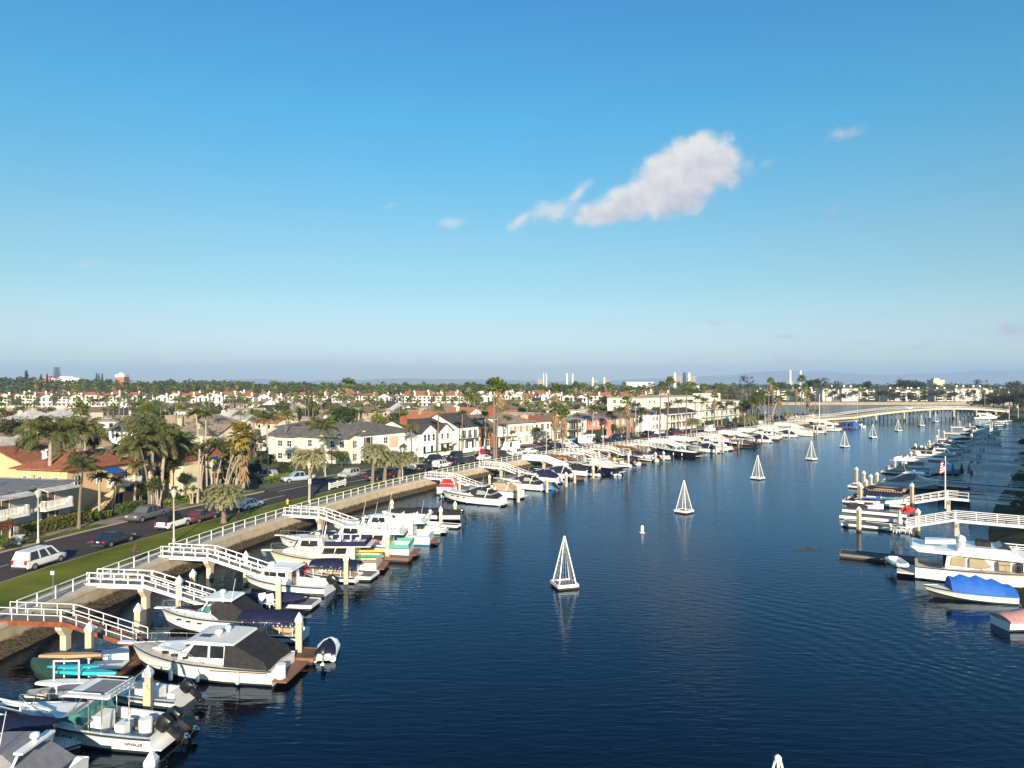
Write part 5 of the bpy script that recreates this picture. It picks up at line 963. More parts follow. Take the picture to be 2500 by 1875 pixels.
for kd, px, d, yt, rp, lb in (('green', 836, 24, 1092, 24, 'umbrella shaped ficus beside the white corner house'), ('green', 655, 25.5, 1103, 22, 'round leafy tree at the cream apartments entrance'), ('green', 700, 24, 1122, 22, 'bushy tree below the arched parapet'), ('dark', 620, 27, 1128, 22, 'dark bushy tree at the left of the cream apartments'), ('red', 985, 24, 1080, 12, 'reddish leaved tree at the end of the white corner house'),
        ('dark', 440, 30, 1115, 30, 'dense dark tree in the shaded palm clump'), ('dark', 395, 26, 1130, 34, 'dense dark tree under the tallest feather palms'), ('dark', 345, 23, 1170, 26, 'dark shrub tree at the orange building edge'), ('olive', 190, 27, 1115, 20, 'hanging olive tree behind the verge palm'), ('dark', 1250, 22, 1050, 8, 'tall clipped shrub by the olive panelled house'),
        ('green', 1497, 22, 1030, 15, 'leafy tree between pink and tan houses'), ('olive', 1520, 21, 1040, 13, 'thin olive tree before the tan house'), ('dark', 1562, 22, 1015, 12, 'tall dark shrubs hiding the bungalow'), ('red', 1576, 22, 1000, 9, 'reddish vine covered trunk by the plain white house'), ('dark', 1822, 20, 975, 18, 'dark tree mass at the left of the palm grove'), ('dark', 1850, 30, 950, 26, 'big dark tree behind the palm grove'), ('dark', 1875, 34, 958, 24, 'dark tree behind the bridge palm row'), ('green', 1200, 22, 1040, 9, 'ivy covered shrub at the brick house')): tree_px(kd, lb, px, d, yt, rp)
hb = lambda px, d: LB.at(LB.spx(px, d, 2.1), d, 2.1)
hedge_box('hedge', 'long clipped hedge in front of the grey shingled block', hb(52, 21.8), hb(212, 21.8), 1.7, 1.3, M['hedge'], 130)
hedge_box('hedge', 'loose hedge at the orange building corner', hb(214, 21.5), hb(262, 21.5), 1.6, .9, M['leaf_bright'], 90); hedge_box('hedge', 'dark hedge before the orange building door', hb(285, 22), hb(345, 22), 1.5, 1.1, M['leaf'], 90)
hedge_box('hedge', 'tall green hedge in front of the pink house', hb(1436, 20), hb(1478, 20), 1.4, 2.6, M['leaf'], 60); hedge_box('hedge', 'low planting before the peach villa', hb(395, 20.5), hb(560, 20.5), 2.4, .7, M['leaf_bright'], 60)
hedge_box('hedge', 'low green planting along the cream apartments', hb(640, 21.5), hb(720, 22), 2.2, .9, M['leaf_bright'], 60); hedge_box('hedge', 'shrub bed along the white corner house', hb(885, 23.5), hb(1000, 22.5), 1.2, .8, M['leaf_olive'], 50); hedge_box('hedge', 'low shrubs before the twin gabled house', hb(1040, 21), hb(1105, 21), 1.4, 1.0, M['leaf'], 50)
hedge_box('hedge', 'green shrubs before the hotel wing', hb(1725, 21), hb(1775, 21), 2, 1.8, M['leaf'], 40); hedge_box('hedge', 'shrubs at the right end of the hotel wing', hb(1795, 22), hb(1815, 22), 2, 1.8, M['leaf_bright'], 40)
for px, d, yt, rp, kd, lb in ((20, 20, 1262, 24, 'red', 'reddish shrub in the rock garden by the grey block'), (48, 19, 1292, 20, 'olive', 'pale succulent shrub in the rock garden'), (8, 18, 1300, 22, 'bright', 'bright green shrub at the rock garden edge'), (78, 18.2, 1318, 18, 'bright', 'small bright shrub beside the first street lamp'), (30, 18, 1330, 20, 'green', 'low green shrub at the garden corner'), (228, 20.5, 1245, 16, 'bright', 'bright bush right of the long hedge'),
        (420, 19, 1195, 14, 'green', 'bush in the sidewalk planting before the shaded clump'), (510, 19.5, 1185, 13, 'bright', 'yellow green bush by the peach villa'), (985, 22, 1105, 9, 'olive', 'round bush at the white house steps'), (1085, 20, 1090, 9, 'green', 'clipped bush before the white balcony house'), (1100, 20, 1085, 9, 'red', 'reddish bush before the white balcony house'), (1268, 19, 1073, 6, 'bright', 'small cloud pruned shrub beside the white van'), (1390, 19, 1062, 12, 'green', 'leafy shrub at the timber balconies'), (1340, 19, 1070, 10, 'green', 'dark shrub by the teal balcony house')): tree_px(kd, lb, px, d, yt, rp, name='shrub', cat='shrub')
# ---- island greenery between the houses
rnd = random.Random(5); cnt = {}
kinds = [('queenlow', 'feather palm'), ('green', 'round leafy tree'), ('dark', 'dark bushy tree'), ('olive', 'thin olive tree'), ('bright', 'light green tree'), ('column', 'narrow cypress'), ('fanlow', 'slim fan palm'), ('queenlow', 'feather palm'), ('queenlow', 'feather palm'), ('fanlow', 'slim fan palm')]
k = 0; tries = 0
rowname = lambda d: 'just behind' if d < 75 else 'some way behind' if d < 140 else 'far behind' if d < 230 else 'near the rear canal, behind'
while k < 460 and tries < 15000:
 tries += 1; d = 36+rnd.random()**.9*290; q = rnd.uniform(25, QN-6); p = LB.at(q, d, 2.06)
 if p.y < 95 or p.y > 424 or abs(p.x) > .75*p.y or (abs((p-cs).dot(tg)) < hw+2 and -5 < (p-cs).dot(nl) < 95): continue
 if any((p.x-a)**2+(p.y-b)**2 < 38 for a, b in HC_): continue
 px = PX(p)[0]
 if px > 1815 or (d < 50 and (px < 190 or 560 < px < 880 or 1560 < px < 1815)): continue
 kd, nm = kinds[rnd.randrange(len(kinds))]; lb = f'{nm} {rowname(d)} {behind(px)}'
 if kd in CR: h = rnd.uniform(6, 11) if kd == 'queenlow' else rnd.uniform(8, 14); palm(kd, lb, (p.x, p.y), (p.x+rnd.uniform(-.6, .6), p.y, 2.06+h), rnd.uniform(.75, 1.1), group='palms among the island houses', r=.18)
 elif kd == 'column': tree(kd, lb, p.x, p.y, 2.06, rnd.uniform(5, 7), 1.5, group='trees among the island houses', rh=3.0)
 else: r = rnd.uniform(2.4, 4.8); tree(kd, lb, p.x, p.y, 2.06, r*rnd.uniform(1.5, 2.0), r, group='trees among the island houses')
 k += 1
for px, Y, yt, rp, kd, lb in ((690, 235, 975, 22, 'green', 'broad dark green tree left of the low hipped white house'), (830, 215, 985, 34, 'green', 'large leafy tree behind the white corner house, left of the yellow palms'), (732, 205, 998, 14, 'column', 'tall clipped hedge tree behind the cream apartments'), (850, 230, 990, 26, 'dark', 'large dark tree behind the white corner house'), (925, 190, 1003, 30, 'bright', 'yellow green palm thicket behind the white corner house'), (965, 195, 1010, 24, 'green', 'green thicket behind the twin gabled house'), (970, 480, 950, 30, 'sparse', 'brown eucalyptus before the townhouses above the white corner house'), (1408, 330, 985, 14, 'dark', 'round dark tree behind the timber balcony house'), (1310, 470, 960, 16, 'olive', 'brown tree before the canal townhouses'), (1790, 420, 948, 20, 'olive', 'olive tree above the hotel wing'), (1510, 400, 955, 22, 'green', 'leafy tree group behind the hotel block'), (1480, 380, 962, 16, 'dark', 'dark tree left behind the hotel block')):
 x = at(px, Y); tree(kd, lb, x, Y, 2.06, HC+(HY-yt)/FPX*Y-2.06, rp/FPX*Y)
# ---- tall palm belt and woods beyond the rear canal
k = 0; rnd = random.Random(8)
while k < 125:
 Y = rnd.uniform(560, 620); x = rnd.uniform(-.74, .34)*Y
 px = 1250+x/Y*FPX
 if px > 1200 and rnd.random() < .5: continue
 h = rnd.uniform(12, 17.5) if px < 900 else rnd.uniform(10, 15.5); z = 'left of the araucaria' if px < 120 else 'left of the brick tower' if px < 290 else f'above {behind(px)}'
 palm('fanlow', f'tall belt palm beyond the canal, {z}', (x, Y), (x, Y, 2.3+h), rnd.uniform(1.15, 1.6), group='fan palms of the belt beyond the canal', z0=2.3, r=.22, bark='bark_dark', sk=1.0 if rnd.random() < .5 else None); k += 1
for px, Y, cy, sc, lb in ((847, 430, 935, 2.1, 'left of the two tall fan palms above the white corner house'), (856, 432, 938, 1.9, 'right of the two tall fan palms above the white corner house'), (1283, 470, 955, 1.5, 'fan palm above the olive panelled house'), (1405, 520, 940, 1.8, 'fan palm beside the slim white stack'), (1418, 520, 944, 1.6, 'fan palm right of the slim white stack'), (1390, 525, 948, 1.5, 'fan palm below the thick white stack'), (1150, 400, 962, 1.4, 'fan palm above the white balcony house')):
 x = at(px, Y); palm('fan', lb, (x, Y), (x, Y, HC+(HY-cy)/FPX*Y), sc, r=.3, bark='bark_dark', sk=1.2)
mb = MB(); rnd = random.Random(19); pd_ = [([tuple(v.co) for v in d.vertices], [tuple(p.vertices) for p in d.polygons]) for d in CR['fanlow']]
for _ in range(190):
 Y = rnd.uniform(615, 740); x = rnd.uniform(-.74, .3)*Y; h = rnd.uniform(11, 16.5); V, F = pd_[rnd.randrange(3)]; s_ = rnd.uniform(1.3, 1.9); a = rnd.random()*6.3; ca, sa = math.cos(a)*s_, math.sin(a)*s_
 mb.m = 0; mb.add([(x+vx*ca-vy*sa, Y+vx*sa+vy*ca, 2.3+h+vz*s_) for vx, vy, vz in V], F); mb.m = 1; mb.cyl((x, Y, 2), (x, Y, 2.3+h), .26, .2, 5, False)
tag(mb.build('palm_belt', [M['fan'], M['bark_dark']], fix=False), 'deep stand of fan palms behind the front palms of the belt', 'palm belt', None, 'stuff')
mb = MB(); rnd = random.Random(31)
def blob(x, y, z, r, h, n, leaf):
 for _ in range(n):
  v = Vector((rnd.gauss(0, 1), -abs(rnd.gauss(0, 1)) if rnd.random() < .7 else rnd.gauss(0, 1), rnd.gauss(0, 1))).normalized()*rnd.uniform(.75, 1.08); p = Vector((x+v.x*r, y+v.y*r, z+h*.5+v.z*h*.5)); u = Vector((rnd.gauss(0, 1), rnd.gauss(0, 1), rnd.gauss(0, .7))).normalized()*leaf*rnd.uniform(.5, 1.3); w = u.orthogonal().normalized()*leaf*rnd.uniform(.4, .9); mb.add([p-u, p+w, p+u, p-w], [(0, 1, 2, 3)])
def ridge_top(px): # tree line height in the picture
 pts = [(-100, 918), (60, 921), (130, 926), (240, 927), (350, 930), (430, 926), (500, 930), (620, 932), (760, 936), (900, 938), (1100, 937), (1250, 938), (1350, 940), (1500, 944), (1700, 944), (1800, 938), (2000, 936), (2200, 936), (2400, 938), (2600, 932)]
 for a, b in zip(pts, pts[1:]):
  if a[0] <= px <= b[0]: return a[1]+(b[1]-a[1])*(px-a[0])/(b[0]-a[0])
 return 938
for _ in range(620):
 Y = rnd.choice((730, 800, 900, 1000, 1100, 1200))+rnd.uniform(-40, 40); px = rnd.uniform(-40, 2540); yt = ridge_top(px)+rnd.uniform(-3, 6)+(1150-Y)*.004; zt = HC+(HY-yt)/FPX*Y; r = rnd.uniform(5, 10)
 if 1800 < px and Y < 760: Y += 90
 h = min(16, zt-1); blob(at(px, Y), Y, zt-h, r, h, 80, 1.5)
tag(mb.build('woodland', M['leaf_dark'], fix=False), 'distant belt of dark trees along the skyline', 'woodland', None, 'stuff')
mb = MB()
for _ in range(210):
 Y = rnd.uniform(572, 700); px = rnd.uniform(-40, 1500) ; x = at(px, Y); blob(x, Y, 1.8, rnd.uniform(3, 5), rnd.uniform(5, 9), 46, 1.0)
for _ in range(70): Y = rnd.uniform(512, 530); x = at(rnd.uniform(-20, 1500), Y+20); blob(x, Y+14, 1.8, 2.2, rnd.uniform(3, 6), 30, .8)
for _ in range(120): px = rnd.uniform(1500, 1900); Y = rnd.uniform(440, 700) if px > 1700 else rnd.uniform(560, 760); x = at(px, Y); (blob(x, Y, 1.8, rnd.uniform(4, 7), rnd.uniform(7, 13), 70, .9) if Y > 560 or (x < 120 and Y < 0) else None)
tag(mb.build('undergrowth', M['leaf_olive'], fix=False), 'green thicket under the palm belt beyond the canal', 'thicket', None, 'stuff')
# single trees that stand out on the skyline
for px, Y, yt, rp, kd, lb in ((64, 900, 910, 14, 'cone', 'pointed dark conifer left of the pale office block'), (100, 880, 918, 9, 'cone', 'smaller conifer in front of the brick end block'), (115, 880, 917, 8, 'cone', 'conifer at the left end of the pale office block'), (236, 900, 915, 7, 'cone', 'slim conifer left of the brick tower, first of three'), (241, 905, 916, 6, 'cone', 'slim conifer left of the brick tower, second of three'), (249, 900, 916, 8, 'column', 'slim conifer left of the brick tower, third of three'),
        (1823, 640, 917, 19, 'sparse', 'wide eucalyptus with open crown above the hotel wing'), (2120, 690, 928, 14, 'dark', 'domed dark tree left of the round dark trees'), (2205, 690, 921, 26, 'dark', 'largest round dark tree above the far apartments'), (2240, 690, 925, 25, 'dark', 'round dark tree right of the largest above the far apartments'), (2090, 680, 938, 10, 'green', 'green tree by the blank walled apartments'), (2395, 700, 926, 18, 'sparse', 'wide eucalyptus above the bridge end'), (2475, 700, 926, 24, 'dark', 'dark tree at the right end of the skyline'), (2330, 690, 935, 16, 'olive', 'olive tree right of the cream office tower'), (2015, 660, 922, 14, 'sparse', 'thin topped eucalyptus right of the bridge palm row'), (1995, 640, 922, 16, 'dark', 'dark tree behind the tallest bridge palm'), (1975, 650, 925, 14, 'dark', 'dark round tree between the far stacks'), (1905, 650, 930, 13, 'dark', 'dark tree left of the far stacks'), (2045, 660, 930, 13, 'olive', 'grey green tree left of the mast'), (1750, 560, 938, 16, 'olive', 'loose tree right of the tall stack'), (1700, 560, 945, 14, 'green', 'green tree behind the hotel lift tower'),
        (2150, 665, 952, 9, 'green', 'leafy street tree before the round dark trees'), (2165, 665, 954, 8, 'bright', 'light street tree before the round dark trees'), (2110, 665, 955, 9, 'dark', 'dark street tree right of the blank apartment'), (2260, 665, 950, 9, 'green', 'street tree below the cream office tower'), (2290, 665, 950, 9, 'bright', 'tall street tree by the dark balconied apartment'), (2325, 665, 955, 8, 'dark', 'dark street tree left of the broad blank apartment'), (2180, 666, 960, 6, 'olive', 'small olive street tree before the balcony apartments')):
 x = at(px, Y); tree(kd, lb, x, Y, 2.2, HC+(HY-yt)/FPX*Y-2.2, rp/FPX*Y, rh=(rp/FPX*Y if kd not in ('cone', 'column') else (HC+(HY-yt)/FPX*Y)*.5))
# trees of the shore park at the right end of the bridge
for px, Y, yt, rp, kd in ((2405, 470, 968, 18, 'dark'), (2425, 455, 962, 20, 'dark'), (2450, 450, 958, 24, 'dark'), (2475, 445, 955, 24, 'dark'), (2498, 440, 950, 26, 'dark'), (2440, 480, 950, 20, 'olive'), (2465, 520, 945, 24, 'olive'), (2415, 500, 958, 16, 'olive'), (2490, 430, 968, 20, 'dark'), (2520, 430, 955, 24, 'dark'), (2390, 490, 975, 14, 'dark'), (2372, 505, 978, 12, 'olive')):
 x = at(px, Y); tree(kd, f"{'dense dark' if kd == 'dark' else 'open brownish'} park tree at the right end of the bridge, {'lowest and nearest the water' if px < 2400 else 'in the front of the grove' if yt > 955 else 'at the back of the grove'}", x, Y, 2.1, HC+(HY-yt)/FPX*Y-2.1, rp/FPX*Y, group='park trees beyond the bridge')
# araucaria: tiers of whorled branches with gaps
x, Y = at(139, 760), 760; t = thing('araucaria', 'tall araucaria with tiered open branches on the left skyline', 'tree', (x, Y, 2.2)); H = HC+(HY-898)/FPX*Y-2.2
mb = MB(); mb.cyl((0, 0, 0), (0, 0, H), .55, .12, 8); mb.build('trunk', M['bark_dark'], t); mb = MB(); rnd = random.Random(2)
for i in range(11):
 zt = H*(.42+.56*i/10); L = 5.2*(1-.45*i/10)
 for j in range(9):
  az = j*.7+i*.35; d_ = Vector((math.cos(az), math.sin(az), 0)); a = Vector((0, 0, zt)); b = a+d_*L*.6+Vector((0, 0, .1*L)); c = a+d_*L+Vector((0, 0, .38*L)); s_ = Vector((-d_.y, d_.x, 0))*.3
  for p, q in ((a, b), (b, c)): mb.add([p-s_, p+s_, q+s_, q-s_], [(0, 1, 2, 3)]); mb.add([p-Vector((0, 0, .22)), p+Vector((0, 0, .22)), q+Vector((0, 0, .3)), q-Vector((0, 0, .3))], [(0, 1, 2, 3)])
mb.build('crown', M['leaf_dark'], t, fix=False)
for px, d, yt, rp, kd, lb in ((450, 22, 1150, 20, 'dark', 'dense dark tree against the peach villa front'), (425, 24, 1110, 26, 'dark', 'dark tree crown between the shaded palms and peach villa'), (375, 20, 1165, 22, 'green', 'green tree under the shaded palm clump'), (610, 24, 1150, 18, 'green', 'green shrub tree beside the carport'), (545, 24, 1075, 22, 'green', 'leafy tree behind the banana clump'), (150, 33, 1108, 16, 'dark', 'dark tree behind the grey block roof'), (300, 34, 1075, 24, 'green', 'green tree behind the orange building roof'), (230, 50, 1060, 24, 'dark', 'dark tree behind the red tile roof'), (60, 40, 1060, 30, 'green', 'leafy tree behind the grey block, far left'), (20, 60, 1015, 30, 'dark', 'dark tree at the far left among the roofs')): tree_px(kd, lb, px, d, yt, rp)
rnd = random.Random(77)
for i in range(56):
 px = 1850+i*11.8+rnd.uniform(-6, 6); Y = 660+rnd.uniform(-3, 3)
 if rnd.random() < .5: x = at(px, Y); palm('fanlow', f"street palm before the far apartments, {'left of the mast' if px < 2020 else 'between mast and round dark trees' if px < 2190 else 'right of the round dark trees'}", (x, Y), (x, Y, 2.3+rnd.uniform(9, 13)), 1.2, group='street palms of the far shore', z0=2.2, r=.2)
 else: x = at(px, Y); tree(rnd.choice(('dark', 'olive', 'green')), f"street tree before the far apartments, {'left of the mast' if px < 2020 else 'between mast and round dark trees' if px < 2190 else 'right of the round dark trees'}", x, Y, 2.2, rnd.uniform(7, 12), rnd.uniform(2.5, 4.5), group='street trees of the far shore')
for i in range(60):
 px = rnd.uniform(-10, 1500); Y = 503.5; x = at(px, Y)
 if i % 2: palm('fanlow' if i % 4 == 1 else 'queenlow', f'palm before the canal townhouses, above {behind(px)}', (x, Y), (x, Y, 2.3+rnd.uniform(5, 10)), 1.1, group='palms before the canal townhouses', z0=2.2, r=.2)
 else: tree(rnd.choice(('olive', 'green', 'dark', 'red')), f'tree before the canal townhouses, above {behind(px)}', x, Y, 2.2, rnd.uniform(5, 9), rnd.uniform(2, 3.6), group='trees before the canal townhouses')
# ------------------------------------------------------------ cars
PAINT = {k: mat('paint_'+k, c, .25, .05, 2, spec=.7) for k, c in dict(white=(.74, .74, .73), black=(.012, .013, .016), navy=(.015, .022, .045), silver=(.36, .37, .38), grey=(.10, .105, .11), blue=(.10, .16, .24), red=(.42, .02, .03), paleblue=(.30, .37, .44), maroon=(.10, .03, .04), darkgreen=(.02, .035, .03)).items()}
TYRE = mat('tyre_rubber', (.02, .02, .02), .8, .2, 6); RIM = mat('alloy_rim', (.42, .42, .43), .35, .1, 6, metal=.6); HEAD = mat('headlight_lens', (.55, .56, .55), .15, .1, 5); TAIL = mat('tail_lens', (.40, .015, .015), .25, .1, 5); PLATE = mat('number_plate', (.6, .6, .58), .5, .1, 8); PLAST = mat('bumper_plastic', (.03, .03, .032), .6, .1, 6); CARGL = mat('car_glass', (.012, .016, .02), .06, .2, 2, spec=.9)
CARS = {}
def make_car(kind, name):
 P = dict(sedan=(4.7, 1.82, 1.43, .34, .92), hatch=(4.3, 1.76, 1.48, .34, .95), suv=(4.7, 1.9, 1.74, .38, 1.08), jeep=(4.4, 1.92, 1.84, .42, 1.12), pickup=(5.7, 2.0, 1.85, .42, 1.12), van=(4.8, 1.84, 1.85, .34, 1.02), bigvan=(6.0, 2.0, 2.65, .38, 1.35))[kind]
 L, W_, H, wr, belt = P; w = W_/2; r = thing(name, 'x', 'car'); h = L/2
 if kind in ('sedan', 'hatch'): top = [(-h, .78), (-h+.25, .93), (-h+.9, belt+.04), (h-1.35, belt), (h-.35, .74), (h, .56)]
 elif kind in ('suv', 'jeep'): top = [(-h, .9), (-h+.15, belt), (-h+.9, belt), (h-1.3, belt), (h-.3, .98), (h, .7)]
 elif kind == 'pickup': top = [(-h, 1.1), (-h+.1, belt), (-h+1.8, belt), (h-1.5, belt+.02), (h-.25, 1.05), (h, .75)]
 elif kind == 'van': top = [(-h, .9), (-h+.1, belt), (-h+.9, belt), (h-1.05, belt), (h-.3, .86), (h, .62)]
 else: top = [(-h, 1.2), (-h+.1, belt), (0, belt), (h-1.0, belt), (h-.3, 1.1), (h, .8)]
 zb = wr*.75; rings = []
 for i, (x, z) in enumerate(top):
  k = .86 if i in (0, len(top)-1) else .97 if i in (1, len(top)-2) else 1; ww = w*k
  rings.append([(x, s*a*ww, zz) for s, pts in ((1, ((.86, zb), (1, zb+.16), (1, zb+(z-zb)*.62), (.93, z))), (-1, ((.93, z), (1, zb+(z-zb)*.62), (1, zb+.16), (.86, zb)))) for a, zz in pts])
 mb = MB(); mb.loft(rings); body = mb.build('body', PAINT['white'], r, smooth=True)
 # greenhouse
 g = dict(sedan=[(-h+.75, belt), (-h+1.45, H-.02), (h-2.35, H), (h-1.3, belt)], hatch=[(-h+.12, belt), (-h+.75, H-.05), (h-2.1, H), (h-1.15, belt)], suv=[(-h+.12, belt), (-h+.45, H-.03), (h-2.0, H), (h-1.35, belt)], jeep=[(-h+.1, belt), (-h+.25, H), (h-1.9, H), (h-1.5, belt)],
    pickup=[(-h+1.85, belt), (-h+2.1, H-.02), (h-2.25, H), (h-1.5, belt)], van=[(-h+.08, belt), (-h+.4, H-.02), (h-1.75, H), (h-.95, belt)], bigvan=[(-h+.05, belt), (-h+.1, H), (h-1.5, H), (h-.9, belt)])[kind]
 wf = lambda x, z: w*.94-(z-belt)/(H-belt)*w*(.2 if kind != 'bigvan' else .06)
 mb = MB(); mb.prism([(x, z-.03 if z > belt+.1 else z-.05) for x, z in g], wf); win = mb.build('windows', CARGL, r)
 a, b, c, d = g; mb = MB()
 def lerp(p, q, t): return (p[0]+(q[0]-p[0])*t, p[1]+(q[1]-p[1])*t)
 mb.prism([lerp(a, b, .88), b, c, lerp(d, c, .88)], wf, .012)
 bars = [(0, .07), (.93, 1)]+([(.36, .41), (.66, .71)] if kind in ('sedan', 'hatch', 'suv', 'van', 'jeep') else [(.45, .5)])
 for t0, t1 in bars: mb.prism([lerp(a, d, t0), lerp(b, c, t0), lerp(b, c, t1), lerp(a, d, t1)], wf, .01)
 if kind == 'bigvan': mb.prism([lerp(a, b, 0), b, lerp(b, c, .78), lerp(a, d, .72)], wf, .02)
 mb.build('roof', PAINT['white'], r)
 if kind == 'pickup':
  mb = MB(); mb.bx(-h+.15, -h+1.8, -w*.8, w*.8, belt-.02, belt+.012); mb.build('bed', PLAST, r)
 for x in (-h+.85 if kind != 'pickup' else -h+1.15, h-.88):
  for s in (-1, 1):
   mb = MB(); mb.cyl((x, s*(w-.22), wr), (x, s*(w+.01), wr), wr, n=16); o = mb.build('wheel', TYRE, r); mb = MB(); mb.cyl((x, s*(w), wr), (x, s*(w+.025), wr), wr*.62, n=10); mb.build('rim', RIM, o)
 zl = top[-1][1]+.06
 for s in (-1, 1):
  mb = MB(); mb.box((h-.14, s*w*.66, zl+.02), (.22, .34, .16)); mb.build('headlight', HEAD, r)
  mb = MB(); mb.box((-h+.06, s*w*.74, top[0][1]-.04), (.16, .26, .2 if kind in ('sedan', 'hatch') else .42)); mb.build('tail_light', TAIL, r)
 for x in (-h, h): mb = MB(); mb.box((x, 0, zb+.12), (.22, W_*.84, .2)); mb.build('bumper', PLAST, r)
 mb = MB(); mb.box((-h-.02, 0, .72), (.04, .34, .13)); mb.build('number_plate', PLATE, r)
 if kind in ('suv', 'jeep'): mb = MB(); [mb.bx(-h+.6, h-2.2, s*w*.62-.03, s*w*.62+.03, H, H+.07) for s in (-1, 1)]; mb.build('roof_rack', PLAST, r)
 return r
for k, n in (('sedan', 'sedan'), ('hatch', 'hatchback'), ('suv', 'parked_suv'), ('jeep', 'boxy_suv'), ('pickup', 'pickup_truck'), ('van', 'minivan'), ('bigvan', 'panel_van')): CARS[k] = make_car(k, n)
CTY = {'pickup': 'pickup truck', 'van': 'van', 'bigvan': 'van'}
def car(kind, col, label, px=None, off=1.3, flip=False, pos=None, rz=None, cat=None, blackroof=False):
 mats = {PAINT['white'].name: PAINT[col]}
 if pos is None: q = LB.spx(px, d1(LB.spx(px, 8))+off, 1.95); p = LB.at(q, d1(q)+off, 1.948); a = LB.ang(q)+(PI if flip else 0)
 else: p, a = pos, rz
 o = dup(CARS[kind], p, a, label, 'cars on the waterfront street', None, mats); o['category'] = cat or CTY.get(kind, 'car')
 if blackroof:
  for c in KIDS[o.name]:
   if c.name.startswith('roof') and not c.name.startswith('roof_rack'): c.material_slots[0].link = 'OBJECT'; c.material_slots[0].material = PAINT['black']
 return o
car('van', 'white', 'white minivan with dark windows in the near lane, nearest car to the camera', 96, 1.5)
car('sedan', 'navy', 'dark blue sedan with brake lights, second car from the camera', 278, 1.5)
car('pickup', 'grey', 'grey crew cab pickup facing the camera before the orange building', 350, 8.5, True)
car('jeep', 'white', 'boxy white off-roader with a black roof beside the street lamp', 424, 1.3, blackroof=True)
car('sedan', 'maroon', 'dark sedan with red tail lights behind the first arching palm', 492, 1.3); car('hatch', 'white', 'white hatchback just right of the first arching palm', 606, 1.3)
car('suv', 'silver', 'silver crossover parked in the side street mouth', pos=G(646, 1169, 2.09), rz=LB.ang(qm)+PI/2+.15); car('pickup', 'paleblue', 'pale blue pickup turning into the side street', pos=G(728, 1176, 1.95), rz=LB.ang(qm)+PI-.55)
car('suv', 'silver', 'blue grey wagon coming towards the camera before the white corner house', 847, 8.0, True); car('jeep', 'navy', 'dark car behind the trunks of the three arching palms, left one', 922, 1.3); car('suv', 'black', 'dark car behind the trunks of the three arching palms, right one', 962, 1.3)
car('suv', 'black', 'black hatch car in a carport beside the shaggy fan palm', pos=G(600, 1166, 2.07), rz=LB.ang(qm)+PI/2)
for k, c, px, lb in (('hatch', 'black', 1041, 'black hatchback with bright tail light below the twin gabled house'), ('suv', 'white', 1079, 'white crossover below the twin gabled house'), ('suv', 'black', 1120, 'black crossover with round plate below the long balcony'), ('sedan', 'white', 1183, 'white sedan left of the two very tall palms'), ('jeep', 'darkgreen', 1222, 'dark boxy car right of the two very tall palms'), ('pickup', 'white', 1259, 'white pickup with black bed cover'), ('sedan', 'white', 1295, 'white sedan ahead of the white pickup'), ('jeep', 'navy', 1363, 'dark blue boxy car between the two shaggy skirted palms'), ('hatch', 'white', 1397, 'white estate car with a black roof right of the skirted palms'),
      ('sedan', 'black', 1487, 'black sedan below the pink house'), ('hatch', 'navy', 1512, 'dark blue car ahead of the black sedan'), ('sedan', 'darkgreen', 1548, 'dark green sedan below the tan house'), ('sedan', 'maroon', 1598, 'dark purple car before the plain white house'), ('sedan', 'navy', 1618, 'navy car between the verge palms'), ('suv', 'maroon', 1657, 'maroon car below the gallery block'), ('jeep', 'navy', 1682, 'dark blue car left of the bushy arching palm'), ('bigvan', 'white', 1733, 'white camper van below the hotel wing'), ('sedan', 'maroon', 1763, 'purple grey car below the hotel wing'), ('jeep', 'black', 1792, 'black car right of the purple grey one'), ('pickup', 'black', 1838, 'black pickup near the palm grove'), ('suv', 'white', 1860, 'white car before the bridge palms'), ('sedan', 'silver', 1875, 'silver car before the bridge palms')): car(k, c, lb, px, 1.3)
car('sedan', 'white', 'white sedan half hidden by the rightmost arching palm', 1014, 4.2)
for k, c, px, lb in (('suv', 'black', 1056, 'black crossover facing the camera before the twin gabled house'), ('jeep', 'black', 1109, 'black four wheel drive facing the camera before the white steps'), ('hatch', 'red', 1178, 'bright red car before the brick dormer house'), ('bigvan', 'white', 1247, 'tall white panel van facing the camera before the olive panelled house'), ('sedan', 'white', 1376, 'white car on the far kerb behind the skirted palms'), ('hatch', 'white', 1388, 'white car with a covered trailer by the timber balconies'), ('pickup', 'blue', 1404, 'steel blue pickup on the far kerb'), ('suv', 'black', 1453, 'dark car behind the white camper'), ('suv', 'navy', 1505, 'navy car facing the camera before the tan house'), ('jeep', 'navy', 1530, 'second navy car facing the camera before the tan house'), ('pickup', 'black', 1580, 'black pickup before the shaded bungalow'), ('suv', 'white', 1610, 'white car facing the camera before the plain white house'), ('pickup', 'navy', 1642, 'navy pickup before the gallery block'), ('suv', 'black', 1782, 'black car facing the camera at the hotel wing'), ('suv', 'black', 1812, 'dark car at the right end of the hotel wing')): car(k, c, lb, px, 8.6, True)
rnd = random.Random(12)
for i, (px, dd) in enumerate(((1890, 14), (1902, 20), (1908, 14), (1915, 24), (1924, 18), (1934, 14), (1944, 22), (1952, 15), (1962, 20), (1976, 16), (1862, 24), (1878, 28))):
 q = LB.spx(px, dd, 2.1); c = ('navy', 'white', 'black', 'silver')[i % 4]; car(('suv', 'sedan', 'jeep')[i % 3], c, f"{dict(navy='navy', white='white', black='black', silver='silver')[c]} car in the car park near the bridge, {('left end', 'left part', 'middle', 'right part')[min(3, max(0, (px-1865)//28))]}", pos=LB.at(q, dd, 2.1), rz=LB.ang(q)+rnd.choice((0, PI/2, PI))+.1)
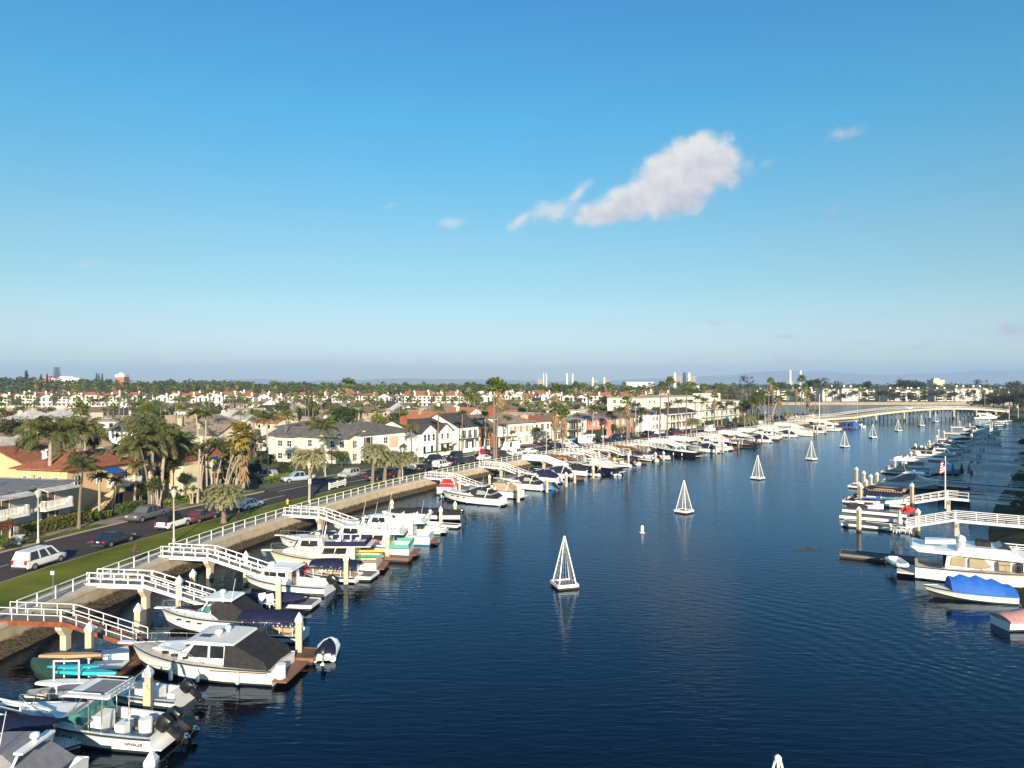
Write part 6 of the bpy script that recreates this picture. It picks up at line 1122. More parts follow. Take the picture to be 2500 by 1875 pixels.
# camper on a truck
p0 = LB.spx(1432, 8, 1.95); o = car('pickup', 'silver', 'silver pickup carrying a big white camper box', 1436, 2.0)
cmp_ = MB(); cmp_.prism([(-3.1, .95), (-3.1, 3.1), (1.9, 3.2), (2.0, 2.3), (.7, 2.2), (.45, 1.2), (.45, .95)], lambda x, z: 1.15); c_ = cmp_.build('camper_box', PAINT['white'], o)
for x in (-1.6, -.2, 1.2): m = MB(); m.bx(x-.35, x+.35, -1.19, -1.15, 2.35, 2.8) ; m.build('camper_window', CARGL, c_)
for c in list(CARS.values()):
 for ch in KIDS[c.name]:
  for g in KIDS.get(ch.name, []): bpy.data.objects.remove(g)
  bpy.data.objects.remove(ch)
 bpy.data.objects.remove(c)
# ------------------------------------------------------------ lamps, signs, hydrant, barrier
LG = mat('lantern_glass', (.50, .47, .40), .3, .1, 4); POLE = mat('grey_pole', (.42, .40, .36), .7, .12, 2)
def make_lamp():
 r = thing('street_lamp', 'x', 'street lamp'); mb = MB(); mb.lathe([(.16, 0), (.16, .35), (.1, .45), (.065, 4.9), (.1, 4.95)], 10); mb.build('pole', POLE, r, smooth=True)
 mb = MB(); mb.lathe([(.13, 4.95), (.15, 5.0), (.3, 5.5)], 8); mb.build('lantern', LG, r); mb = MB(); mb.lathe([(.38, 5.5), (.38, 5.55), (.16, 5.78), (.05, 5.82), (.05, 5.95)], 8); mb.build('lamp_cap', POLE, r); return r
LAMP = make_lamp()
def lamp(px, d, label, sign=False, h=1.0):
 q = LB.spx(px, d, 2.08); o = dup(LAMP, LB.at(q, d, 2.07), LB.ang(q), label, 'street lamps along the waterfront', (1, 1, h))
 if sign: mb = MB(); mb.bx(-.35, .35, -.14, -.1, 2.7, 3.5); mb.build('sign_plate', TRIM, o)
for a in ((90, 17.2, 'street lamp before the grey shingled block'), (421, 2.9, 'street lamp on the grass beside the boxy white off-roader'), (517, 17, 'street lamp before the peach villa'), (755, 2.4, 'street lamp with a white sign plate by the tall arching palm', True), (984, 2.2, 'street lamp at the three arching palms'), (1021, 16, 'street lamp before the twin gabled house'), (1171, 2.2, 'street lamp by the gangway below the brick house'), (1334, 2.2, 'street lamp left of the skirted palms'), (1345, 15.5, 'street lamp before the teal balconies'), (1471, 2.2, 'street lamp below the pink house'), (1558, 15.5, 'street lamp before the shaded bungalow'), (1584, 2.2, 'street lamp below the plain white house'), (1700, 2.2, 'street lamp below the hotel block'), (1818, 2.2, 'street lamp at the right end of the hotel wing'), (1868, 2.2, 'street lamp at the bridge palm row'), (1745, 15.5, 'street lamp at the hotel shrubs'), (793, 18, 'street lamp hidden behind the drooping feather palm')): lamp(*a)
for c in KIDS[LAMP.name]: bpy.data.objects.remove(c)
bpy.data.objects.remove(LAMP)
def post_sign(name, label, px, d, h, plate, m, cat='sign', yaw=0):
 q = LB.spx(px, d, 2.08); r = thing(name, label, cat, LB.at(q, d, 2.07), LB.ang(q)+yaw); mb = MB(); mb.cyl((0, 0, 0), (0, 0, h), .04, n=6); mb.build('post', M['steel'], r); mb = MB()
 if plate == 'oct': mb.cyl((-.05, 0, h-.3), (-.09, 0, h-.3), .42, n=8)
 else: mb.bx(-.08, -.05, -plate[0]/2, plate[0]/2, h-plate[1], h)
 mb.build('plate', m, r); return r
post_sign('stop_sign', 'grey back of an octagonal stop sign at the side street', 595, 17.3, 2.6, 'oct', LG); post_sign('street_sign', 'green sign on a post by the grass near the white sedan', 1157, 4.6, 2.7, (.7, .4), M['sign_green']); post_sign('path_sign', 'thin post with a small plate at the gangway gate', 128, -.5, 2.4, (.3, .3), TRIM); post_sign('notice_sign', 'small white notice post by the lawn below the tan house', 1519, 3.5, 2.2, (.3, .4), TRIM)
q = LB.spx(701, 4.6, 2.08); mb = MB(); mb.lathe([(.2, 0), (.2, .06), (.13, .08), (.13, .5), (.17, .52), (.17, .56), (.12, .66), (.05, .74)], 12, LB.at(q, 4.6, 2.08)); p = LB.at(q, 4.6, 2.5); mb.cyl(p-Vector((.24, 0, 0)), p+Vector((.24, 0, 0)), .07, n=8); tag(mb.build('fire_hydrant', M['fire_yellow'], smooth=True), 'yellow fire hydrant on the grass', 'hydrant')
q0 = LB.spx(803, 6.6, 2.08); p = LB.at(q0, 6.6, 2.08); r = thing('road_barrier', 'white three board barrier at the road edge', 'barrier', p, LB.ang(q0)+.05)
for z in (.35, .65, .95): mb = MB(); mb.bx(0, 5.2, -.05, .05, z-.11, z+.11); mb.build('board', TRIM, r)
for x in (.1, 2.6, 5.1): mb = MB(); mb.bx(x-.1, x+.1, .05, .22, 0, 1.15); mb.build('post', TRIM, r)
q = LB.spx(48, 18.6, 2.06); mb = MB(); mb.lathe([(.25, 0), (.3, .1), (.15, .3), (.35, .6), (.55, .95), (.6, 1.0)], 12, LB.at(q, 18.6, 2.06)); tag(mb.build('stone_urn', TRIM, smooth=True), 'white stone urn in the rock garden', 'urn')
q = LB.spx(106, 21.9, 2.06); p = LB.at(q, 22.2, 2.06); r = thing('patio_umbrella', 'closed cream umbrella against the grey shingled wall', 'umbrella', p); mb = MB(); mb.cyl((0, 0, 0), (0, 0, 2.5), .03, n=6); mb.build('pole', M['steel'], r); mb = MB(); mb.lathe([(.22, .9), (.24, 1.2), (.1, 2.2), (.02, 2.45)], 8); mb.build('canopy', M['pale_canvas'], r)
# garden wall and steps of the rock garden at the left edge
mb = MB(); a, b = hb(-60, 18.8), hb(38, 18.8); mb.beam((a.x, a.y, 2.3), (b.x, b.y, 2.3), .3, .5); tag(mb.build('garden_wall', M['conc2']), 'low pale wall of the rock garden', 'wall')
for px0, px1, d, h, lb in ((1440, 1485, 19, .7, 'low white garden wall before the pink house'), (1038, 1110, 20.3, .9, 'low white patio wall before the twin gabled house'), (1130, 1196, 20, 1.0, 'white patio wall before the long balcony house'), (1660, 1700, 19.5, 1.0, 'cream garden wall before the gallery block')):
 a, b = hb(px0, d), hb(px1, d); mb = MB(); mb.beam((a.x, a.y, 2.06+h/2), (b.x, b.y, 2.06+h/2), .25, h); tag(mb.build('garden_wall', TRIM), lb, 'wall')
# ------------------------------------------------------------ cyclist and walker
def limb(name, chains, m, parent, rad):
 """one continuous skinned body: chains of (points, radii) rooted at the first vertex"""
 vs, es, rs = [], [], []; idx = {}
 for pts, rr in chains:
  prev = None
  for p, r_ in zip(pts, rr):
   k = tuple(round(c, 3) for c in p)
   if k not in idx: idx[k] = len(vs); vs.append(p); rs.append(r_)
   if prev is not None and prev != idx[k]: es.append((prev, idx[k]))
   prev = idx[k]
 me = bpy.data.meshes.new(name); me.from_pydata(vs, es, []); me.materials.append(m); o = bpy.data.objects.new(name, me); COL.objects.link(o); o.parent = parent; KIDS.setdefault(parent.name, []).append(o)
 sk = o.modifiers.new('skin', 'SKIN'); sv_ = me.skin_vertices[0].data
 for i, r_ in enumerate(rs): sv_[i].radius = (r_, r_); sv_[i].use_root = (i == 0)
 s = o.modifiers.new('sub', 'SUBSURF'); s.levels = 1; s.render_levels = 1; return o
def head(r, p, m_hair):
 mb = MB(); mb.lathe([(.03, -.13), (.075, -.08), (.092, 0), (.09, .06), (.06, .11), (.01, .13)], 12, p); mb.box((p[0]+.095, p[1], p[2]-.01), (.03, .025, .04)); mb.box((p[0], p[1]+.09, p[2]), (.03, .02, .05)); mb.box((p[0], p[1]-.09, p[2]), (.03, .02, .05)); h_ = mb.build('head', M['skin'], r, smooth=True)
 for s in (-1, 1): e = MB(); e.box((p[0]+.088, p[1]+s*.035, p[2]+.015), (.012, .02, .012)); e.build('eye', M['cloth_dark'], h_)
 mb = MB(); mb.lathe([(.10, .0), (.105, .05), (.075, .12), (.01, .15)], 12, (p[0]-.02, p[1], p[2])); mb.box((p[0]-.09, p[1], p[2]-.08), (.06, .13, .2)); mb.build('hair', m_hair, r, smooth=True)
q = LB.spx(333, 1.3, 2.1); P0 = LB.at(q, 1.3, 2.06); rz = LB.ang(q)
bk = thing('bicycle', 'dark bicycle ridden on the concrete walkway', 'bicycle', P0, rz)
for x, nm in ((-.5, 'wheel'), (.55, 'wheel')):
 mb = MB(); R_ = .34
 for i in range(20): a0, a1 = 2*PI*i/20, 2*PI*(i+1)/20; mb.cyl((x+R_*math.cos(a0), 0, R_+R_*math.sin(a0)), (x+R_*math.cos(a1), 0, R_+R_*math.sin(a1)), .02, n=5)
 for i in range(8): a0 = 2*PI*i/8; mb.cyl((x, 0, R_), (x+R_*math.cos(a0), 0, R_+R_*math.sin(a0)), .006, n=4)
 mb.build(nm, TYRE, bk)
mb = MB(); [mb.cyl(a, b, .02, n=6) for a, b in (((-.5, 0, .34), (-.02, 0, .3)), ((-.02, 0, .3), (-.18, 0, .85)), ((-.5, 0, .34), (-.16, 0, .75)), ((-.16, 0, .75), (.4, 0, .8)), ((-.02, 0, .3), (.42, 0, .72)), ((.55, 0, .34), (.38, 0, 1.0)))]; mb.build('frame', M['steel'], bk)
mb = MB(); mb.box((-.2, 0, .9), (.26, .14, .06)); mb.build('saddle', M['rubber'], bk); mb = MB(); mb.cyl((.36, -.28, 1.0), (.36, .28, 1.0), .018, n=6); mb.build('handlebar', M['rubber'], bk)
pr = thing('person', 'cyclist in a dark brown jacket with long brown hair riding along the walkway', 'person', P0, rz)
ch = [([(-.2, 0, .98), (-.14, 0, 1.2), (-.04, 0, 1.42), (.02, 0, 1.52), (.05, 0, 1.6)], [.15, .14, .16, .07, .055])]
for s, kx, kz, fx, fz in ((1, .2, .78, -.02, .40), (-1, .12, .62, -.04, .22)): ch.append(([(-.2, 0, .98), (-.18, s*.1, .95), (kx, s*.12, kz), (fx, s*.12, fz+.02), (fx+.13, s*.12, fz-.02)], [.15, .10, .07, .045, .04])); ch.append(([(-.04, 0, 1.42), (-.02, s*.17, 1.4), (.12, s*.22, 1.2), (.35, s*.24, 1.04), (.4, s*.24, 1.02)], [.16, .07, .05, .035, .035]))
limb('body', ch, M['cloth_brown'], pr, 1); head(pr, (.08, 0, 1.70), M['hair'])
q = LB.spx(583, 1.6, 2.1); pr = thing('person', 'walker in dark clothes on the walkway beside the first arching palm', 'person', LB.at(q, 1.7, 2.06), LB.ang(q))
ch = [([(0, 0, .95), (.01, 0, 1.15), (.02, 0, 1.38), (.02, 0, 1.5), (.02, 0, 1.56)], [.14, .13, .15, .065, .055])]
for s, kx, fx in ((1, .12, .2), (-1, .04, -.24)): ch.append(([(0, 0, .95), (0, s*.09, .9), (kx, s*.1, .5), (fx, s*.1, .09), (fx+.14, s*.1, .05)], [.14, .095, .07, .045, .04])); ch.append(([(.02, 0, 1.38), (.02, s*.18, 1.36), (-fx*.6, s*.22, 1.08), (-fx*.2+.12, s*.2, .88)], [.15, .065, .05, .035]))
limb('body', ch, M['cloth_dark'], pr, 1); head(pr, (.03, 0, 1.66), M['hair'])
# ------------------------------------------------------------ floating light trees and the buoy
ROPE = mat('light_string', (.30, .30, .27), .6, .3, 12)
def make_tree():
 r = thing('floating_light_tree', 'x', 'light tree'); B, H = .98, 4.75
 mb = MB(); mb.bx(-.98, .98, -.98, .98, -.25, .22); mb.build('float', M['float'], r)
 mb = MB(); mb.bx(-.95, .95, -.95, .95, .3, .36); mb.build('deck', M['dockdeck'], r)
 mb = MB(); [mb.bx(*b, .2, .48) for b in ((-1.06, 1.06, -1.06, -.95), (-1.06, 1.06, .95, 1.06), (-1.06, -.95, -.95, .95), (.95, 1.06, -.95, .95))]; mb.build('rim', M['white'], r)
 for sx in (-1, 1):
  for sy in (-1, 1): mb = MB(); mb.cyl((sx*(B-.12), sy*(B-.12), .36), (sx*.05, sy*.05, H), .065, .05, 8); mb.build('leg', M['white'], r)
 mb = MB(); mb.lathe([(.14, H-.12), (.14, H+.05), (.04, H+.14)], 8); mb.build('cap', M['white'], r); rnd = random.Random(1)
 for sx, sy in ((1, 0), (-1, 0), (0, 1), (0, -1)):
  for k in range(4):
   t = -.6+1.2*k/3; x, y = (sx*B*.85 if sx else t*B*.85), (sy*B*.85 if sy else t*B*.85); mb = MB(); mb.cyl((x, y, .5), (x*.05, y*.05, H-.3), .012, n=4)
   for j in range(9): f = (j+.5)/9; mb.box((x*(1-f*.95), y*(1-f*.95), .5+f*(H-.8)), (.05, .05, .07))
   mb.build('light_string', ROPE, r)
 return r
T0 = make_tree()
for i, (px, yb, lb, rz) in enumerate(((1378, 1436, 'white pyramid light tree on a float, largest one fully in view', .30), (1670, 1255, 'white pyramid light tree, second from the camera in the channel row', .75), (1850, 1173, 'white pyramid light tree, third in the channel row', .72), (1981, 1126, 'white pyramid light tree, fourth in the channel row', .5), (2062, 1095, 'white pyramid light tree, fifth in the channel row', .4), (2131, 1072, 'white pyramid light tree, sixth in the channel row', .2), (2193, 1056, 'white pyramid light tree, seventh, left of the bridge centre', .3), (2249, 1043, 'white pyramid light tree, eighth, before the bridge piers', .1), (2284, 1033, 'white pyramid light tree, farthest one before the bridge piers', .2))): 
 p = G(px, yb-3, 0); dup(T0, (p.x, p.y, 0), rz, lb, 'floating light trees in the channel')
dup(T0, (10.45, 27.9, 0), .5, 'white pyramid light tree cut off by the bottom edge of the photo', 'floating light trees in the channel')
for c in KIDS[T0.name]: bpy.data.objects.remove(c)
bpy.data.objects.remove(T0)
p = G(1568, 1302, 0); r = thing('buoy', 'small white can buoy with orange bands in the channel', 'buoy', (p.x, p.y, 0)); mb = MB(); mb.lathe([(.36, -.2), (.38, .12), (.22, .14), (.2, .9), (.14, 1.0), (.12, 1.02)], 14); mb.build('can', M['white'], r, smooth=True)
for z in (.82, .3): mb = MB(); mb.lathe([(.225, z), (.222, z+.07)], 14); mb.build('band', M['oar'], r)
mb = MB(); mb.lathe([(.4, .0), (.42, .06), (.3, .1)], 14); mb.build('collar', M['pink'], r)
p = G(1975, 1342, 0); mb = MB(); rnd = random.Random(2)
for _ in range(60): x, y = rnd.gauss(0, .7), rnd.gauss(0, .5); a = rnd.random()*6; L = rnd.uniform(.2, .5); mb.beam((p.x+x, p.y+y, .012), (p.x+x+L*math.cos(a), p.y+y+L*math.sin(a), .02), .05, .02)
tag(mb.build('seaweed_patch', M['leaf_olive']), 'small floating seaweed patch in open water', 'seaweed')
# ------------------------------------------------------------ bridge
BA, BB = Vector((163, 350, 0)), Vector((287, 421, 0)); ax = (BB-BA).normalized(); bn = Vector((-ax.y, ax.x, 0)); BL = (BB-BA).length
bz = lambda t: 3.0+(2.9*math.sin(PI*min(1, t))**.9 if t > 0 else t*2.6)
M['pileconc'] = mat('weathered_pile', (.24, .21, .17), .9, .25, 2)  # deck shade put into the colour; each bent's first pile keeps pale concrete
br = thing('road_bridge', 'pale concrete road bridge on pile bents across the channel', 'bridge')
def bstrip(mb, y0, y1, dz0, dz1, n=36, t0=-.34, t1=1.0):
 rings = []
 for i in range(n+1): t = t0+(t1-t0)*i/n; c = BA+ax*BL*t; z = bz(t); rings.append([(*(c+bn*y0).xy, z+dz0), (*(c+bn*y1).xy, z+dz0), (*(c+bn*y1).xy, z+dz1), (*(c+bn*y0).xy, z+dz1)])
 mb.loft(rings)
mb = MB(); bstrip(mb, -6.3, 6.3, -.25, 0); mb.build('deck', M['conc2'], br, fix=True); mb = MB(); bstrip(mb, -5.2, 5.2, .004, .012); mb.build('roadway', M['road2'], br)
mb = MB(); bstrip(mb, -6.5, -6.1, -.8, .2); bstrip(mb, 6.1, 6.5, -.8, .2); bstrip(mb, -3.0, -2.5, -.75, -.26); bstrip(mb, 2.5, 3.0, -.75, -.26); mb.build('girder', M['conc2'], br)
for y in (-6.3, 6.3):
 mb = MB(); bstrip(mb, y-.04, y+.04, .95, 1.05); bstrip(mb, y-.03, y+.03, .6, .66)
 for i in range(-18, 60): t = i/60; c = BA+ax*BL*t+bn*y; mb.beam((c.x, c.y, bz(t)+.2), (c.x, c.y, bz(t)+1.0), .07, .07)
 mb.build('bridge_railing', M['alu'], br)
for k, t in enumerate((.12, .285, .445, .605, .765, .91)):
 c = BA+ax*BL*t; z = bz(t); b = MB(); a_, b_ = c-bn*6.4, c+bn*6.4; b.beam((a_.x, a_.y, z-1.1), (b_.x, b_.y, z-1.1), .9, .55); cp = b.build('pier_cap', M['conc2'], br)
 for i in range(7): p = c+Vector((-.7, .714, 0))*(-5.6+i*1.97)+bn*0; m = MB(); m.cyl((p.x, p.y, -1), (p.x, p.y, z-1.38), .26 if i else .42, n=8); m.m = 1; m.cyl((p.x, p.y, -1), (p.x, p.y, 1.0), .275 if i else .44, n=8); m.build('pile', [M['conc2'] if i == 0 else M['pileconc'], M['bankgreen']], br)
for t in (.02, .3, .56, .83):
 c = BA+ax*BL*t-bn*5.9; z = bz(t); r = thing('bridge_lamp', f"slim lamp mast on the bridge, {('at its left end', 'left of the crest', 'right of the crest', 'near its right end')[round(t*3.6)]}", 'lamp post', (c.x, c.y, z)); mb = MB(); mb.cyl((0, 0, 0), (0, 0, 9), .1, .06, 6); mb.build('mast', POLE, r); mb = MB(); mb.beam((0, 0, 9), (.9, 1.2, 9.2), .1, .08); mb.box((1.1, 1.5, 9.2), (.3, .7, .12)); mb.build('lamp_arm', POLE, r)
CARW = make_car('suv', 'car_on_bridge'); c = BA+ax*BL*.36-bn*2.5; CARW.location = (c.x, c.y, bz(.36)+.015); CARW.rotation_euler = (0, -.05, math.atan2(ax.y, ax.x)); tag(CARW, 'white car driving over the left half of the bridge', 'car')
mb = MB(); c = BB; mb.add([(*(BB-bn*8-ax*6).xy, 2.6), (*(BB+bn*8-ax*6).xy, 2.6), (*(BB+bn*14+ax*40).xy, 2.2), (*(BB-bn*14+ax*40).xy, 2.2)], [(0, 1, 2, 3)]); mb.add([(*(BB-bn*8-ax*6).xy, 2.6), (*(BB+bn*8-ax*6).xy, 2.6), (*(BB+bn*8-ax*9).xy, -.5), (*(BB-bn*8-ax*9).xy, -.5)], [(0, 1, 2, 3)]); struct('bridge_abutment', mb, M['bankgreen'], 'dark abutment at the right end of the bridge', fix=False)
# rocks at the left abutment
mb = MB(); mb.add([(150, 340, 2.05), (166, 350, 2.3), (168, 362, 2.3), (158, 372, 2.05)], [(0, 1, 2, 3)]); mb.add([(166, 350, 2.3), (168, 362, 2.3), (180, 366, -.3), (176, 350, -.3)], [(0, 1, 2, 3)]); mb.add([(150, 340, 2.05), (166, 350, 2.3), (176, 350, -.3), (156, 332, -.3)], [(0, 1, 2, 3)]); struct('bridge_slope', mb, M['seawall'], 'tan riprap slope below the left end of the bridge', fix=False)
# ------------------------------------------------------------ boats
def hbm(t, B): # half beam at the sheer, t = 0 stern .. 1 bow
 return B/2*((.93+.07*t/.4) if t < .4 else (1-((t-.4)/.6)**2.5))+.02
def hull(r, L, B, fb, fbow, top='gel', low='gel', bot='antifoul', tc=.4, floor=.35, rake=None, stripe='boot', deck='deck', step=.0):
 rake = rake if rake is not None else L*.11; rings = []
 ts = [0, .02]+([.021] if tc else [])+[.1, .2, .3]+([tc-.001] if tc else [])+[tc+.001, .5, .6, .7, .78, .86, .92, .97, 1]
 ts = sorted(set(t for t in ts if t == 0 or t >= .0))
 def sh(t): return fb+(fbow-fb)*t**1.7
 for t in ts:
  b = hbm(t, B); c = B/2*.88*(1-max(0, (t-.3)/.7)**1.9)+.01; z = sh(t); x = L*t; zc = .02+.5*t**3; k = lambda zz: x-rake*max(0, 1-(zz+.3)/(z+.3))*t**5
  cock = tc and .0205 < t < tc; zi = floor if cock else z-.02; bi = max(.01, b-(.18 if cock else .06)); zk = -.35+.5*t**6; hb_ = c+(b-c)*.35
  if t == 1: b = c = bi = hb_ = .015
  pts = [(k(zk), 0, zk), (k(zc), c, zc), (k(zc+.14), c+(hb_-c)*.4, zc+.14), (k(z*.55+zc*.3), hb_, z*.55+zc*.3), (k(z-.13), b*.99, z-.13), (k(z-.05), b+.035*(t < 1), z-.09), (x, b, z), (x, bi, z), (x, bi-.01 if bi > .02 else bi, zi), (x, 0, zi+(0 if cock else .07*b))]
  rings.append(pts+[(a, -y, zz) for a, y, zz in pts[-2:0:-1]])
 mi = [0, 3, 1, 1, 2, 2, 4, 4, 5]; mi = mi+mi[::-1]
 mb = MB(); mb.loft(rings, True, True, mi); h = mb.build('hull', [M[bot], M[low], M[stripe], M[stripe] if stripe != 'boot' else M['boot'], M[top], M[deck], M[top]], r, smooth=True)
 for p in h.data.polygons:
  if abs(p.center[0]) < .001 and len(p.vertices) > 4: p.material_index = 1
 return sh
def pt(r, name, m, *fs, **k):
 mb = MB()
 for f in fs: f(mb)
 return mb.build(name, m if not isinstance(m, str) else M[m], r, **k)
def rail(r, L, B, sh, t0, t1, h=.55, name='bow_rail', inset=.12, m='steel', n=6):
 for s in (-1, 1):
  pts = [Vector((L*(t0+(t1-t0)*i/n)-(.1 if i == n else 0), s*max(.05, hbm(t0+(t1-t0)*i/n, B)-inset), sh(t0+(t1-t0)*i/n)+h*(1 if i else .1))) for i in range(n+1)]
  mb = MB(); mb.tube(pts, .02, 5)
  for p in pts[1:]: mb.cyl((p.x, p.y, p.z-h), p, .015, n=4)
  mb.build(name, M[m], r)
def outboard(r, x, y, z, tilt=.9, m='motor', s=1.0, name='outboard_motor'):
 o = bpy.data.objects.new(name, None); COL.objects.link(o); o.parent = r; o.location = (x, y, z); o.rotation_euler = (0, tilt, 0); o.scale = (s,)*3; KIDS.setdefault(r.name, []).append(o); KIDS[o.name] = []
 mb = MB(); mb.loft([[(a*f-.3, b*f, zz) for a, b in ((.38, .12), (.3, .24), (-.25, .26), (-.42, .16), (-.42, -.16), (-.25, -.26), (.3, -.24), (.38, -.12))] for f, zz in ((.75, .05), (1, .15), (1.05, .5), (.92, .72), (.55, .82))]); mb.build('cowling', M[m], o, smooth=True)
 mb = MB(); mb.bx(-.5, -.12, -.1, .1, -.75, .05); mb.bx(-.62, .0, -.07, .07, -.78, -.72); mb.cyl((-.55, 0, -.95), (.0, 0, -.95), .09, .06, 8); mb.bx(-.42, -.2, -.03, .03, -1.2, -.75); mb.build('gearcase', M[m], o); mb = MB(); [mb.box((-.6, .12*math.cos(a), -.95+.12*math.sin(a)), (.04, .1, .2), Matrix.Rotation(a, 3, 'X')) for a in (0, 2.1, 4.2)]; mb.build('propeller', M['steel'], o)
 return o
def fender(r, x, y, z, m='white'):
 mb = MB(); mb.lathe([(.04, -.36), (.12, -.28), (.12, .2), (.05, .3), (.02, .5)], 8, (x, y, z)); mb.build('fender', M[m], r, smooth=True)
def antenna(r, x, y, z, h): pt(r, 'antenna', 'white', lambda b: b.cyl((x, y, z), (x-.2*h, y, z+h), .022, .012, 5))
def radar(r, x, y, z, s=.3): pt(r, 'radar_dome', 'gel', lambda b: b.cyl((x, y, z), (x, y, z+.2), .08, n=8), lambda b: b.lathe([(s*.9, .2), (s, .26), (s*.9, .38), (s*.4, .44)], 14, (x, y, z)), smooth=True)
def bwf(L, B, ins, tz=.12, z0=0): return lambda x, z: max(.06, min(B/2-ins, hbm(max(0, min(1, x/L)), B)-ins)-tz*max(0, z-z0))
def express(name, label, L=9.5, canvas='black', arch=True, hard=False, top='gel', low='gel', stripe='boot', cat='motorboat', cover=True, fore=None, bot='antifoul', B=None, group=None, swim=True):
 r = thing(name, label, cat, group=group); B = B or L*.31; fb, fw = 1.05+L*.016, 1.3+L*.04; sh = hull(r, L, B, fb, fw, top, low, bot, .36, .4, stripe=stripe); H = fb+1.35+L*.018
 pt(r, 'foredeck', 'gel', lambda b: b.prism([(L*.38, fb), (L*.38, fb+.55), (L*.52, fb+.62), (L*.72, sh(.72)+.28), (L*.9, sh(.9)+.05), (L*.9, fb)], bwf(L, B, .3, .25, fb)))
 w = bwf(L, B, .26, .16, fb+.4)
 pt(r, 'windshield', 'glass_teal' if hard else 'glass', lambda b: b.prism([(L*.36, fb+.5), (L*.40, fb+1.15), (L*.46, fb+1.15), (L*.61, fb+.56)], w))
 pt(r, 'windshield_frame', 'gel', lambda b: b.prism([(L*.36, fb+1.12), (L*.4, fb+1.2), (L*.465, fb+1.2), (L*.49, fb+1.08), (L*.4, fb+1.12)], w, .02), lambda b: b.prism([(L*.44, fb+1.15), (L*.455, fb+1.15), (L*.47, fb+.5), (L*.45, fb+.5)], w, .02))
 if hard:
  pt(r, 'hardtop', 'gel', lambda b: b.prism([(L*.27, H), (L*.29, H+.12), (L*.5, H+.16), (L*.56, H+.02), (L*.5, H-.06), (L*.3, H-.04)], lambda x, z: B*.36))
  for s in (-1, 1): pt(r, 'hardtop_strut', 'gel', lambda b: b.beam((L*.55, s*B*.36, fb+.7), (L*.49, s*B*.34, H), .07, .07), lambda b: b.beam((L*.33, s*B*.38, fb+.1), (L*.36, s*B*.34, H), .09, .07))
  radar(r, L*.42, 0, H+.13, .24)
 if arch:
  xa = L*.2; pt(r, 'radar_arch', 'gel', *[lambda b, s=s: b.beam((xa+.3, s*B*.42, fb), (xa-.7+.5, s*B*.36, H-.2), .42, .1) for s in (-1, 1)], lambda b: b.box((xa-.2, 0, H-.16), (.45, B*.74, .1))); radar(r, xa-.2, 0, H-.12, .22)
 if canvas and cover:
  pts = [(L*.06, fb+.02), (L*.12, fb+.4), (L*.26, H-.2 if (arch or hard) else fb+1.1), (L*.42, (H-.06) if hard else fb+1.25), (L*.47, fb+1.1), (L*.45, fb+.5), (L*.36, fb+.02)]
  pt(r, 'canvas_cover', canvas, lambda b: b.prism(pts, bwf(L, B, .08, .2, fb)))
  if canvas in ('black', 'red', 'tan_canvas') and arch: pt(r, 'clear_panel', 'vinyl', lambda b: b.prism([(L*.12, fb+.45), (L*.24, H-.5), (L*.34, fb+1.1), (L*.36, fb+.45)], bwf(L, B, .07, .2, fb)))
 elif not cover:
  pt(r, 'cockpit_seat', 'white', lambda b: b.box((L*.05, 0, .62), (.5, B*.7, .45)), lambda b: b.box((L*.28, -B*.2, .75), (.5, .5, .7)))
 if fore: pt(r, 'foredeck_cover', fore, lambda b: b.prism([(L*.6, sh(.6)+.3), (L*.62, sh(.62)+.42), (L*.85, sh(.85)+.16), (L*.87, sh(.87))], bwf(L, B, .38, .1, 0)))
 rail(r, L, B, sh, .42, .99); pt(r, 'bow_pulpit', 'gel', lambda b: b.box((L+.1, 0, fw-.02), (.8, .4, .08)))
 if swim: pt(r, 'swim_platform', 'deck', lambda b: b.bx(-.75, -.01, -B*.42, B*.42, .28, .36))
 for t in (.3, .5): fender(r, L*t, B*.5+.05, .55); fender(r, L*t, -B*.5-.05, .55)
 for t in (.55, .66, .76): pt(r, 'porthole', 'glass', *[lambda b, s=s: b.box((L*t, s*(hbm(t, B)*.985), sh(t)-.38), (.36, .04, .12)) for s in (-1, 1)])
 antenna(r, L*.3, B*.3, fb+1, 2.2); return r
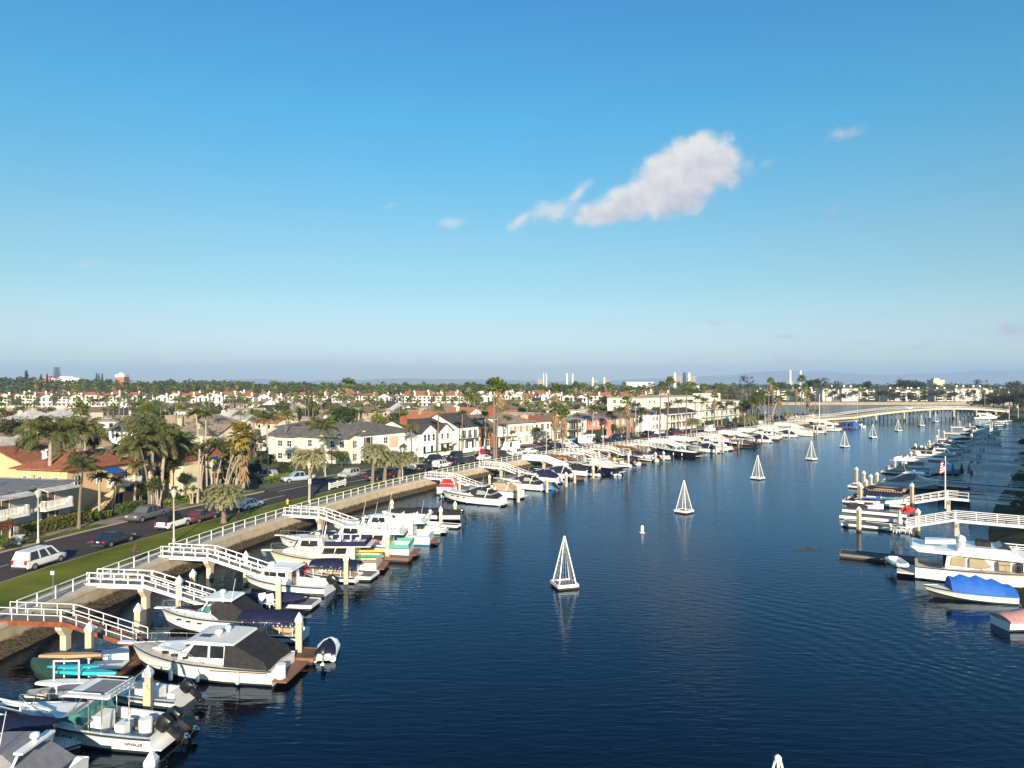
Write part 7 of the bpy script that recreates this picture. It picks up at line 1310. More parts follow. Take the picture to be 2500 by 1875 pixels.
def flybridge(name, label, L=11, top='cream', cat='motor yacht', canvas='navy', fly=True, rear='cream', group=None, B=None, win='glass', bot='antifoul', stripe='boot', slant=1.0):
 r = thing(name, label, cat, group=group); B = B or L*.33; fb, fw = 1.15, 1.95; sh = hull(r, L, B, fb, fw, top, top, bot, .2, .55, stripe=stripe, deck='tan_gel'); D = fb-.05; H1 = D+1.5; w = bwf(L, B, .42, .1, D)
 pt(r, 'saloon', top, lambda b: b.prism([(L*.2, D), (L*.2, H1-.1), (L*.19, H1), (L*.56, H1), (L*.6, D+.9), (L*.62, D)], w))
 pt(r, 'pilothouse', top, lambda b: b.prism([(L*.46, D+.7), (L*.5, H1+.75), (L*.7, H1+.75), (L*.76, D+1.35), (L*.86, D+.95), (L*.88, D+.5), (L*.5, D+.2)], bwf(L, B, .5, .12, D)))
 for a, b_ in ((.27, .36), (.375, .47)): pt(r, 'saloon_window', win, lambda b: b.prism([(L*a+.1, D+.75), (L*a-.05, D+1.35), (L*b_, D+1.35), (L*b_+.22, D+.75)], w, .02))
 for a, b_ in ((.53, .6), (.61, .68)): pt(r, 'pilothouse_window', win, lambda b: b.prism([(L*a, H1-.05), (L*a+.04, H1+.55), (L*b_, H1+.55), (L*b_+.16, H1-.05)], bwf(L, B, .5, .12, D), .02))
 pt(r, 'front_window', win, lambda b: b.prism([(L*.705, H1+.6), (L*.745, H1-.15), (L*.755, H1-.15), (L*.715, H1+.62)], lambda x, z: B*.3))
 pt(r, 'boat_deck', 'deck', lambda b: b.bx(L*.05, L*.52, -B*.44, B*.44, H1+.01, H1+.09)); pt(r, 'rear_door', 'glass', lambda b: b.bx(L*.2-.05, L*.2+.01, -B*.12, B*.22, D, H1-.25))
 if fly:
  pt(r, 'flybridge_coaming', canvas or top, *[lambda b, s=s: b.bx(L*.1, L*.46, s*B*.43-.03, s*B*.43+.03, H1+.1, H1+.6) for s in (-1, 1)], lambda b: b.bx(L*.1-.03, L*.1+.03, -B*.43, B*.43, H1+.1, H1+.6))
  for x, y in ((.36, .12), (.36, -.12), (.26, .2), (.2, -.15)): pt(r, 'helm_chair', 'white', lambda b: b.box((L*x, B*y, H1+.45), (.5, .5, .16)), lambda b: b.box((L*x-.22, B*y, H1+.8), (.1, .5, .55)), lambda b: b.cyl((L*x, B*y, H1+.1), (L*x, B*y, H1+.4), .06, n=6))
  if canvas == 'black': pt(r, 'bimini', 'black', lambda b: b.prism([(L*.46, H1+1.6), (L*.5, H1+1.68), (L*.66, H1+1.68), (L*.7, H1+1.58)], lambda x, z: B*.34)); pt(r, 'bimini_frame', 'steel', *[lambda b, s=s, x=x: b.cyl((L*.58, s*B*.34, H1+.8), (L*x, s*B*.34, H1+1.6), .02, n=5) for s in (-1, 1) for x in (.48, .68)])
 rail(r, L, B, sh, .22, .99, .7); pt(r, 'bow_pulpit', 'gel', lambda b: b.box((L+.2, 0, fw), (1.1, .5, .1))); pt(r, 'anchor', 'steel', lambda b: b.beam((L+.7, 0, fw-.1), (L+.4, 0, fw-.6), .1, .3))
 pt(r, 'swim_platform', 'teak', lambda b: b.bx(-.8, -.01, -B*.44, B*.44, .3, .38)); pt(r, 'side_stripe', 'boot', *[lambda b, s=s: b.box((L*.25, s*(B*.5-.02), fb-.5), (L*.4, .06, .03)) for s in (-1, 1)])
 pt(r, 'mast', 'white', lambda b: b.cyl((L*.5, 0, H1+.7), (L*.48, 0, H1+1.9), .05, n=6)); radar(r, L*.56, 0, H1+.78, .3); antenna(r, L*.5, B*.3, H1+.8, 3)
 return r
def pilot(name, label, L=8.6, low='gel', cat='motorboat', group=None, canvas=None, B=None, top='gel', bot='antifoul'):
 r = thing(name, label, cat, group=group); B = B or 2.9; fb, fw = .85, 1.35; sh = hull(r, L, B, fb, fw, top, low, bot, .42, .35); H = fb+1.35; w = bwf(L, B, .22, .08, fb)
 pt(r, 'trunk_cabin', 'gel', lambda b: b.prism([(L*.7, fb), (L*.7, fb+.75), (L*.74, fb+.72), (L*.9, sh(.9)+.1), (L*.9, fb)], bwf(L, B, .35, .2, fb)))
 pt(r, 'pilothouse', 'gel', lambda b: b.prism([(L*.42, fb-.1), (L*.43, H), (L*.72, H), (L*.78, fb+.65), (L*.8, fb)], w)); pt(r, 'roof', 'gel', lambda b: b.prism([(L*.36, H), (L*.36, H+.1), (L*.7, H+.14), (L*.76, H+.02), (L*.74, H-.04)], lambda x, z: B*.44))
 for a, b_ in ((.45, .54), (.56, .64), (.65, .71)): pt(r, 'side_window', 'glass', lambda b: b.prism([(L*a, fb+.75), (L*a, H-.22), (L*b_, H-.22), (L*b_, fb+.75)], w, .02))
 pt(r, 'front_window', 'glass', lambda b: b.prism([(L*.728, H-.18), (L*.77, fb+.82), (L*.778, fb+.82), (L*.736, H-.16)], lambda x, z: B*.3)); pt(r, 'door', 'glass', lambda b: b.bx(L*.42-.05, L*.42+.02, -.35, .35, fb-.3, H-.2))
 pt(r, 'roof_rack', 'white', *[lambda b, s=s: b.beam((L*.38, s*B*.4, H+.25), (L*.7, s*B*.4, H+.25), .04, .04) for s in (-1, 1)], lambda b: b.beam((L*.38, -B*.4, H+.25), (L*.38, B*.4, H+.25), .04, .04)); rail(r, L, B, sh, .62, .99, .6); outboard(r, -.15, 0, .75, .75)
 pt(r, 'lower_band', 'antifoul', *[lambda b, s=s: b.box((L*.33, s*(B*.455), .16), (L*.66, .04, .26)) for s in (-1, 1)]); pt(r, 'spotlight', 'white', lambda b: b.box((L*.68, 0, H+.3), (.3, .5, .3))); return r
def duffy(name, label, L=6.2, canvas='navy', group=None, cat='electric boat', low='gel', hullc='gel'):
 r = thing(name, label, cat, group=group); B = 2.3; fb, fw = .6, .85; sh = hull(r, L, B, fb, fw, hullc, low, 'antifoul', .72, .25, rake=L*.05, stripe='bluehull'); H = 1.62
 pt(r, 'seat', 'beige_seat', *[lambda b, s=s: b.box((L*.36, s*B*.3, .45), (L*.5, .4, .35)) for s in (-1, 1)], lambda b: b.box((L*.1, 0, .45), (.5, B*.6, .4)))
 for x in (.08, .24, .4, .56, .70):
  for s in (-1, 1): pt(r, 'canopy_post', 'white', lambda b: b.beam((L*x, s*B*.42, fb), (L*x, s*B*.42, H-.05), .05, .05))
 mb = MB(); rings = []
 for i in range(9):
  t = i/8; x = L*(.0+.78*t); k = .55+.45*math.sin(PI*min(1, .12+t*.8))**.5; rings.append([(x, y*B*.52*k, z+H+(.18*math.sin(PI*(.1+.8*t)))) for y, z in ((-1, -.16), (-.98, .0), (-.6, .2), (0, .27), (.6, .2), (.98, 0), (1, -.16), (.9, -.02), (0, .18), (-.9, -.02))])
 mb.loft(rings); mb.build('canopy', M[canvas], r, smooth=True)
 for s in (-1, 1):
  mb = MB()
  for i in range(13): x = L*(.06+.64*i/12); mb.add([(x-.16, s*B*.525, H-.08), (x+.16, s*B*.525, H-.08), (x+.1, s*B*.53, H-.26), (x, s*B*.53, H-.3), (x-.1, s*B*.53, H-.26)], [(0, 1, 2, 3, 4)])
  mb.build('scalloped_valance', M[canvas], r, fix=False)
 rail(r, L, B, sh, .74, .98, .3); pt(r, 'rub_rail', 'bluehull', *[lambda b, s=s: b.box((L*.3, s*(B*.485), fb-.1), (L*.55, .05, .07)) for s in (-1, 1)]); return r
def covered(name, label, L=6.5, canvas='navy', low='gel', group=None, cat='motorboat', h=.55, mot=True, top='gel', full=.96, tilt=.9):
 r = thing(name, label, cat, group=group); B = L*.34 if L < 8 else L*.27; fb, fw = .7+L*.01, .95+L*.015; sh = hull(r, L, B, fb, fw, top, low, 'antifoul', 0.01, .3)
 mb = MB(); rings = []
 for i in range(13):
  t = full*i/12; b_ = hbm(t, B)+.04; z = sh(t); k = h*math.sin(PI*min(.97, .12+t*.8))**.8*(1+.12*math.sin(i*2.1)); rings.append([(L*t, -b_, z-.12), (L*t, -b_, z+.04), (L*t, -b_*.55, z+k*.75), (L*t, 0, z+k), (L*t, b_*.55, z+k*.75), (L*t, b_, z+.04), (L*t, b_, z-.12)])
 mb.loft(rings); mb.build('fitted_cover', M[canvas], r, smooth=True)
 if mot: outboard(r, -.1, 0, .6, tilt, s=.9)
 return r
def openboat(name, label, L=6.5, ttop=None, motors=1, group=None, cat='motorboat', flag=False, low='gel', mm='motor', console=True, lettering=False):
 r = thing(name, label, cat, group=group); B = L*.33; fb, fw = .85 if L > 7 else .65, 1.5 if L > 7 else 1.0; sh = hull(r, L, B, fb, fw, 'gel', low, 'antifoul', .5 if ttop else .8, .3); H = fb+1.75
 if console: pt(r, 'console', 'gel', lambda b: b.box((L*.42, 0, .8), (.7, B*.34, 1.1)), lambda b: b.box((L*.28, 0, .6), (.5, .9, .7))); pt(r, 'console_screen', 'glass_teal', lambda b: b.box((L*.42+.3, 0, 1.5), (.05, B*.34, .4)))
 if ttop:
  pt(r, 'foredeck', 'gel', lambda b: b.prism([(L*.5, fb), (L*.5, fb+.45), (L*.62, fb+.5), (L*.88, sh(.88)+.06), (L*.88, fb)], bwf(L, B, .3, .2, fb))); pt(r, 'windshield', 'glass_teal', lambda b: b.prism([(L*.44, fb+.3), (L*.47, fb+.9), (L*.5, fb+.9), (L*.63, fb+.48)], bwf(L, B, .28, .1, fb)))
  pt(r, 'hardtop', 'gel', lambda b: b.prism([(L*.29, H), (L*.3, H+.1), (L*.55, H+.12), (L*.6, H+.02)], lambda x, z: B*.37)); pt(r, 'top_panel', 'grey_canvas', lambda b: b.bx(L*.33, L*.5, -B*.3, B*.3, H+.125, H+.14)); pt(r, 'top_rail', 'white', lambda b: b.beam((L*.31, -B*.36, H+.3), (L*.31, B*.36, H+.3), .05, .05), *[lambda b, x=x, s=s: b.beam((L*.34+.0, s*B*.36, H+.28), (L*.55, s*B*.36, H+.28), .035, .035) for x in (0,) for s in (-1, 1)])
  for s in (-1, 1): pt(r, 'top_strut', 'steel', lambda b: b.tube([Vector((L*.34, s*B*.36, fb-.1)), Vector((L*.33, s*B*.36, H))], .03, 6), lambda b: b.tube([Vector((L*.58, s*B*.3, fb+.5)), Vector((L*.46, s*B*.36, H))], .03, 6), lambda b: b.cyl((L*.42, s*B*.36, fb), (L*.42, s*B*.36, H), .025, n=6))
  for i in range(6): pt(r, 'rod_holder', 'steel', lambda b: b.cyl((L*.29, -B*.3+i*B*.12, H+.05), (L*.28, -B*.3+i*B*.12, H+.38), .03, n=6))
  pt(r, 'bait_tank', 'gel', lambda b: b.lathe([(.34, .35), (.36, 1.15), (.33, 1.2)], 14, (L*.14, 0, 0)), smooth=True); pt(r, 'side_locker', 'gel', lambda b: b.box((L*.24, B*.2, .75), (.5, .5, .8)))
 else: pt(r, 'cooler', 'white', lambda b: b.box((L*.1, 0, .62), (.45, .9, .42))); pt(r, 'bench', 'white', lambda b: b.box((L*.62, 0, .55), (.5, B*.6, .1)))
 rail(r, L, B, sh, .56, .99, .5 if ttop else .3); ys = (0,) if motors == 1 else (-.42, .42)
 for y in ys: outboard(r, -.25, y, .72, .95, m=mm, s=1.05 if ttop else .9)
 if ttop: pt(r, 'bow_pulpit', 'gel', lambda b: b.box((L+.3, 0, fw-.02), (1.3, .45, .09))); pt(r, 'swim_step', 'gel', lambda b: b.bx(-.55, -.01, -B*.44, B*.44, .22, .3))
 if lettering:
  cu = bpy.data.curves.new('lettering', 'FONT'); cu.body = 'WHALER'; cu.size = .26; cu.extrude = .004; t_ = bpy.data.objects.new('lettering', cu); dg = bpy.context.evaluated_depsgraph_get(); me = bpy.data.meshes.new_from_object(t_); me.materials.clear(); me.materials.append(M['boot'])
  bpy.data.objects.remove(t_); t_ = ob('hull_lettering', me, r, (L*.16, B*.487, .42)); t_.rotation_euler = (PI/2, 0, PI)
 if flag: mb = MB(); mb.cyl((L*.33, -B*.3, H), (L*.2, -B*.3, H+1.0), .02, n=5); mb.build('flagstaff', M['steel'], r); flagm(r, (L*.23, -B*.3, H+.85))
 return r
def flagm(r, p, s=.55, name='flag'):
 p = Vector(p); mb = MB()
 for i in range(9):
  mb.m = 0 if i % 2 == 0 else 1; z = -i*s*.17; mb.add([p+Vector((-.02*i, 0, z)), p+Vector((-s*.55-.02*i, .06, z-.28)), p+Vector((-s*.55-.02*i, .06, z-.28-s*.16)), p+Vector((-.02*i, 0, z-s*.16))], [(0, 1, 2, 3)])
 mb.m = 2; mb.add([p+Vector((0, -.012, 0)), p+Vector((-s*.26, .015, -.13)), p+Vector((-s*.26-.04, .015, -.13-s*.7)), p+Vector((-.06, -.012, -s*.7))], [(0, 1, 2, 3)]); mb.build(name, [M['flagred'], M['white'], M['flagblue']], r, fix=False)
def dinghy(name, label, L=3.4, canvas='navy', group=None, mot=True, tube='gel', cat='dinghy'):
 r = thing(name, label, cat, group=group)
 for s in (-1, 1): mb = MB(); pts = [Vector((0, s*.62, .22)), Vector((L*.7, s*.62, .25)), Vector((L*.9, s*.4, .32)), Vector((L, 0, .38))]; mb.cyl(pts[0], pts[1], .22, .22, 10); mb.cyl(pts[1], pts[2], .22, .21, 10); mb.cyl(pts[2], pts[3], .21, .18, 10); mb.build('tube', M[tube], r, smooth=True)
 pt(r, 'floor', 'deck', lambda b: b.bx(.1, L*.8, -.55, .55, .12, .18)); pt(r, 'transom', 'white', lambda b: b.bx(.1, .18, -.45, .45, .1, .55))
 if canvas:
  mb = MB(); rings = []
  for i in range(9): t = i/8; k = .62*(1-.75*t*t); rings.append([(.25+L*.78*t, y*k, .42+z*(.55*math.sin(PI*(.2+.7*t))+.08*math.sin(i*1.9))) for y, z in ((-1.25, -.35), (-1.2, .1), (-.5, .8), (.1, 1), (.6, .75), (1.2, .1), (1.25, -.35))])
  mb.loft(rings); mb.build('cover', M[canvas], r, smooth=True)
 if mot: outboard(r, .0, 0, .5, .3, s=.6)
 return r
def put(r, px, py, bank=LB, tw=0.0, flip=False, z=0.0, pos=None):
 """stern centre at the waterline seen at (px, py); bow towards the bank"""
 p = G(px, py, 0) if pos is None else Vector(pos); q = min(range(0, bank.n, 2), key=lambda i: (bank.p[i]-p).length); t = bank.tan(q); a = math.atan2(t.x*bank.side, -t.y*bank.side)
 r.location = (p.x, p.y, z); r.rotation_euler = (0, 0, a+tw+(PI if flip else 0)); return r
# left bank, near to far
put(express('cabin_cruiser', 'cruiser with brown grey cover and radar arch at the bottom left corner', 9.5, 'grey_canvas', True, False), 0, 0, pos=(-20.8, 33.4, 0), tw=.05)
o = duffy('electric_boat', 'electric boat with worn navy canopy pointing right, bottom left', 6.6); put(o, 0, 0, pos=(-28.9, 36.6, 0), flip=True, tw=.12)
put(openboat('walkaround_boat', 'white walkaround fishing boat with hard top and twin black outboards', 9.2, True, 2, flag=True, lettering=True), 408, 1812, tw=-.05)
put(openboat('open_skiff', 'small white open boat with one black outboard behind the fishing boat', 6.6, None, 1), 452, 1722, tw=-.06)
# downeast yacht
r = thing('lobster_yacht', 'large white downeast yacht with charcoal cockpit enclosure', 'motor yacht'); L, B = 11.0, 3.7; fb, fw = 1.05, 1.75; sh = hull(r, L, B, fb, fw, 'gel', 'gel', 'dkgreen', .3, .45, stripe='boot', deck='tan_gel'); D = fb; w = bwf(L, B, .38, .1, D); H = D+1.42
pt(r, 'trunk_cabin', 'gel', lambda b: b.prism([(L*.5, D), (L*.5, D+.72), (L*.62, D+.72), (L*.8, sh(.8)+.22), (L*.84, sh(.84)), (L*.8, D)], bwf(L, B, .55, .15, D)))
pt(r, 'deckhouse', 'gel', lambda b: b.prism([(L*.3, D-.2), (L*.3, H), (L*.5, H), (L*.6, D+.7), (L*.62, D)], w)); pt(r, 'hardtop', 'deck', lambda b: b.prism([(L*.24, H+.02), (L*.25, H+.14), (L*.5, H+.2), (L*.56, H+.08), (L*.55, H-.02)], lambda x, z: B*.43), smooth=False)
for a, b_, e in ((.315, .40, 0), (.415, .505, .55)): pt(r, 'side_window', 'glass', lambda b: b.prism([(L*a, D+.5), (L*a, H-.14), (L*b_, H-.14), (L*b_+e, D+.5)], w, .025))
pt(r, 'windshield', 'glass', lambda b: b.prism([(L*.505, H-.1), (L*.59, D+.76), (L*.6, D+.76), (L*.515, H-.08)], lambda x, z: B*.34)); pt(r, 'enclosure', 'black', lambda b: b.prism([(L*.02, fb-.02), (L*.05, fb+.5), (L*.245, H+.02), (L*.3, H), (L*.3, D-.05)], lambda x, z: B*.47-.16*max(0, z-fb)))
for x in (.56, .64, .71): pt(r, 'portlight', 'glass', *[lambda b, s=s: b.box((L*x, s*(hbm(x, B)-.5), D+.32+(x-.5)*1.1), (.42, .12, .17)) for s in (-1, 1)])
for x, y in ((.6, 0), (.7, .3)): pt(r, 'deck_hatch', 'glass', lambda b: b.box((L*x, y, D+.75-(x-.6)*1.6), (.5, .5, .05)))
radar(r, L*.4, .3, H+.14, .26); radar(r, L*.38, -.5, H+.14, .2); pt(r, 'top_hatch', 'glass', lambda b: b.box((L*.47, .5, H+.2), (.8, .5, .04))); rail(r, L, B, sh, .42, .995, .6); pt(r, 'swim_platform', 'teak', lambda b: b.bx(-1.0, -.01, -B*.46, B*.46, .3, .38)); pt(r, 'step_box', 'gel', lambda b: b.cyl((-.3, B*.28, .38), (-.3, B*.28, 1.25), .32, n=14)); pt(r, 'anchor_sprit', 'gel', lambda b: b.box((L+.3, 0, fw), (1.1, .4, .1)))
for t in (.2, .45, .62): fender(r, L*t, B*.5+.08, .5)
pt(r, 'rub_rail', 'teak', *[lambda b, s=s: b.box((L*.2, s*(B*.5+.01), fb-.14), (L*.36, .05, .06)) for s in (-1, 1)]); put(r, 692, 1652, tw=-.02)
put(duffy('electric_boat', 'electric boat with navy canopy between the downeast yacht and pale pile', 6.3), 742, 1562, tw=.0)
o = dinghy('inflatable_dinghy', 'inflatable tender under a rumpled navy cover off the dock end', 3.5); put(o, 790, 1618, tw=-1.35)
put(express('hardtop_cruiser', 'white hardtop express cruiser with black cockpit cover and foredeck pad', 9.0, 'black', False, True, fore='black'), 655, 1546, tw=-.02)
put(covered('runabout', 'runabout under a dark navy cover with a raised bimini, pointing right', 6.4, 'navy', 'bluehull', mot=False), 575, 1482, flip=True, tw=.05)
put(pilot('pilothouse_boat', 'white pilothouse boat with grey bottom band and black outboard'), 806, 1448)
put(duffy('electric_boat', 'electric boat with scalloped navy canopy beside the red dock chairs', 6.2), 876, 1419)
put(flybridge('trawler_yacht', 'cream flybridge yacht with navy bridge dodger and white bridge chairs', 11.6, 'cream'), 926, 1388, tw=.2)
o = flybridge('cabin_yacht', 'white yacht with turquoise aft bulwark and dark red waterline', 11.0, 'gel', canvas=None, bot='antired'); KA = o; pt(o, 'aft_bulwark', 'teal', *[lambda b, s=s: b.bx(.0, 2.0, s*1.8-.04, s*1.8+.04, 1.15, 1.6) for s in (-1, 1)], lambda b: b.bx(-.04, .04, -1.76, 1.76, 1.15, 1.6)); put(o, 1004, 1355, tw=.2)
put(flybridge('railed_yacht', 'white yacht with railed aft deck and sky blue waterline', 10.5, 'gel', canvas=None, stripe='skyblue'), 1054, 1325, tw=.2)
put(express('green_striped_cruiser', 'small white cruiser with green stripe and swept arch', 8.6, 'tan_canvas', True, False, stripe='green', cover=False), 1078, 1301, tw=.2)
put(express('bimini_cruiser', 'white cruiser with two navy biminis behind the cream yacht', 9.0, 'navy', False, False), 0, 0, pos=(-18.6, 81.2, 0)); put(express('grey_green_cruiser', 'pale green decked cruiser behind the turquoise stern yacht', 9.5, None, True, False, 'gel', cover=True), 0, 0, pos=(-14.5, 90.3, 0))
put(covered('covered_speedboat', 'long low speedboat under a tight charcoal cover on a lift', 10.5, 'black', h=.7, tilt=.5), 1124, 1272, z=.35, tw=.36)
put(express('red_cruiser', 'white cruiser with red hull stripe and red canvas, stern to the camera', 9.2, 'red', True, False, stripe='redhull', swim=True), 1084, 1207, tw=-1.35)
o = dinghy('inflatable_dinghy', 'grey green inflatable tender behind the red canvas cruiser', 3.0, None, tube='dkgreen'); put(o, 1082, 1217, tw=-1.35)
for L_, cv, a, hd, px, py, lb, kw in ((11.2, 'black', True, False, 1228, 1233, 'long white cruiser with black cockpit cover, first in the middle cluster', {}), (10, 'tan_canvas', True, False, 1272, 1216, 'white cruiser with a tan canvas enclosure', {}), (9.8, 'black', True, False, 1328, 1197, 'white cruiser with sloping black covers beside the red edged dock', {}), (9.6, 'navy', False, False, 1366, 1180, 'white cruiser with a rounded navy cover', {}), (8.4, 'navy', True, False, 1398, 1170, 'white boat with green tube tower and navy cover', {}), (8, 'black', False, False, 1436, 1162, 'white sloop shouldered cruiser with a small black cover', {})): put(express('express_cruiser', lb, L_, cv, a, hd, group='cruisers of the middle cluster', **kw), px, py)
put(covered('runabout', 'sky blue runabout beside the rounded navy cover', 5.2, 'skyblue', 'skyblue', h=.3, mot=True), 1352, 1196); put(covered('runabout', 'small boat under a navy cover in front of the dark blue yacht', 6, 'navy'), 1464, 1163)
r = express('dark_hulled_yacht', 'dark blue hulled yacht with white house and a pale tent cover', 13.5, 'pale_canvas', False, True, 'gel', 'bluehull', stripe='bluehull', B=4.1, cat='motor yacht'); put(r, 1512, 1156); put(dinghy('inflatable_dinghy', 'white tender under a navy cover at the dark blue yacht stern', 3.2), 1508, 1163, tw=-.8)
put(duffy('electric_boat', 'electric boat with navy canopy and beige seats beyond the tent cover', 6.5), 1560, 1136); put(openboat('open_skiff', 'low white skiff beside the beige seated electric boat', 5.5, None, 0 or 1), 1540, 1141)
put(openboat('console_boat', 'white console boat with grey covers past the electric boat', 7.0, None, 1), 1606, 1127); put(covered('runabout', 'runabout under a square navy cover before the black speedboat', 6.2, 'navy', h=.7), 1634, 1118)
put(express('black_speedboat', 'sleek black hulled speedboat with white deck and dark hardtop', 12.5, None, False, True, 'gel', 'blackhull', stripe='blackhull', B=3.3, cover=True, cat='speedboat'), 1704, 1116); put(covered('blue_covered_boat', 'boat under a bright blue cover behind the black speedboat', 7, 'blue_canvas', 'bluehull', mot=False), 1688, 1100, tw=.1)
for nm, px, py, lb in ((0, 1752, 1106, 'white cruiser with swept arch right of the black speedboat'), (1, 1782, 1101, 'boxy white cabin boat with dark aft curtain'), (2, 1840, 1093, 'dark grey work boat with a covered cockpit'), (0, 1880, 1081, 'white tent covered boat with tilted outboard'), (1, 1906, 1072, 'long low white cruiser left of the leaning ramp'), (0, 1944, 1068, 'white and navy runabout before the pale tent boat'), (3, 1984, 1065, 'boat under a pale tent cover near the far end'), (0, 2012, 1058, 'white sport cruiser with black windows near the far end'), (1, 2052, 1053, 'large white sport yacht at the far end of the left bank'), (3, 1965, 1060, 'flat white boat tucked behind the pale tent cover'), (0, 1770, 1095, 'white bow boat behind the boxy cabin boat'), (0, 1722, 1099, 'white deck boat behind the black speedboat bow')):
 if nm == 0: o = express('express_cruiser', lb, 9.5, 'black' if px % 4 else 'navy', True, False)
 elif nm == 1: o = flybridge('cabin_yacht', lb, 11, 'gel', canvas=None)
 elif nm == 2: o = pilot('work_boat', lb, 9.5, 'blackhull', top='grey_canvas')
 else: o = covered('tent_covered_boat', lb, 9, 'pale_canvas', h=1.5, mot=False)
 put(o, px, py)
put(openboat('console_boat', 'small console boat with black outboard moored off the last dock', 6.5, None, 1), 2108, 1043, tw=-1.0)
# sailing mast near the end of the left bank
p = G(2022, 1046, 0); r = thing('sailboat', 'sailboat with a tall white mast near the bridge', 'sailboat', (0, 0, 0)); hull(r, 10, 3, .9, 1.2, tc=.3); pt(r, 'mast', 'white', lambda b: b.cyl((5.6, 0, .9), (5.6, 0, 15.0), .12, .09, 8)); pt(r, 'boom', 'white', lambda b: b.cyl((5.5, 0, 2.1), (1.6, 0, 2.1), .07, n=6)); pt(r, 'cabin', 'gel', lambda b: b.prism([(3.4, .8), (3.6, 1.4), (6.8, 1.4), (7.6, 1.1)], lambda x, z: .9)); put(r, 2036, 1052)
# ------------------------------------------------------------ gangways, docks, piles, railings
def gangway(bank, q, label, plat=5.0, ramp=5.8, wd=1.25, style='white', width2=0, zf=.5, group='gangways of the left bank', post=True):
 p = bank.at(q, 0, 2.06); t = bank.tan(q); out = Vector((t.y, -t.x, 0))*bank.side; r = thing('gangway', label, 'gangway', p, math.atan2(out.y, out.x), group)
 rm = M['alu'] if style != 'white' else M['white']; fm = M['rust'] if style == 'rust' else M['white']; th = .03 if style != 'white' else .05
 pt(r, 'platform_deck', 'dockdeck', lambda b: b.bx(-.3, plat, -wd/2, wd/2, .0, .1))
 for s in (-1, 1): pt(r, 'platform_beam', fm, lambda b: b.bx(-.3, plat, s*wd/2-.05, s*wd/2+.05, -.22, .16))
 dz = zf-2.06; a, b_ = Vector((plat, 0, .06)), Vector((plat+ramp, 0, dz+.1)); pt(r, 'ramp_deck', 'dockdeck', lambda b: b.beam(a, b_, wd, .08)); sy = Vector((0, wd/2, 0))
 for s in (-1, 1): pt(r, 'ramp_beam', fm, lambda b: b.beam(a+sy*s, b_+sy*s, .09, .3))
 for s in (-1, 1):
  def rl(b, A, B_, n):
   for h in (1.0, .55): b.beam(A+Vector((0, 0, h)), B_+Vector((0, 0, h)), th*1.6, th*1.6)
   for i in range(n+1): c = A.lerp(B_, i/n); b.beam(c, c+Vector((0, 0, 1.0)), th*1.5, th*1.5)
   if style == 'panel':
    d = (B_-A); b.add([A+Vector((0, 0, .12)), B_+Vector((0, 0, .12)), B_+Vector((0, 0, .95)), A+Vector((0, 0, .95)), A+Vector((0, .03*s, .12)), B_+Vector((0, .03*s, .12)), B_+Vector((0, .03*s, .95)), A+Vector((0, .03*s, .95))], [(0, 1, 2, 3), (7, 6, 5, 4), (0, 4, 5, 1), (3, 2, 6, 7)])
  pt(r, 'platform_railing', rm, lambda b: rl(b, Vector((0, 0, .05))+sy*s, Vector((plat-.1, 0, .05))+sy*s, 4)); pt(r, 'ramp_railing', rm, lambda b: rl(b, a+sy*s, b_+sy*s, 5))
 if post: pt(r, 'support_pier', [M['conc2'], M['seawall']], lambda b: b.loft([[(plat-.2+x, y, z) for x, y in ((-w_, -w2), (w_, -w2), (w_, w2), (-w_, w2))] for w_, w2, z in ((.24, .26, -2.6), (.24, .26, -1.0), (.26, .7, -.45), (.26, .75, -.23))]))
 return r
def dockf(bank, q, da, db, w, label, edge='white', deck='dockdeck', along=None, z=.45, group='floating docks of the left bank', name='floating_dock'):
 """finger at right angles to the bank between da and db metres out; along = metres along the bank instead of w"""
 p = bank.at(q, 0, 0); t = bank.tan(q); out = Vector((t.y, -t.x, 0))*bank.side; r = thing(name, label, 'dock', (p.x, p.y, 0), math.atan2(out.y, out.x), group); hw_ = (along or w)/2
 pt(r, 'float', 'float', lambda b: b.bx(da+.1, db-.1, -hw_+.1, hw_-.1, -.3, z-.2)); pt(r, 'deck', deck, lambda b: b.bx(da+.06, db-.06, -hw_+.06, hw_-.06, z-.12, z)); pt(r, 'edge_board', edge, lambda b: b.bx(da, db, hw_-.06, hw_+.03, z-.24, z+.04), lambda b: b.bx(da, db, -hw_-.03, -hw_+.06, z-.24, z+.04), lambda b: b.bx(db-.06, db+.03, -hw_+.06, hw_-.06, z-.24, z+.04)); return r
PCAP = M['white']; PST = add_stripes(mat('pile_concrete', (.48, .40, .28), .9, .12, 1.5, bump=.4), .3, 2, (.3, .24, .16), .4, .02)
def make_pile(h, r_=.21, cone=True):
 r = thing('pile', 'x', 'pile'); mb = MB(); mb.bx(-r_, r_, -r_, r_, .55, h); mb.m = 1; mb.bx(-r_*1.04, r_*1.04, -r_*1.04, r_*1.04, -1, .55); mb.build('shaft', [PST, M['antifoul']], r)
 mb = MB(); mb.loft([[(x*w, y*w, z) for x, y in ((-1, -1), (1, -1), (1, 1), (-1, 1))] for w, z in ((r_*1.18, h-.02), (r_*1.18, h+.18), (.015, h+.6))]); mb.build('pile_cap', PCAP, r); return r
PILE = make_pile(3.0); NP = [0]
def pile(x, y, ztop, label, g='guide piles of the left bank'): o = dup(PILE, (x, y, ztop-3.6), 0.1+.3*(x > 0), label, g); NP[0] += 1; return o
def pile_px(px, yt, yb, label, z=.3): p = G(px, yb, z); pile(p.x, p.y, HC+(HY-yt)/FPX*p.y, label)
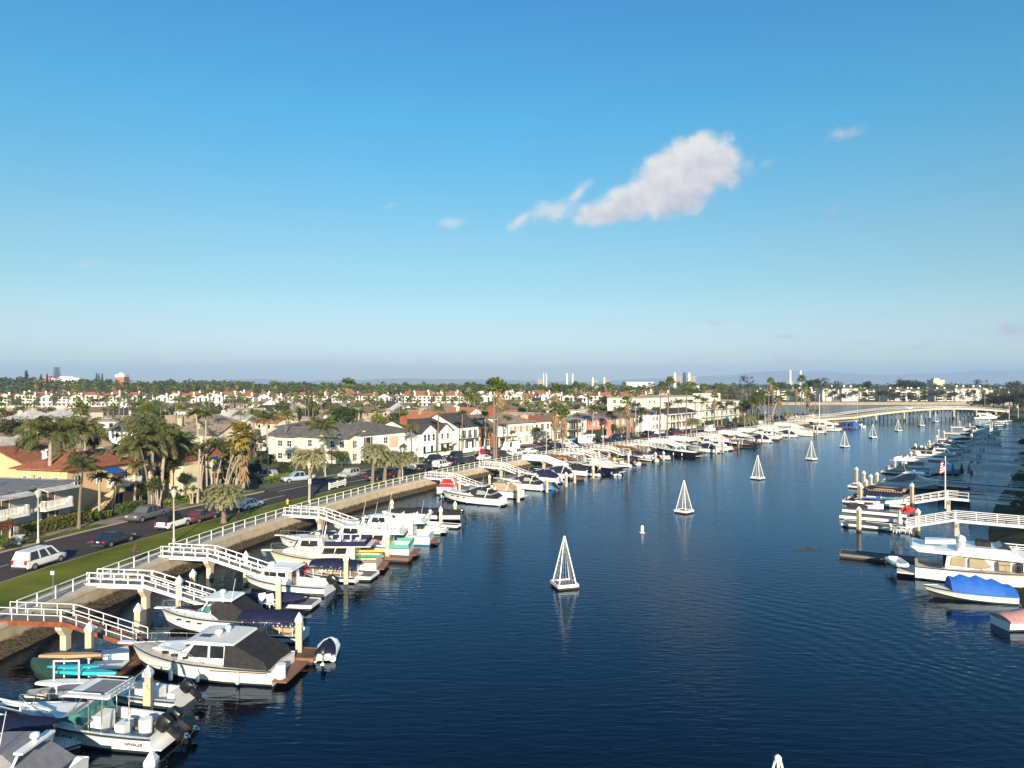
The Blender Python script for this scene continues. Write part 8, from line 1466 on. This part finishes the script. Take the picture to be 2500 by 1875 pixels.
for a in ((218, 1518, 1612, 'pile left of the downeast yacht bow, by the storage box'), (337, 1472, 1556, 'pile at the foot of the brown edged gangway'), (361, 1624, 1732, 'pile standing between the open skiff and the fishing boat'), (369, 1832, 1990, 'pile with white cap at the bottom edge of the photo'), (437, 1405, 1484, 'left pile of the pair by the second gangway'), (471, 1389, 1452, 'right pile of the pair by the second gangway'), (600, 1345, 1402, 'pile beside the third gangway foot'), (680, 1406, 1490, 'pile in front of the pilothouse boat'), (730, 1495, 1596, 'pile at the dock end behind the downeast yacht'), (845, 1352, 1418, 'pile in front of the scalloped canopy'),
   (946, 1297, 1361, 'pile at the cream yacht stern'), (992, 1274, 1330, 'pile before the turquoise bulwark'), (1037, 1255, 1303, 'pile at the railed yacht stern'), (1076, 1236, 1290, 'pile right of the small green striped cruiser'), (957, 1219, 1254, 'pile behind the covered speedboat bow'), (1111, 1223, 1262, 'pile behind the covered speedboat stern'), (1122, 1172, 1205, 'pile beside the red canvas cruiser'), (1195, 1158, 1185, 'pile left of the tan canvas cruiser'), (1267, 1147, 1172, 'pile at the middle cluster gangway'), (1265, 1186, 1222, 'pile at the long white cruiser stern'), (1335, 1165, 1198, 'pile in front of the rounded navy cover'), (1382, 1152, 1185, 'pile in front of the green tube tower'), (1403, 1150, 1176, 'pile right of the green tube tower'), (1448, 1138, 1164, 'pile before the dark blue yacht house'), (1463, 1128, 1155, 'second pile before the dark blue yacht house'), (1403, 1110, 1130, 'pile under the white panel ramp'), (1462, 1100, 1122, 'pile before the tan wall gap'), (1500, 1116, 1134, 'pile left of the beige seated electric boat'), (1534, 1106, 1134, 'pile in front of the beige seated electric boat'), (1508, 1093, 1112, 'pile behind the yellow kayaks'), (1600, 1103, 1126, 'pile beside the square navy cover'), (1620, 1101, 1122, 'pile in front of the square navy cover'),
   (1748, 1082, 1106, 'pile at the swept arch cruiser'), (1765, 1078, 1104, 'pile before the boxy white cabin boat'), (1802, 1069, 1092, 'pile before the dark grey work boat'), (1860, 1057, 1080, 'pile before the tent covered boat'), (1872, 1055, 1076, 'pile right of the tent covered boat'), (1926, 1050, 1068, 'pile before the navy runabout'), (1986, 1037, 1062, 'pile by the pale tent cover'), (1995, 1042, 1060, 'short pile right of the pale tent cover'), (2016, 1035, 1056, 'pile at the sport cruiser'), (2090, 1027, 1042, 'pile at the blue dock boxes')): pile_px(*a)
GW = [(-8, 'rust', 'rusty edged gangway with thin white railings at the left edge'), (218, 'white', 'white railed gangway second from the left, over a flared pier'), (402, 'white', 'white railed gangway third from the left, above the pilothouse boat'), (698, 'white', 'white railed gangway left of the navy biminis'), (1039, 'white', 'white railed gangway over the red canvas cruiser'), (1171, 'white', 'white railed gangway above the tan canvas enclosure'), (1278, 'panel', 'white panelled gangway with a rusty beam, first of the crowded row'), (1334, 'rust', 'dark wired gangway right of the panelled one'), (1381, 'white', 'bare ramped gangway above the dark blue yacht'), (1443, 'white', 'gangway behind the yellow kayaks'), (1496, 'rust', 'rust beamed gangway above the console boat'), (1542, 'white', 'broad white gangway above the square navy cover'), (1585, 'panel', 'white panelled gangway left of the blue canopy'), (1636, 'panel', 'white panelled gangway above the black speedboat'), (1703, 'white', 'white lattice gangway below the camper van'), (1757, 'panel', 'panelled gangway below the hotel wing'), (1803, 'panel', 'panelled gangway above the dark grey work boat'), (1852, 'white', 'white gangway above the long low cruiser'), (1893, 'panel', 'straight panelled gangway with a steep grey ramp'), (1970, 'panel', 'panelled gangway nearest the bridge')]
GQ = []
for i, (px, st, lb) in enumerate(GW):
 q = LB.spx(px, -.3, 2.1); GQ.append(q); far_ = i > 5; gangway(LB, q+.7, lb, 5.2 if not far_ else 5.6, 5.8, 1.3 if i < 6 else 1.6, st)
 away = f"foot of the {lb}"
 if 0 < i < len(GW): dockf(LB, q+.7, 10.4, 13.0, 3.4, 'landing float at the ' + away, 'white' if i % 3 else 'teak', group='landing floats of the left bank', name='landing_float')
gangway(LB, LB.spx(-8, 0)-12.5, 'thick white gangway cut by the left edge above the green tender', 5.2, 8.6, 1.3, 'white')
for i, (px, off, db, w, edge, deck, lb) in enumerate(((-8, .8, 24.2, 1.9, 'teak', 'dockdeck_brown', 'brown edged finger dock beside the downeast yacht'), (218, 3.0, 19.5, 2.2, 'white', 'dockdeck', 'finger dock with two white chairs'), (402, 3.6, 21.3, 2.4, 'white', 'dockdeck', 'wide finger dock with red chairs and canopy boat'), (402, 11.5, 22.5, 1.2, 'teak', 'dockdeck', 'narrow finger at the cream yacht'), (698, 9, 21.5, 1.4, 'white', 'dockdeck', 'white edged finger beside the covered speedboat'), (698, 6, 20.5, 1.2, 'white', 'dockdeck', 'short finger before the covered speedboat'), (1171, -4, 18.5, 1.6, 'teak', 'dockdeck', 'orange edged finger at the long white cruiser'), (1171, 6, 21, 1.8, 'teak', 'dockdeck', 'orange edged wide finger before the black covers'), (1278, 4, 20, 1.3, 'teak', 'dockdeck', 'finger dock at the rounded navy cover'), (1334, 5, 19, 1.3, 'white', 'dockdeck', 'finger dock at the green tube tower'), (1381, 5, 20, 1.3, 'teak', 'dockdeck', 'finger dock before the dark blue yacht'), (1443, 6, 20, 1.3, 'white', 'dockdeck', 'finger dock at the tent cover'), (1496, 7, 18, 1.3, 'white', 'dockdeck', 'finger dock beside the console boat'), (1542, 8, 18, 1.3, 'teak', 'dockdeck', 'finger dock at the square navy cover'), (1636, 4, 20, 1.3, 'teak', 'dockdeck', 'finger dock beside the black speedboat'), (1703, 8, 18, 1.3, 'teak', 'dockdeck', 'finger dock with the red dinghy'), (1757, 8, 18, 1.3, 'teak', 'dockdeck', 'finger dock before the dark grey work boat'), (1852, 8, 18, 1.3, 'teak', 'dockdeck', 'finger dock at the long low cruiser'), (1893, 14, 17, 1.3, 'teak', 'dockdeck', 'finger dock at the pale tent cover'), (1970, 14, 20, 1.6, 'teak', 'dockdeck', 'last finger dock with blue boxes'))):
 dockf(LB, LB.spx(px, -.3, 2.1)+off, 10.4 if i not in (0,) else 10.2, db, w, lb, edge, deck)
# head floats along the wall at the near docks
dockf(LB, LB.spx(-8, 0)-3.6, 9.0, 12.4, 7.5, 'dark head float holding the kayak rack', 'teak', 'dockdeck_brown'); dockf(LB, LB.spx(-8, 0)-11.5, 9.5, 13.0, 8.5, 'worn brown head float at the left edge', 'teak', 'dockdeck_brown'); dockf(LB, LB.spx(-8, 0)-10.2, 13.0, 21, 1.5, 'grey finger behind the fishing boat', 'dockdeck', 'dockdeck')
# railing sections
q0 = 22.0; segs = []
for q in GQ+[QN-26]: segs.append((q0, q)); q0 = q+1.7
for i, (a, b) in enumerate(segs):
 if b-a < 1: continue
 nm = GW[i][2] if i < len(GW) else 'the bridge'; r = thing('promenade_railing', f"white walkway railing running up to {('the '+nm.split(',')[0]) if i < len(GW) else nm}"[:110], 'railing', LB.at(a, -.25, 2.06)); o0 = LB.at(a, -.25, 2.06); n = max(1, round((b-a)/2.15)); P = [LB.at(a+(b-a)*k/n, -.25, 2.06)-o0 for k in range(n+1)]
 for h, nm2 in ((1.05, 'top_rail'), (.55, 'mid_rail')): pt(r, nm2, 'white', *[lambda bb, u=u, v=v: bb.beam(u+Vector((0, 0, h)), v+Vector((0, 0, h)), .065, .065) for u, v in zip(P, P[1:])])
 for u in P: pt(r, 'rail_post', 'white', lambda bb: bb.beam(u, u+Vector((0, 0, 1.05)), .075, .075))
# ------------------------------------------------------------ things on the docks
def chair(label, m, x, y, z, rz, group):
 r = thing('adirondack_chair', label, 'chair', (x, y, z), rz, group); pt(r, 'seat', m, lambda b: b.beam((-.3, 0, .28), (.3, 0, .4), .55, .05)); pt(r, 'backrest', m, lambda b: b.beam((-.28, 0, .3), (-.62, 0, 1.05), .6, .05))
 for s in (-1, 1): pt(r, 'armrest', m, lambda b: b.box((0, s*.34, .58), (.75, .14, .04))); pt(r, 'leg', m, lambda b: b.box((.3, s*.32, .28), (.08, .06, .56))); pt(r, 'leg', m, lambda b: b.box((-.4, s*.3, .2), (.1, .06, .4)))
 return r
for px, py, lb, m in ((645, 1483, 'left one of two white dock chairs', 'white'), (664, 1485, 'right one of two white dock chairs', 'white'), (733, 1404, 'left one of two red dock chairs', 'chair_red'), (748, 1400, 'right one of two red dock chairs', 'chair_red')): p = G(px, py, .45); chair(lb, m, p.x, p.y, .46, -.9 if m == 'white' else -.6, 'adirondack chairs on the docks')
def boxy(name, label, cat, px, py, sz, m, z=.45, rz=.1, lid=None):
 p = G(px, py, z); r = thing(name, label, cat, (p.x, p.y, z), rz); pt(r, 'body', m, lambda b: b.bx(-sz[0]/2, sz[0]/2, -sz[1]/2, sz[1]/2, 0, sz[2])); pt(r, 'lid', lid or m, lambda b: b.bx(-sz[0]/2-.04, sz[0]/2+.04, -sz[1]/2-.04, sz[1]/2+.04, sz[2], sz[2]+.07)); return r
boxy('dock_box', 'cream dock box with grey lid behind the downeast yacht bow', 'box', 282, 1612, (1.5, .9, .6), 'white', lid='deck', rz=.6); boxy('float_box', 'black framed tub with pale lid beside the pile', 'box', 262, 1640, (2.2, 1.3, .4), 'float', z=.2, lid='deck'); boxy('dock_box', 'olive dock box at the left head float', 'box', 92, 1722, (1.1, .8, .75), 'tan_gel', rz=.3); boxy('dock_box', 'small white box below the kayak rack', 'box', 140, 1700, (.7, .7, .6), 'white'); boxy('draped_cart', 'grey draped cart on the head float', 'cart', 170, 1708, (1.2, 1.0, .7), 'grey_canvas', rz=.6)
boxy('dock_box', 'left blue dock enclosure near the bridge', 'box', 2069, 1041, (3.2, 2, 1.8), 'blue_canvas', rz=.4); boxy('dock_box', 'right blue dock enclosure near the bridge', 'box', 2086, 1042, (3.6, 2, 1.8), 'blue_canvas', rz=.4)
p = G(172, 1682, .45); r = thing('kayak_rack', 'white tube rack on the head float', 'rack', (p.x, p.y, .45), .05)
for x in (-.7, .8):
 for y in (-.55, .55): pt(r, 'post', 'white', lambda b: b.cyl((x, y, 0), (x, y, 2.0), .05, n=8))
for y in (-.55, .55): pt(r, 'crossbar', 'white', lambda b: b.cyl((-.7, y, 1.95), (.8, y, 1.95), .05, n=8))
def kayak(name, label, m, x, y, z, L=3.6, rz=0, w=.36, cat='kayak', h=.3):
 mb = MB(); rings = []
 for i in range(11): t = i/10; k = math.sin(PI*(.04+.92*t))**.6; rings.append([(L*(t-.5), y_*w*k, z_*h*(.5+.5*k)+.1*abs(t-.5)) for y_, z_ in ((-.3, 0), (-1, .5), (-.7, 1), (.7, 1), (1, .5), (.3, 0))])
 mb.loft(rings); o = mb.build(name, M[m], smooth=True); o.location = (x, y, z); o.rotation_euler = (0, 0, rz); return tag(o, label, cat)
kayak('paddleboard', 'beige board on the top of the white rack', 'tan_canvas', p.x, p.y, 2.35, 3.8, .04); kayak('paddleboard', 'turquoise board on the middle of the rack', 'turq', p.x+.2, p.y, 1.75, 3.2, .02, h=.14); kayak('kayak', 'turquoise kayak behind the white one under the rack', 'turq', p.x+.9, p.y+.1, 1.25, 3.9, -.05); kayak('kayak', 'white kayak with wheels leaning on the rack', 'white', p.x+.3, p.y-.75, .95, 3.9, .0, .5)
put(covered('covered_tender', 'dark green covered tender at the head float', 4.5, 'dkgreen', 'dkgreen', mot=False, h=.7), 0, 0, pos=(-27.8, 45.4, 0), tw=-.3)
kayak('kayak', 'red kayak slung along the white hull', 'red', *(G(934, 1352, 1.4)+Vector((-2.2, 1.0, .9))), 3.6, .02); p = G(935, 1352, 1.4); kayak('kayak', 'yellow kayak below the red one', 'yellow', p.x-1.6, p.y+.8, 1.3, 3.2, .02); kayak('kayak', 'green kayak below the yellow one', 'green', p.x-1.6, p.y+.75, .75, 3.2, .02)
for k, (m, dz) in enumerate((('yellow', .9), ('oar', .4), ('green', .1))): p = G(1508, 1132, .45); kayak('kayak', f"{('yellow', 'orange', 'green')[k]} kayak stacked by the beige seated electric boat", m, p.x+k*.5, p.y+k*.4, .45+dz, 3.2, .5)
put(dinghy('inflatable_dinghy', 'small red inflatable beside the boxy white cabin boat', 2.8, None, mot=False, tube='chair_red'), 1790, 1100)
r = thing('stair_frame', 'small brown dock shelter behind the boxy white cabin boat', 'shelter', G(1796, 1092, .45)); pt(r, 'roof', 'teak', lambda b: b.box((0, 0, 2.2), (3.4, 2.2, .15))); [pt(r, 'post', 'teak', lambda b: b.box((x, y, 1.1), (.14, .14, 2.2))) for x in (-1.5, 1.5) for y in (-.9, .9)]
# ------------------------------------------------------------ right bank: piers, ramps, docks, boats
RG = 'long piers of the right bank'
for i, (px, py, wd, st, lb) in enumerate(((2440, 1352, 1.4, 'white', 'short white pier beside the big motor yacht'), (2332, 1268, 1.4, 'white', 'long white railed pier leading to the table float'), (2312, 1215, 1.4, 'white', 'long pier above the red kayaks'), (2292, 1178, 2.4, 'white', 'wide pier with umbrellas on its end platform'), (2345, 1142, 1.5, 'panel', 'pale panelled pier behind the umbrellas'), (2370, 1122, 2.0, 'white', 'pier with a broad lounge deck'), (2385, 1105, 1.5, 'white', 'grey railed pier left of the tall flagpoles'), (2392, 1090, 1.6, 'white', 'shaded pier behind the flagpoles'), (2400, 1076, 1.6, 'white', 'shaded pier below the shore tree'), (2408, 1064, 1.6, 'white', 'shaded pier second below the bridge'), (2416, 1050, 1.6, 'white', 'shaded pier nearest the bridge'), (2425, 1036, 1.5, 'white', 'small pier at the bridge foot'))):
 e = G(px, py, 2.1); q = min(range(0, RB.n), key=lambda k: abs((RB.p[k]-e).dot(RB.tan(k)))+(RB.p[k]-e).length*.01); pl = max(3.5, (RB.at(q)-Vector((e.x, e.y, 0))).length); gangway(RB, q, lb, pl, 5.4, wd, st, group=RG)
 if i == 3: p_ = RB.at(q, -pl+2, 0); pd = dockf(RB, q, pl-4.5, pl, 5.5, 'raised platform with three closed umbrellas', 'white', z=2.1, group='decks of the right bank', name='pier_platform')
 for dq_, w_, dd, nm in ((0, 3.2, 9.5, 'main'), (3.4 if i > 1 else 0, 1.5, 9.5, 'outer')):
  if i == 0 or i == 1 and nm == 'outer': continue
  dockf(RB, q+dq_, pl+4.9, pl+4.9+(dd if i != 1 else 8.2), w_, f"{nm} float at the {lb.replace('long ', '', 1)}"[:100], 'white', group='floats of the right bank')
 if i > 1:
  for k, o_ in enumerate((0, 3.4) if i % 3 == 0 else (0,)): w_ = RB.at(q+o_, -(pl+12+k*2.0), 0); pile(w_.x, w_.y, 3.3+.2*k, f"{('inner', 'outer')[k]} mooring pile off the {lb}", 'mooring piles of the right bank')
for px, yt, yb, lb in ((2097, 1236, 1292, 'pile at the left end of the table float'), (2241, 1241, 1290, 'white pile where the ramp meets the table float'), (2227, 1178, 1250, 'rust banded pile by the red dock bag'), (2098, 1176, 1215, 'pile off the long jet ski floats'), (2114, 1169, 1205, 'white capped pile left of the navy enclosure'), (2126, 1157, 1185, 'dark capped pile above the navy enclosure'), (2141, 1152, 1182, 'dark capped pile right of its twin'), (2192, 1165, 1180, 'dark pile before the covered cruiser'), (2211, 1126, 1152, 'pale pile before the white sport yacht'), (2295, 1087, 1104, 'thick pale pile pair, left'), (2299, 1088, 1104, 'thick pale pile pair, right'), (2325, 1075, 1092, 'pile above the dark roofed boats, left'), (2331, 1075, 1092, 'pile above the dark roofed boats, right'), (2372, 1058, 1088, 'pile with an egret shaped top'), (2376, 1047, 1062, 'pile left of the tall flagpoles'), (2384, 1044, 1060, 'second pile left of the tall flagpoles')): pile_px(px, yt, yb, lb)
# floats with jet skis
for px, py, px2, lb in ((2050, 1258, 2225, 'lower one of two long white edged floats'), (2057, 1243, 2215, 'upper one of two long white edged floats')):
 a, b = G(px, py, .45), G(px2, py+14, .45); r = thing('floating_dock', lb, 'dock', (a.x, a.y, 0), math.atan2((b-a).y, (b-a).x), 'floats of the right bank'); L_ = (b-a).length; pt(r, 'float', 'float', lambda bb: bb.bx(.1, L_, -.2, 1.3, -.3, .22)); pt(r, 'deck', 'dockdeck', lambda bb: bb.bx(0, L_, -.25, 1.4, .32, .45)); pt(r, 'edge_board', 'white', lambda bb: bb.bx(0, L_, -.33, -.25, .1, .5))
p = G(2200, 1300, .45); r = thing('dining_table', 'round white table on the float', 'table', (p.x, p.y, .45)); pt(r, 'tabletop', 'white', lambda b: b.cyl((0, 0, .7), (0, 0, .74), .55, n=16)); pt(r, 'leg', 'white', lambda b: b.cyl((0, 0, 0), (0, 0, .7), .06, n=8))
for k in range(4): a = k*PI/2+.5; chair(f"white chair at the round float table, {('right', 'far', 'left', 'near')[k]} side", 'white', p.x+.95*math.cos(a), p.y+.95*math.sin(a), .46, a+PI, 'chairs at the float table').scale = (.75, .75, .85)
def umb(label, x, y, z, m, h=2.9): r = thing('closed_umbrella', label, 'umbrella', (x, y, z)); pt(r, 'pole', 'steel', lambda b: b.cyl((0, 0, 0), (0, 0, h), .03, n=6)); pt(r, 'canopy', m, lambda b: b.lathe([(.3, h*.35), (.34, h*.45), (.14, h*.85), (.02, h)], 8)); return r
umb('closed taupe umbrella over the float table', p.x-.1, p.y+.1, .5, 'tan_gel')
for px, m, lb in ((2326, 'blue_canvas', 'closed blue umbrella on the pier platform'), (2348, 'black', 'closed dark umbrella on the pier platform'), (2366, 'grey_canvas', 'closed grey umbrella on the pier platform')): w_ = G(px, 1172, 2.1); umb(lb, w_.x, w_.y, 2.2, m, 3.0)
for i, (px, yt, yb, fl, lb) in enumerate(((2308, 1110, 1238, 1, 'white flagpole with a flag at the wide pier'), (2408, 1075, 1146, 0, 'bare white flagpole right of the flagged one'), (2417, 1055, 1112, 1, 'tall flagpole with a drooping flag'), (2423, 1030, 1100, 1, 'tallest flagpole of the shaded piers'), (2456, 1022, 1096, 1, 'flagpole at the right of the shaded piers'), (2464, 990, 1052, 1, 'flagpole near the bridge foot, left'), (2486, 984, 1020, 1, 'flagpole near the bridge foot, right'), (2399, 1058, 1094, 0, 'short flagpole behind the pale cruiser'))):
 w_ = G(px, yb, 2.1); r = thing('flagpole', lb, 'flagpole', (w_.x, w_.y, 1.9)); h = (yb-yt)/FPX*w_.y; pt(r, 'pole', 'white', lambda b: b.cyl((0, 0, 0), (0, 0, h), .09, .06, 8))
 if fl: flagm(r, (0, -.05, h*.92), 1.1)
# boats of the right bank (bows towards the bank)
R = [(express('covered_cruiser', 'pale grey covered cruiser left of the wide pier', 12, 'grey_canvas', False, True, B=3.8), 2158, 1186), (flybridge('sport_yacht', 'white sport yacht with a long foredeck beyond the covered cruiser', 15, 'gel', canvas=None, win='glass', B=4.4), 2168, 1150), (flybridge('cabin_yacht', 'white yacht with canopy bridge behind the sport yacht', 12, 'gel', canvas='black'), 2215, 1122), (express('shaded_cruiser', 'shaded cruiser with a navy roof beside the pale pile pair', 9, 'navy', False, True), 2262, 1106), (openboat('console_boat', 'shaded console boat with a red life ring', 8, True, 1), 2300, 1098), (covered('roofed_boat', 'boat under a long black roof cover, nearer one', 9, 'black'), 2290, 1088), (covered('roofed_boat', 'boat under a long black roof cover, farther one', 9, 'black'), 2318, 1078), (duffy('electric_boat', 'shaded electric boat with black canopy', 6.5, 'black'), 2345, 1072), (express('sport_cruiser', 'bright white sport cruiser lying across beyond the black roofs', 12, 'black', True, False), 2352, 1052), (covered('grey_covered_boat', 'grey covered boat behind the egret pile', 8, 'grey_canvas'), 2370, 1066), (flybridge('cabin_yacht', 'white fishing yacht at the bridge foot', 11, 'gel', canvas=None), 2378, 1023), (express('shaded_cruiser', 'shaded cruiser below the last flagpoles', 9, 'grey_canvas', True, False), 2405, 1040), (covered('dark_covered_boat', 'dark covered boat at the far right piers', 8, 'dkgreen'), 2425, 1030), (openboat('console_boat', 'low open boat among the shaded piers', 7, None, 1), 2384, 1082), (covered('runabout', 'small pale covered runabout among the shaded piers', 6, 'pale_canvas'), 2400, 1058)]
for o, px, py in R: put(o, px, py, RB)
r = duffy('enclosed_boat', 'pontoon boat fully enclosed in navy canvas with tan roof', 7.5, 'tan_canvas'); pt(r, 'side_curtain', 'navy', lambda b: b.bx(.3, 5.4, -1.12, 1.12, .6, 2.0)); put(r, 2118, 1214, RB); put(openboat('console_boat', 'pale open boat with blue kayaks behind the jet ski floats', 7.5, None, 1), 2092, 1228, RB)
for k, (px, m, lb) in enumerate(((2130, 'blue_canvas', 'blue kayak on the boat behind the long floats'), (2180, 'turq', 'light blue kayak beside the blue one'))): w_ = G(px, 1222, .9); kayak('kayak', lb, m, w_.x, w_.y, 1.0, 3.2, -.5)
for px, py, m, lb in ((2092, 1240, 'black', 'dark jet ski on the upper long float'), (2130, 1240, 'white', 'white jet ski on the upper long float')): w_ = G(px, py, .5); r = thing('jet_ski', lb, 'jet ski', (w_.x, w_.y, .45), -.4); pt(r, 'hull', m, lambda b: b.loft([[(x, -w2, 0), (x, w2, 0), (x, w2*.8, h), (x, -w2*.8, h)] for x, w2, h in ((-1.4, .4, .4), (-.5, .5, .5), (.6, .5, .6), (1.5, .12, .45))])); pt(r, 'seat', 'rubber', lambda b: b.box((-.5, 0, .68), (1.2, .36, .3))); pt(r, 'handlebar', 'rubber', lambda b: b.box((.35, 0, .95), (.08, .7, .08)))
w_ = G(2215, 1248, .5); mb = MB(); rnd = random.Random(1); mb.m = 0
for _ in range(60): v = Vector((rnd.gauss(0, 1), rnd.gauss(0, 1), abs(rnd.gauss(0, 1)))).normalized()*rnd.uniform(.4, .75); mb.box((w_.x+v.x*1.3, w_.y+v.y, .45+v.z), (.3, .3, .3), Matrix.Rotation(rnd.random()*3, 3, 'Z'))
tag(mb.build('red_dock_bag', M['chair_red']), 'heap of red gear on the lower long float', 'gear')
for px, m, lb in ((2345, 'chair_red', 'left red kayak stored under the long pier railing'), (2375, 'chair_red', 'middle red kayak stored under the long pier railing'), (2400, 'red', 'right red kayak stored under the long pier railing')): w_ = G(px, 1213, 2.2); kayak('kayak', lb, m, w_.x, w_.y+1.2, 2.3, 1.8, -.5, .45, h=.6)
# big motor yacht
r = thing('motor_yacht', 'big white motor yacht with tan curtained windows, stern to the channel', 'motor yacht'); L, B = 14.5, 4.5; fb, fw = 1.3, 2.0; sh = hull(r, L, B, fb, fw, 'gel', 'gel', 'antifoul', .16, .9, deck='tan_gel'); D = fb; w = bwf(L, B, .45, .08, D); H = D+1.5
pt(r, 'deckhouse', 'gel', lambda b: b.prism([(L*.17, D-.4), (L*.19, H), (L*.62, H), (L*.78, D+.75), (L*.82, D)], w)); pt(r, 'upper_deck', 'gel', lambda b: b.prism([(L*.02, H-.05), (-.4, H+.42), (-.25, H+.5), (L*.12, H+.22), (L*.5, H+.5), (L*.66, H+.16), (L*.7, H-.02), (L*.6, H-.1)], lambda x, z: B*.46)); pt(r, 'bridge_coaming', 'gel', lambda b: b.prism([(L*.24, H+.2), (L*.26, H+.75), (L*.52, H+.85), (L*.6, H+.3)], lambda x, z: B*.4))
for a, b_, e, m in ((.2, .295, .0, 'glass_tan'), (.315, .4, .55, 'glass_tan'), (.475, .54, 0, 'glass_tan')): pt(r, 'saloon_window', m, lambda b: b.prism([(L*a-(.0 if e else -.05), D+.35), (L*a+(.25 if not e and a < .3 else 0), H-.3), (L*b_, H-.3), (L*b_+e, D+.6 if e else D+.35), (L*b_, D+.35)], w, .03))
pt(r, 'side_door', 'glass', lambda b: b.prism([(L*.575, D+.1), (L*.575, H-.35), (L*.61, H-.35), (L*.61, D+.1)], w, .03)); pt(r, 'front_window', 'glass', lambda b: b.prism([(L*.64, D+1.0), (L*.635, H-.3), (L*.67, H-.35), (L*.73, D+1.0)], w, .03)); pt(r, 'aft_door', 'glass', lambda b: b.bx(L*.17-.05, L*.17+.3, -1.2, 1.2, D-.3, H-.3))
pt(r, 'bridge_screen', 'glass', lambda b: b.prism([(L*.47, H+.84), (L*.5, H+1.15), (L*.55, H+.8)], lambda x, z: B*.3)); pt(r, 'bridge_seat', 'black', lambda b: b.box((L*.4, 0, H+1.0), (1.2, 1.6, .5))); o = pt(r, 'tender', 'gel', lambda b: b.loft([[(L*(.06+.18*t), y*.7*(1-.6*t*t)-.6, H+.6+z*.45+.2*t) for y, z in ((-1, 1), (-.6, 0), (.6, 0), (1, 1))] for t in (0, .3, .6, .85, 1)])); pt(r, 'sat_dome', 'gel', lambda b: b.lathe([(.3, 0), (.42, .2), (.3, .6), (.05, .75)], 12, (L*.28, .6, H+.75)), smooth=True); antenna(r, L*.28, .2, H+.8, 2.6)
pt(r, 'swim_platform', 'deck', lambda b: b.bx(-1.6, -.01, -B*.42, B*.42, .38, .5)); rail(r, L, B, sh, .4, .99, .8, n=9); [fender(r, L*t, B*.5+.1, .8) for t in (.2, .4)]; put(r, 2234, 1402, RB)
o = dinghy('white_tender', 'white inflatable tender chocked on the big yacht stern', 3.4, None, tube='gel', mot=True); w_ = r.location; v_ = Vector((math.cos(r.rotation_euler.z), math.sin(r.rotation_euler.z), 0)); o.location = w_-v_*2.0+Vector((v_.y, -v_.x, 0))*(-1.6)+Vector((0, 0, .75)); o.rotation_euler = (0, .0, r.rotation_euler.z-PI/2+.3)
# blue covered and red boats at the right edge
put(covered('blue_covered_boat', 'white boat under a tall bright blue cover, bow to the channel', 7.2, 'blue_canvas', h=1.25, mot=False, full=.72), 2475, 1470, RB, flip=True, tw=.25)
o = covered('red_runabout', 'faded red boat with pink cover at the right edge', 7.0, 'pink_canvas', 'gel', h=.6, top='pink', mot=False); put(o, 2442, 1532, RB, tw=.55)
dockf(RB, RB.spx(2640, 0, 2.1)+6, 5.5, 20.5, 2.4, 'dark narrow float between the blue and the red boat', 'dockdeck', 'float', group='floats of the right bank'); pile_px(2432, 1436, 1462, 'thin grey post on the dark float')
for c in KIDS[PILE.name]: bpy.data.objects.remove(c)
bpy.data.objects.remove(PILE)
# houses of the right bank, just outside the picture, and its shore shrubs
for i in range(6, 18):
 q = 11+i*19; p = RB.at(q, 9, 2.06); a = RB.ang(q); r = thing('right_bank_house', 'pale two storey waterfront house on the right bank', 'house', p, a+PI, 'houses of the right bank'); r.location = RB.at(q+14, 2.5, 2.06); H = 10.0+(i % 3)*.8  # unseen houses, height and setback shaped to throw shade on the docks
 mb = MB(); mb.bx(0, 15.5, 0, 13, -.2, H); mb.build('wall', WALL[('stone', 'white', 'beige')[i % 3]], r); roof(r, ('hip', 'gx', 'flat')[i % 3], 15.5, 13, H, ROOF[('brown', 'shingle', 'flat')[i % 3]], gm=WALL['white']); [window(r, 'F', 2.5+3.5*k, z, 1.8, 1.6, 13, 15.5) for k in range(4) for z in (.9, 4.2)]
for px, py, h, rr, lb in ((2498, 1190, 3.6, 2.0, 'green shore tree at the right edge beside the long piers'), (2494, 1235, 2.8, 1.8, 'low shore shrub at the right edge'), (2500, 1125, 3.0, 2.2, 'shore tree at the right edge above the wide pier'), (2500, 1092, 4.0, 2.2, 'palm like shore tree at the right edge by the shaded piers')): w_ = G(px, py, 2.1); tree('olive' if py != 1092 else 'green', lb, w_.x+.5, w_.y, 1.2, h, rr)
# ------------------------------------------------------------ haze
mb = MB(); mb.bx(-15000, 15000, -150, 16800, -6, 370)
hz = bpy.data.materials.new('haze_air'); hz.use_nodes = True; nt = hz.node_tree; nt.nodes.clear()
out = nt.nodes.new('ShaderNodeOutputMaterial'); vol = nt.nodes.new('ShaderNodeVolumePrincipled'); nt.links.new(vol.outputs[0], out.inputs['Volume'])
vol.inputs['Color'].default_value = (.50, .70, 1.0, 1); vol.inputs['Density'].default_value = 1.2e-4; vol.inputs['Anisotropy'].default_value = 0.0
tag(mb.build('haze', hz), 'thin blue haze over the far land', None, None, 'stuff')
# ------------------------------------------------------------ labels that would be shared are told apart from left to right
seen = {}; bpy.context.view_layer.update()
for o in bpy.data.objects:
 if o.parent is None and 'label' in o.keys() and o.get('group') != 'houses of the right bank': seen.setdefault(o['label'], []).append(o)
ORDW = ['leftmost', 'second from left', 'third from left', 'fourth from left', 'fifth from left', 'sixth from left', 'seventh from left', 'eighth from left', 'ninth from left', 'tenth from left', 'eleventh from left', 'twelfth from left']
for lb, L in seen.items():
 if len(L) > 1:
  L.sort(key=lambda o: o.matrix_world.translation.x/max(1, o.matrix_world.translation.y))
  for i, o in enumerate(L): o['label'] = f"{lb}, {ORDW[i] if i < len(ORDW) and i < len(L)-1 else 'rightmost' if i == len(L)-1 else 'in the middle'}"
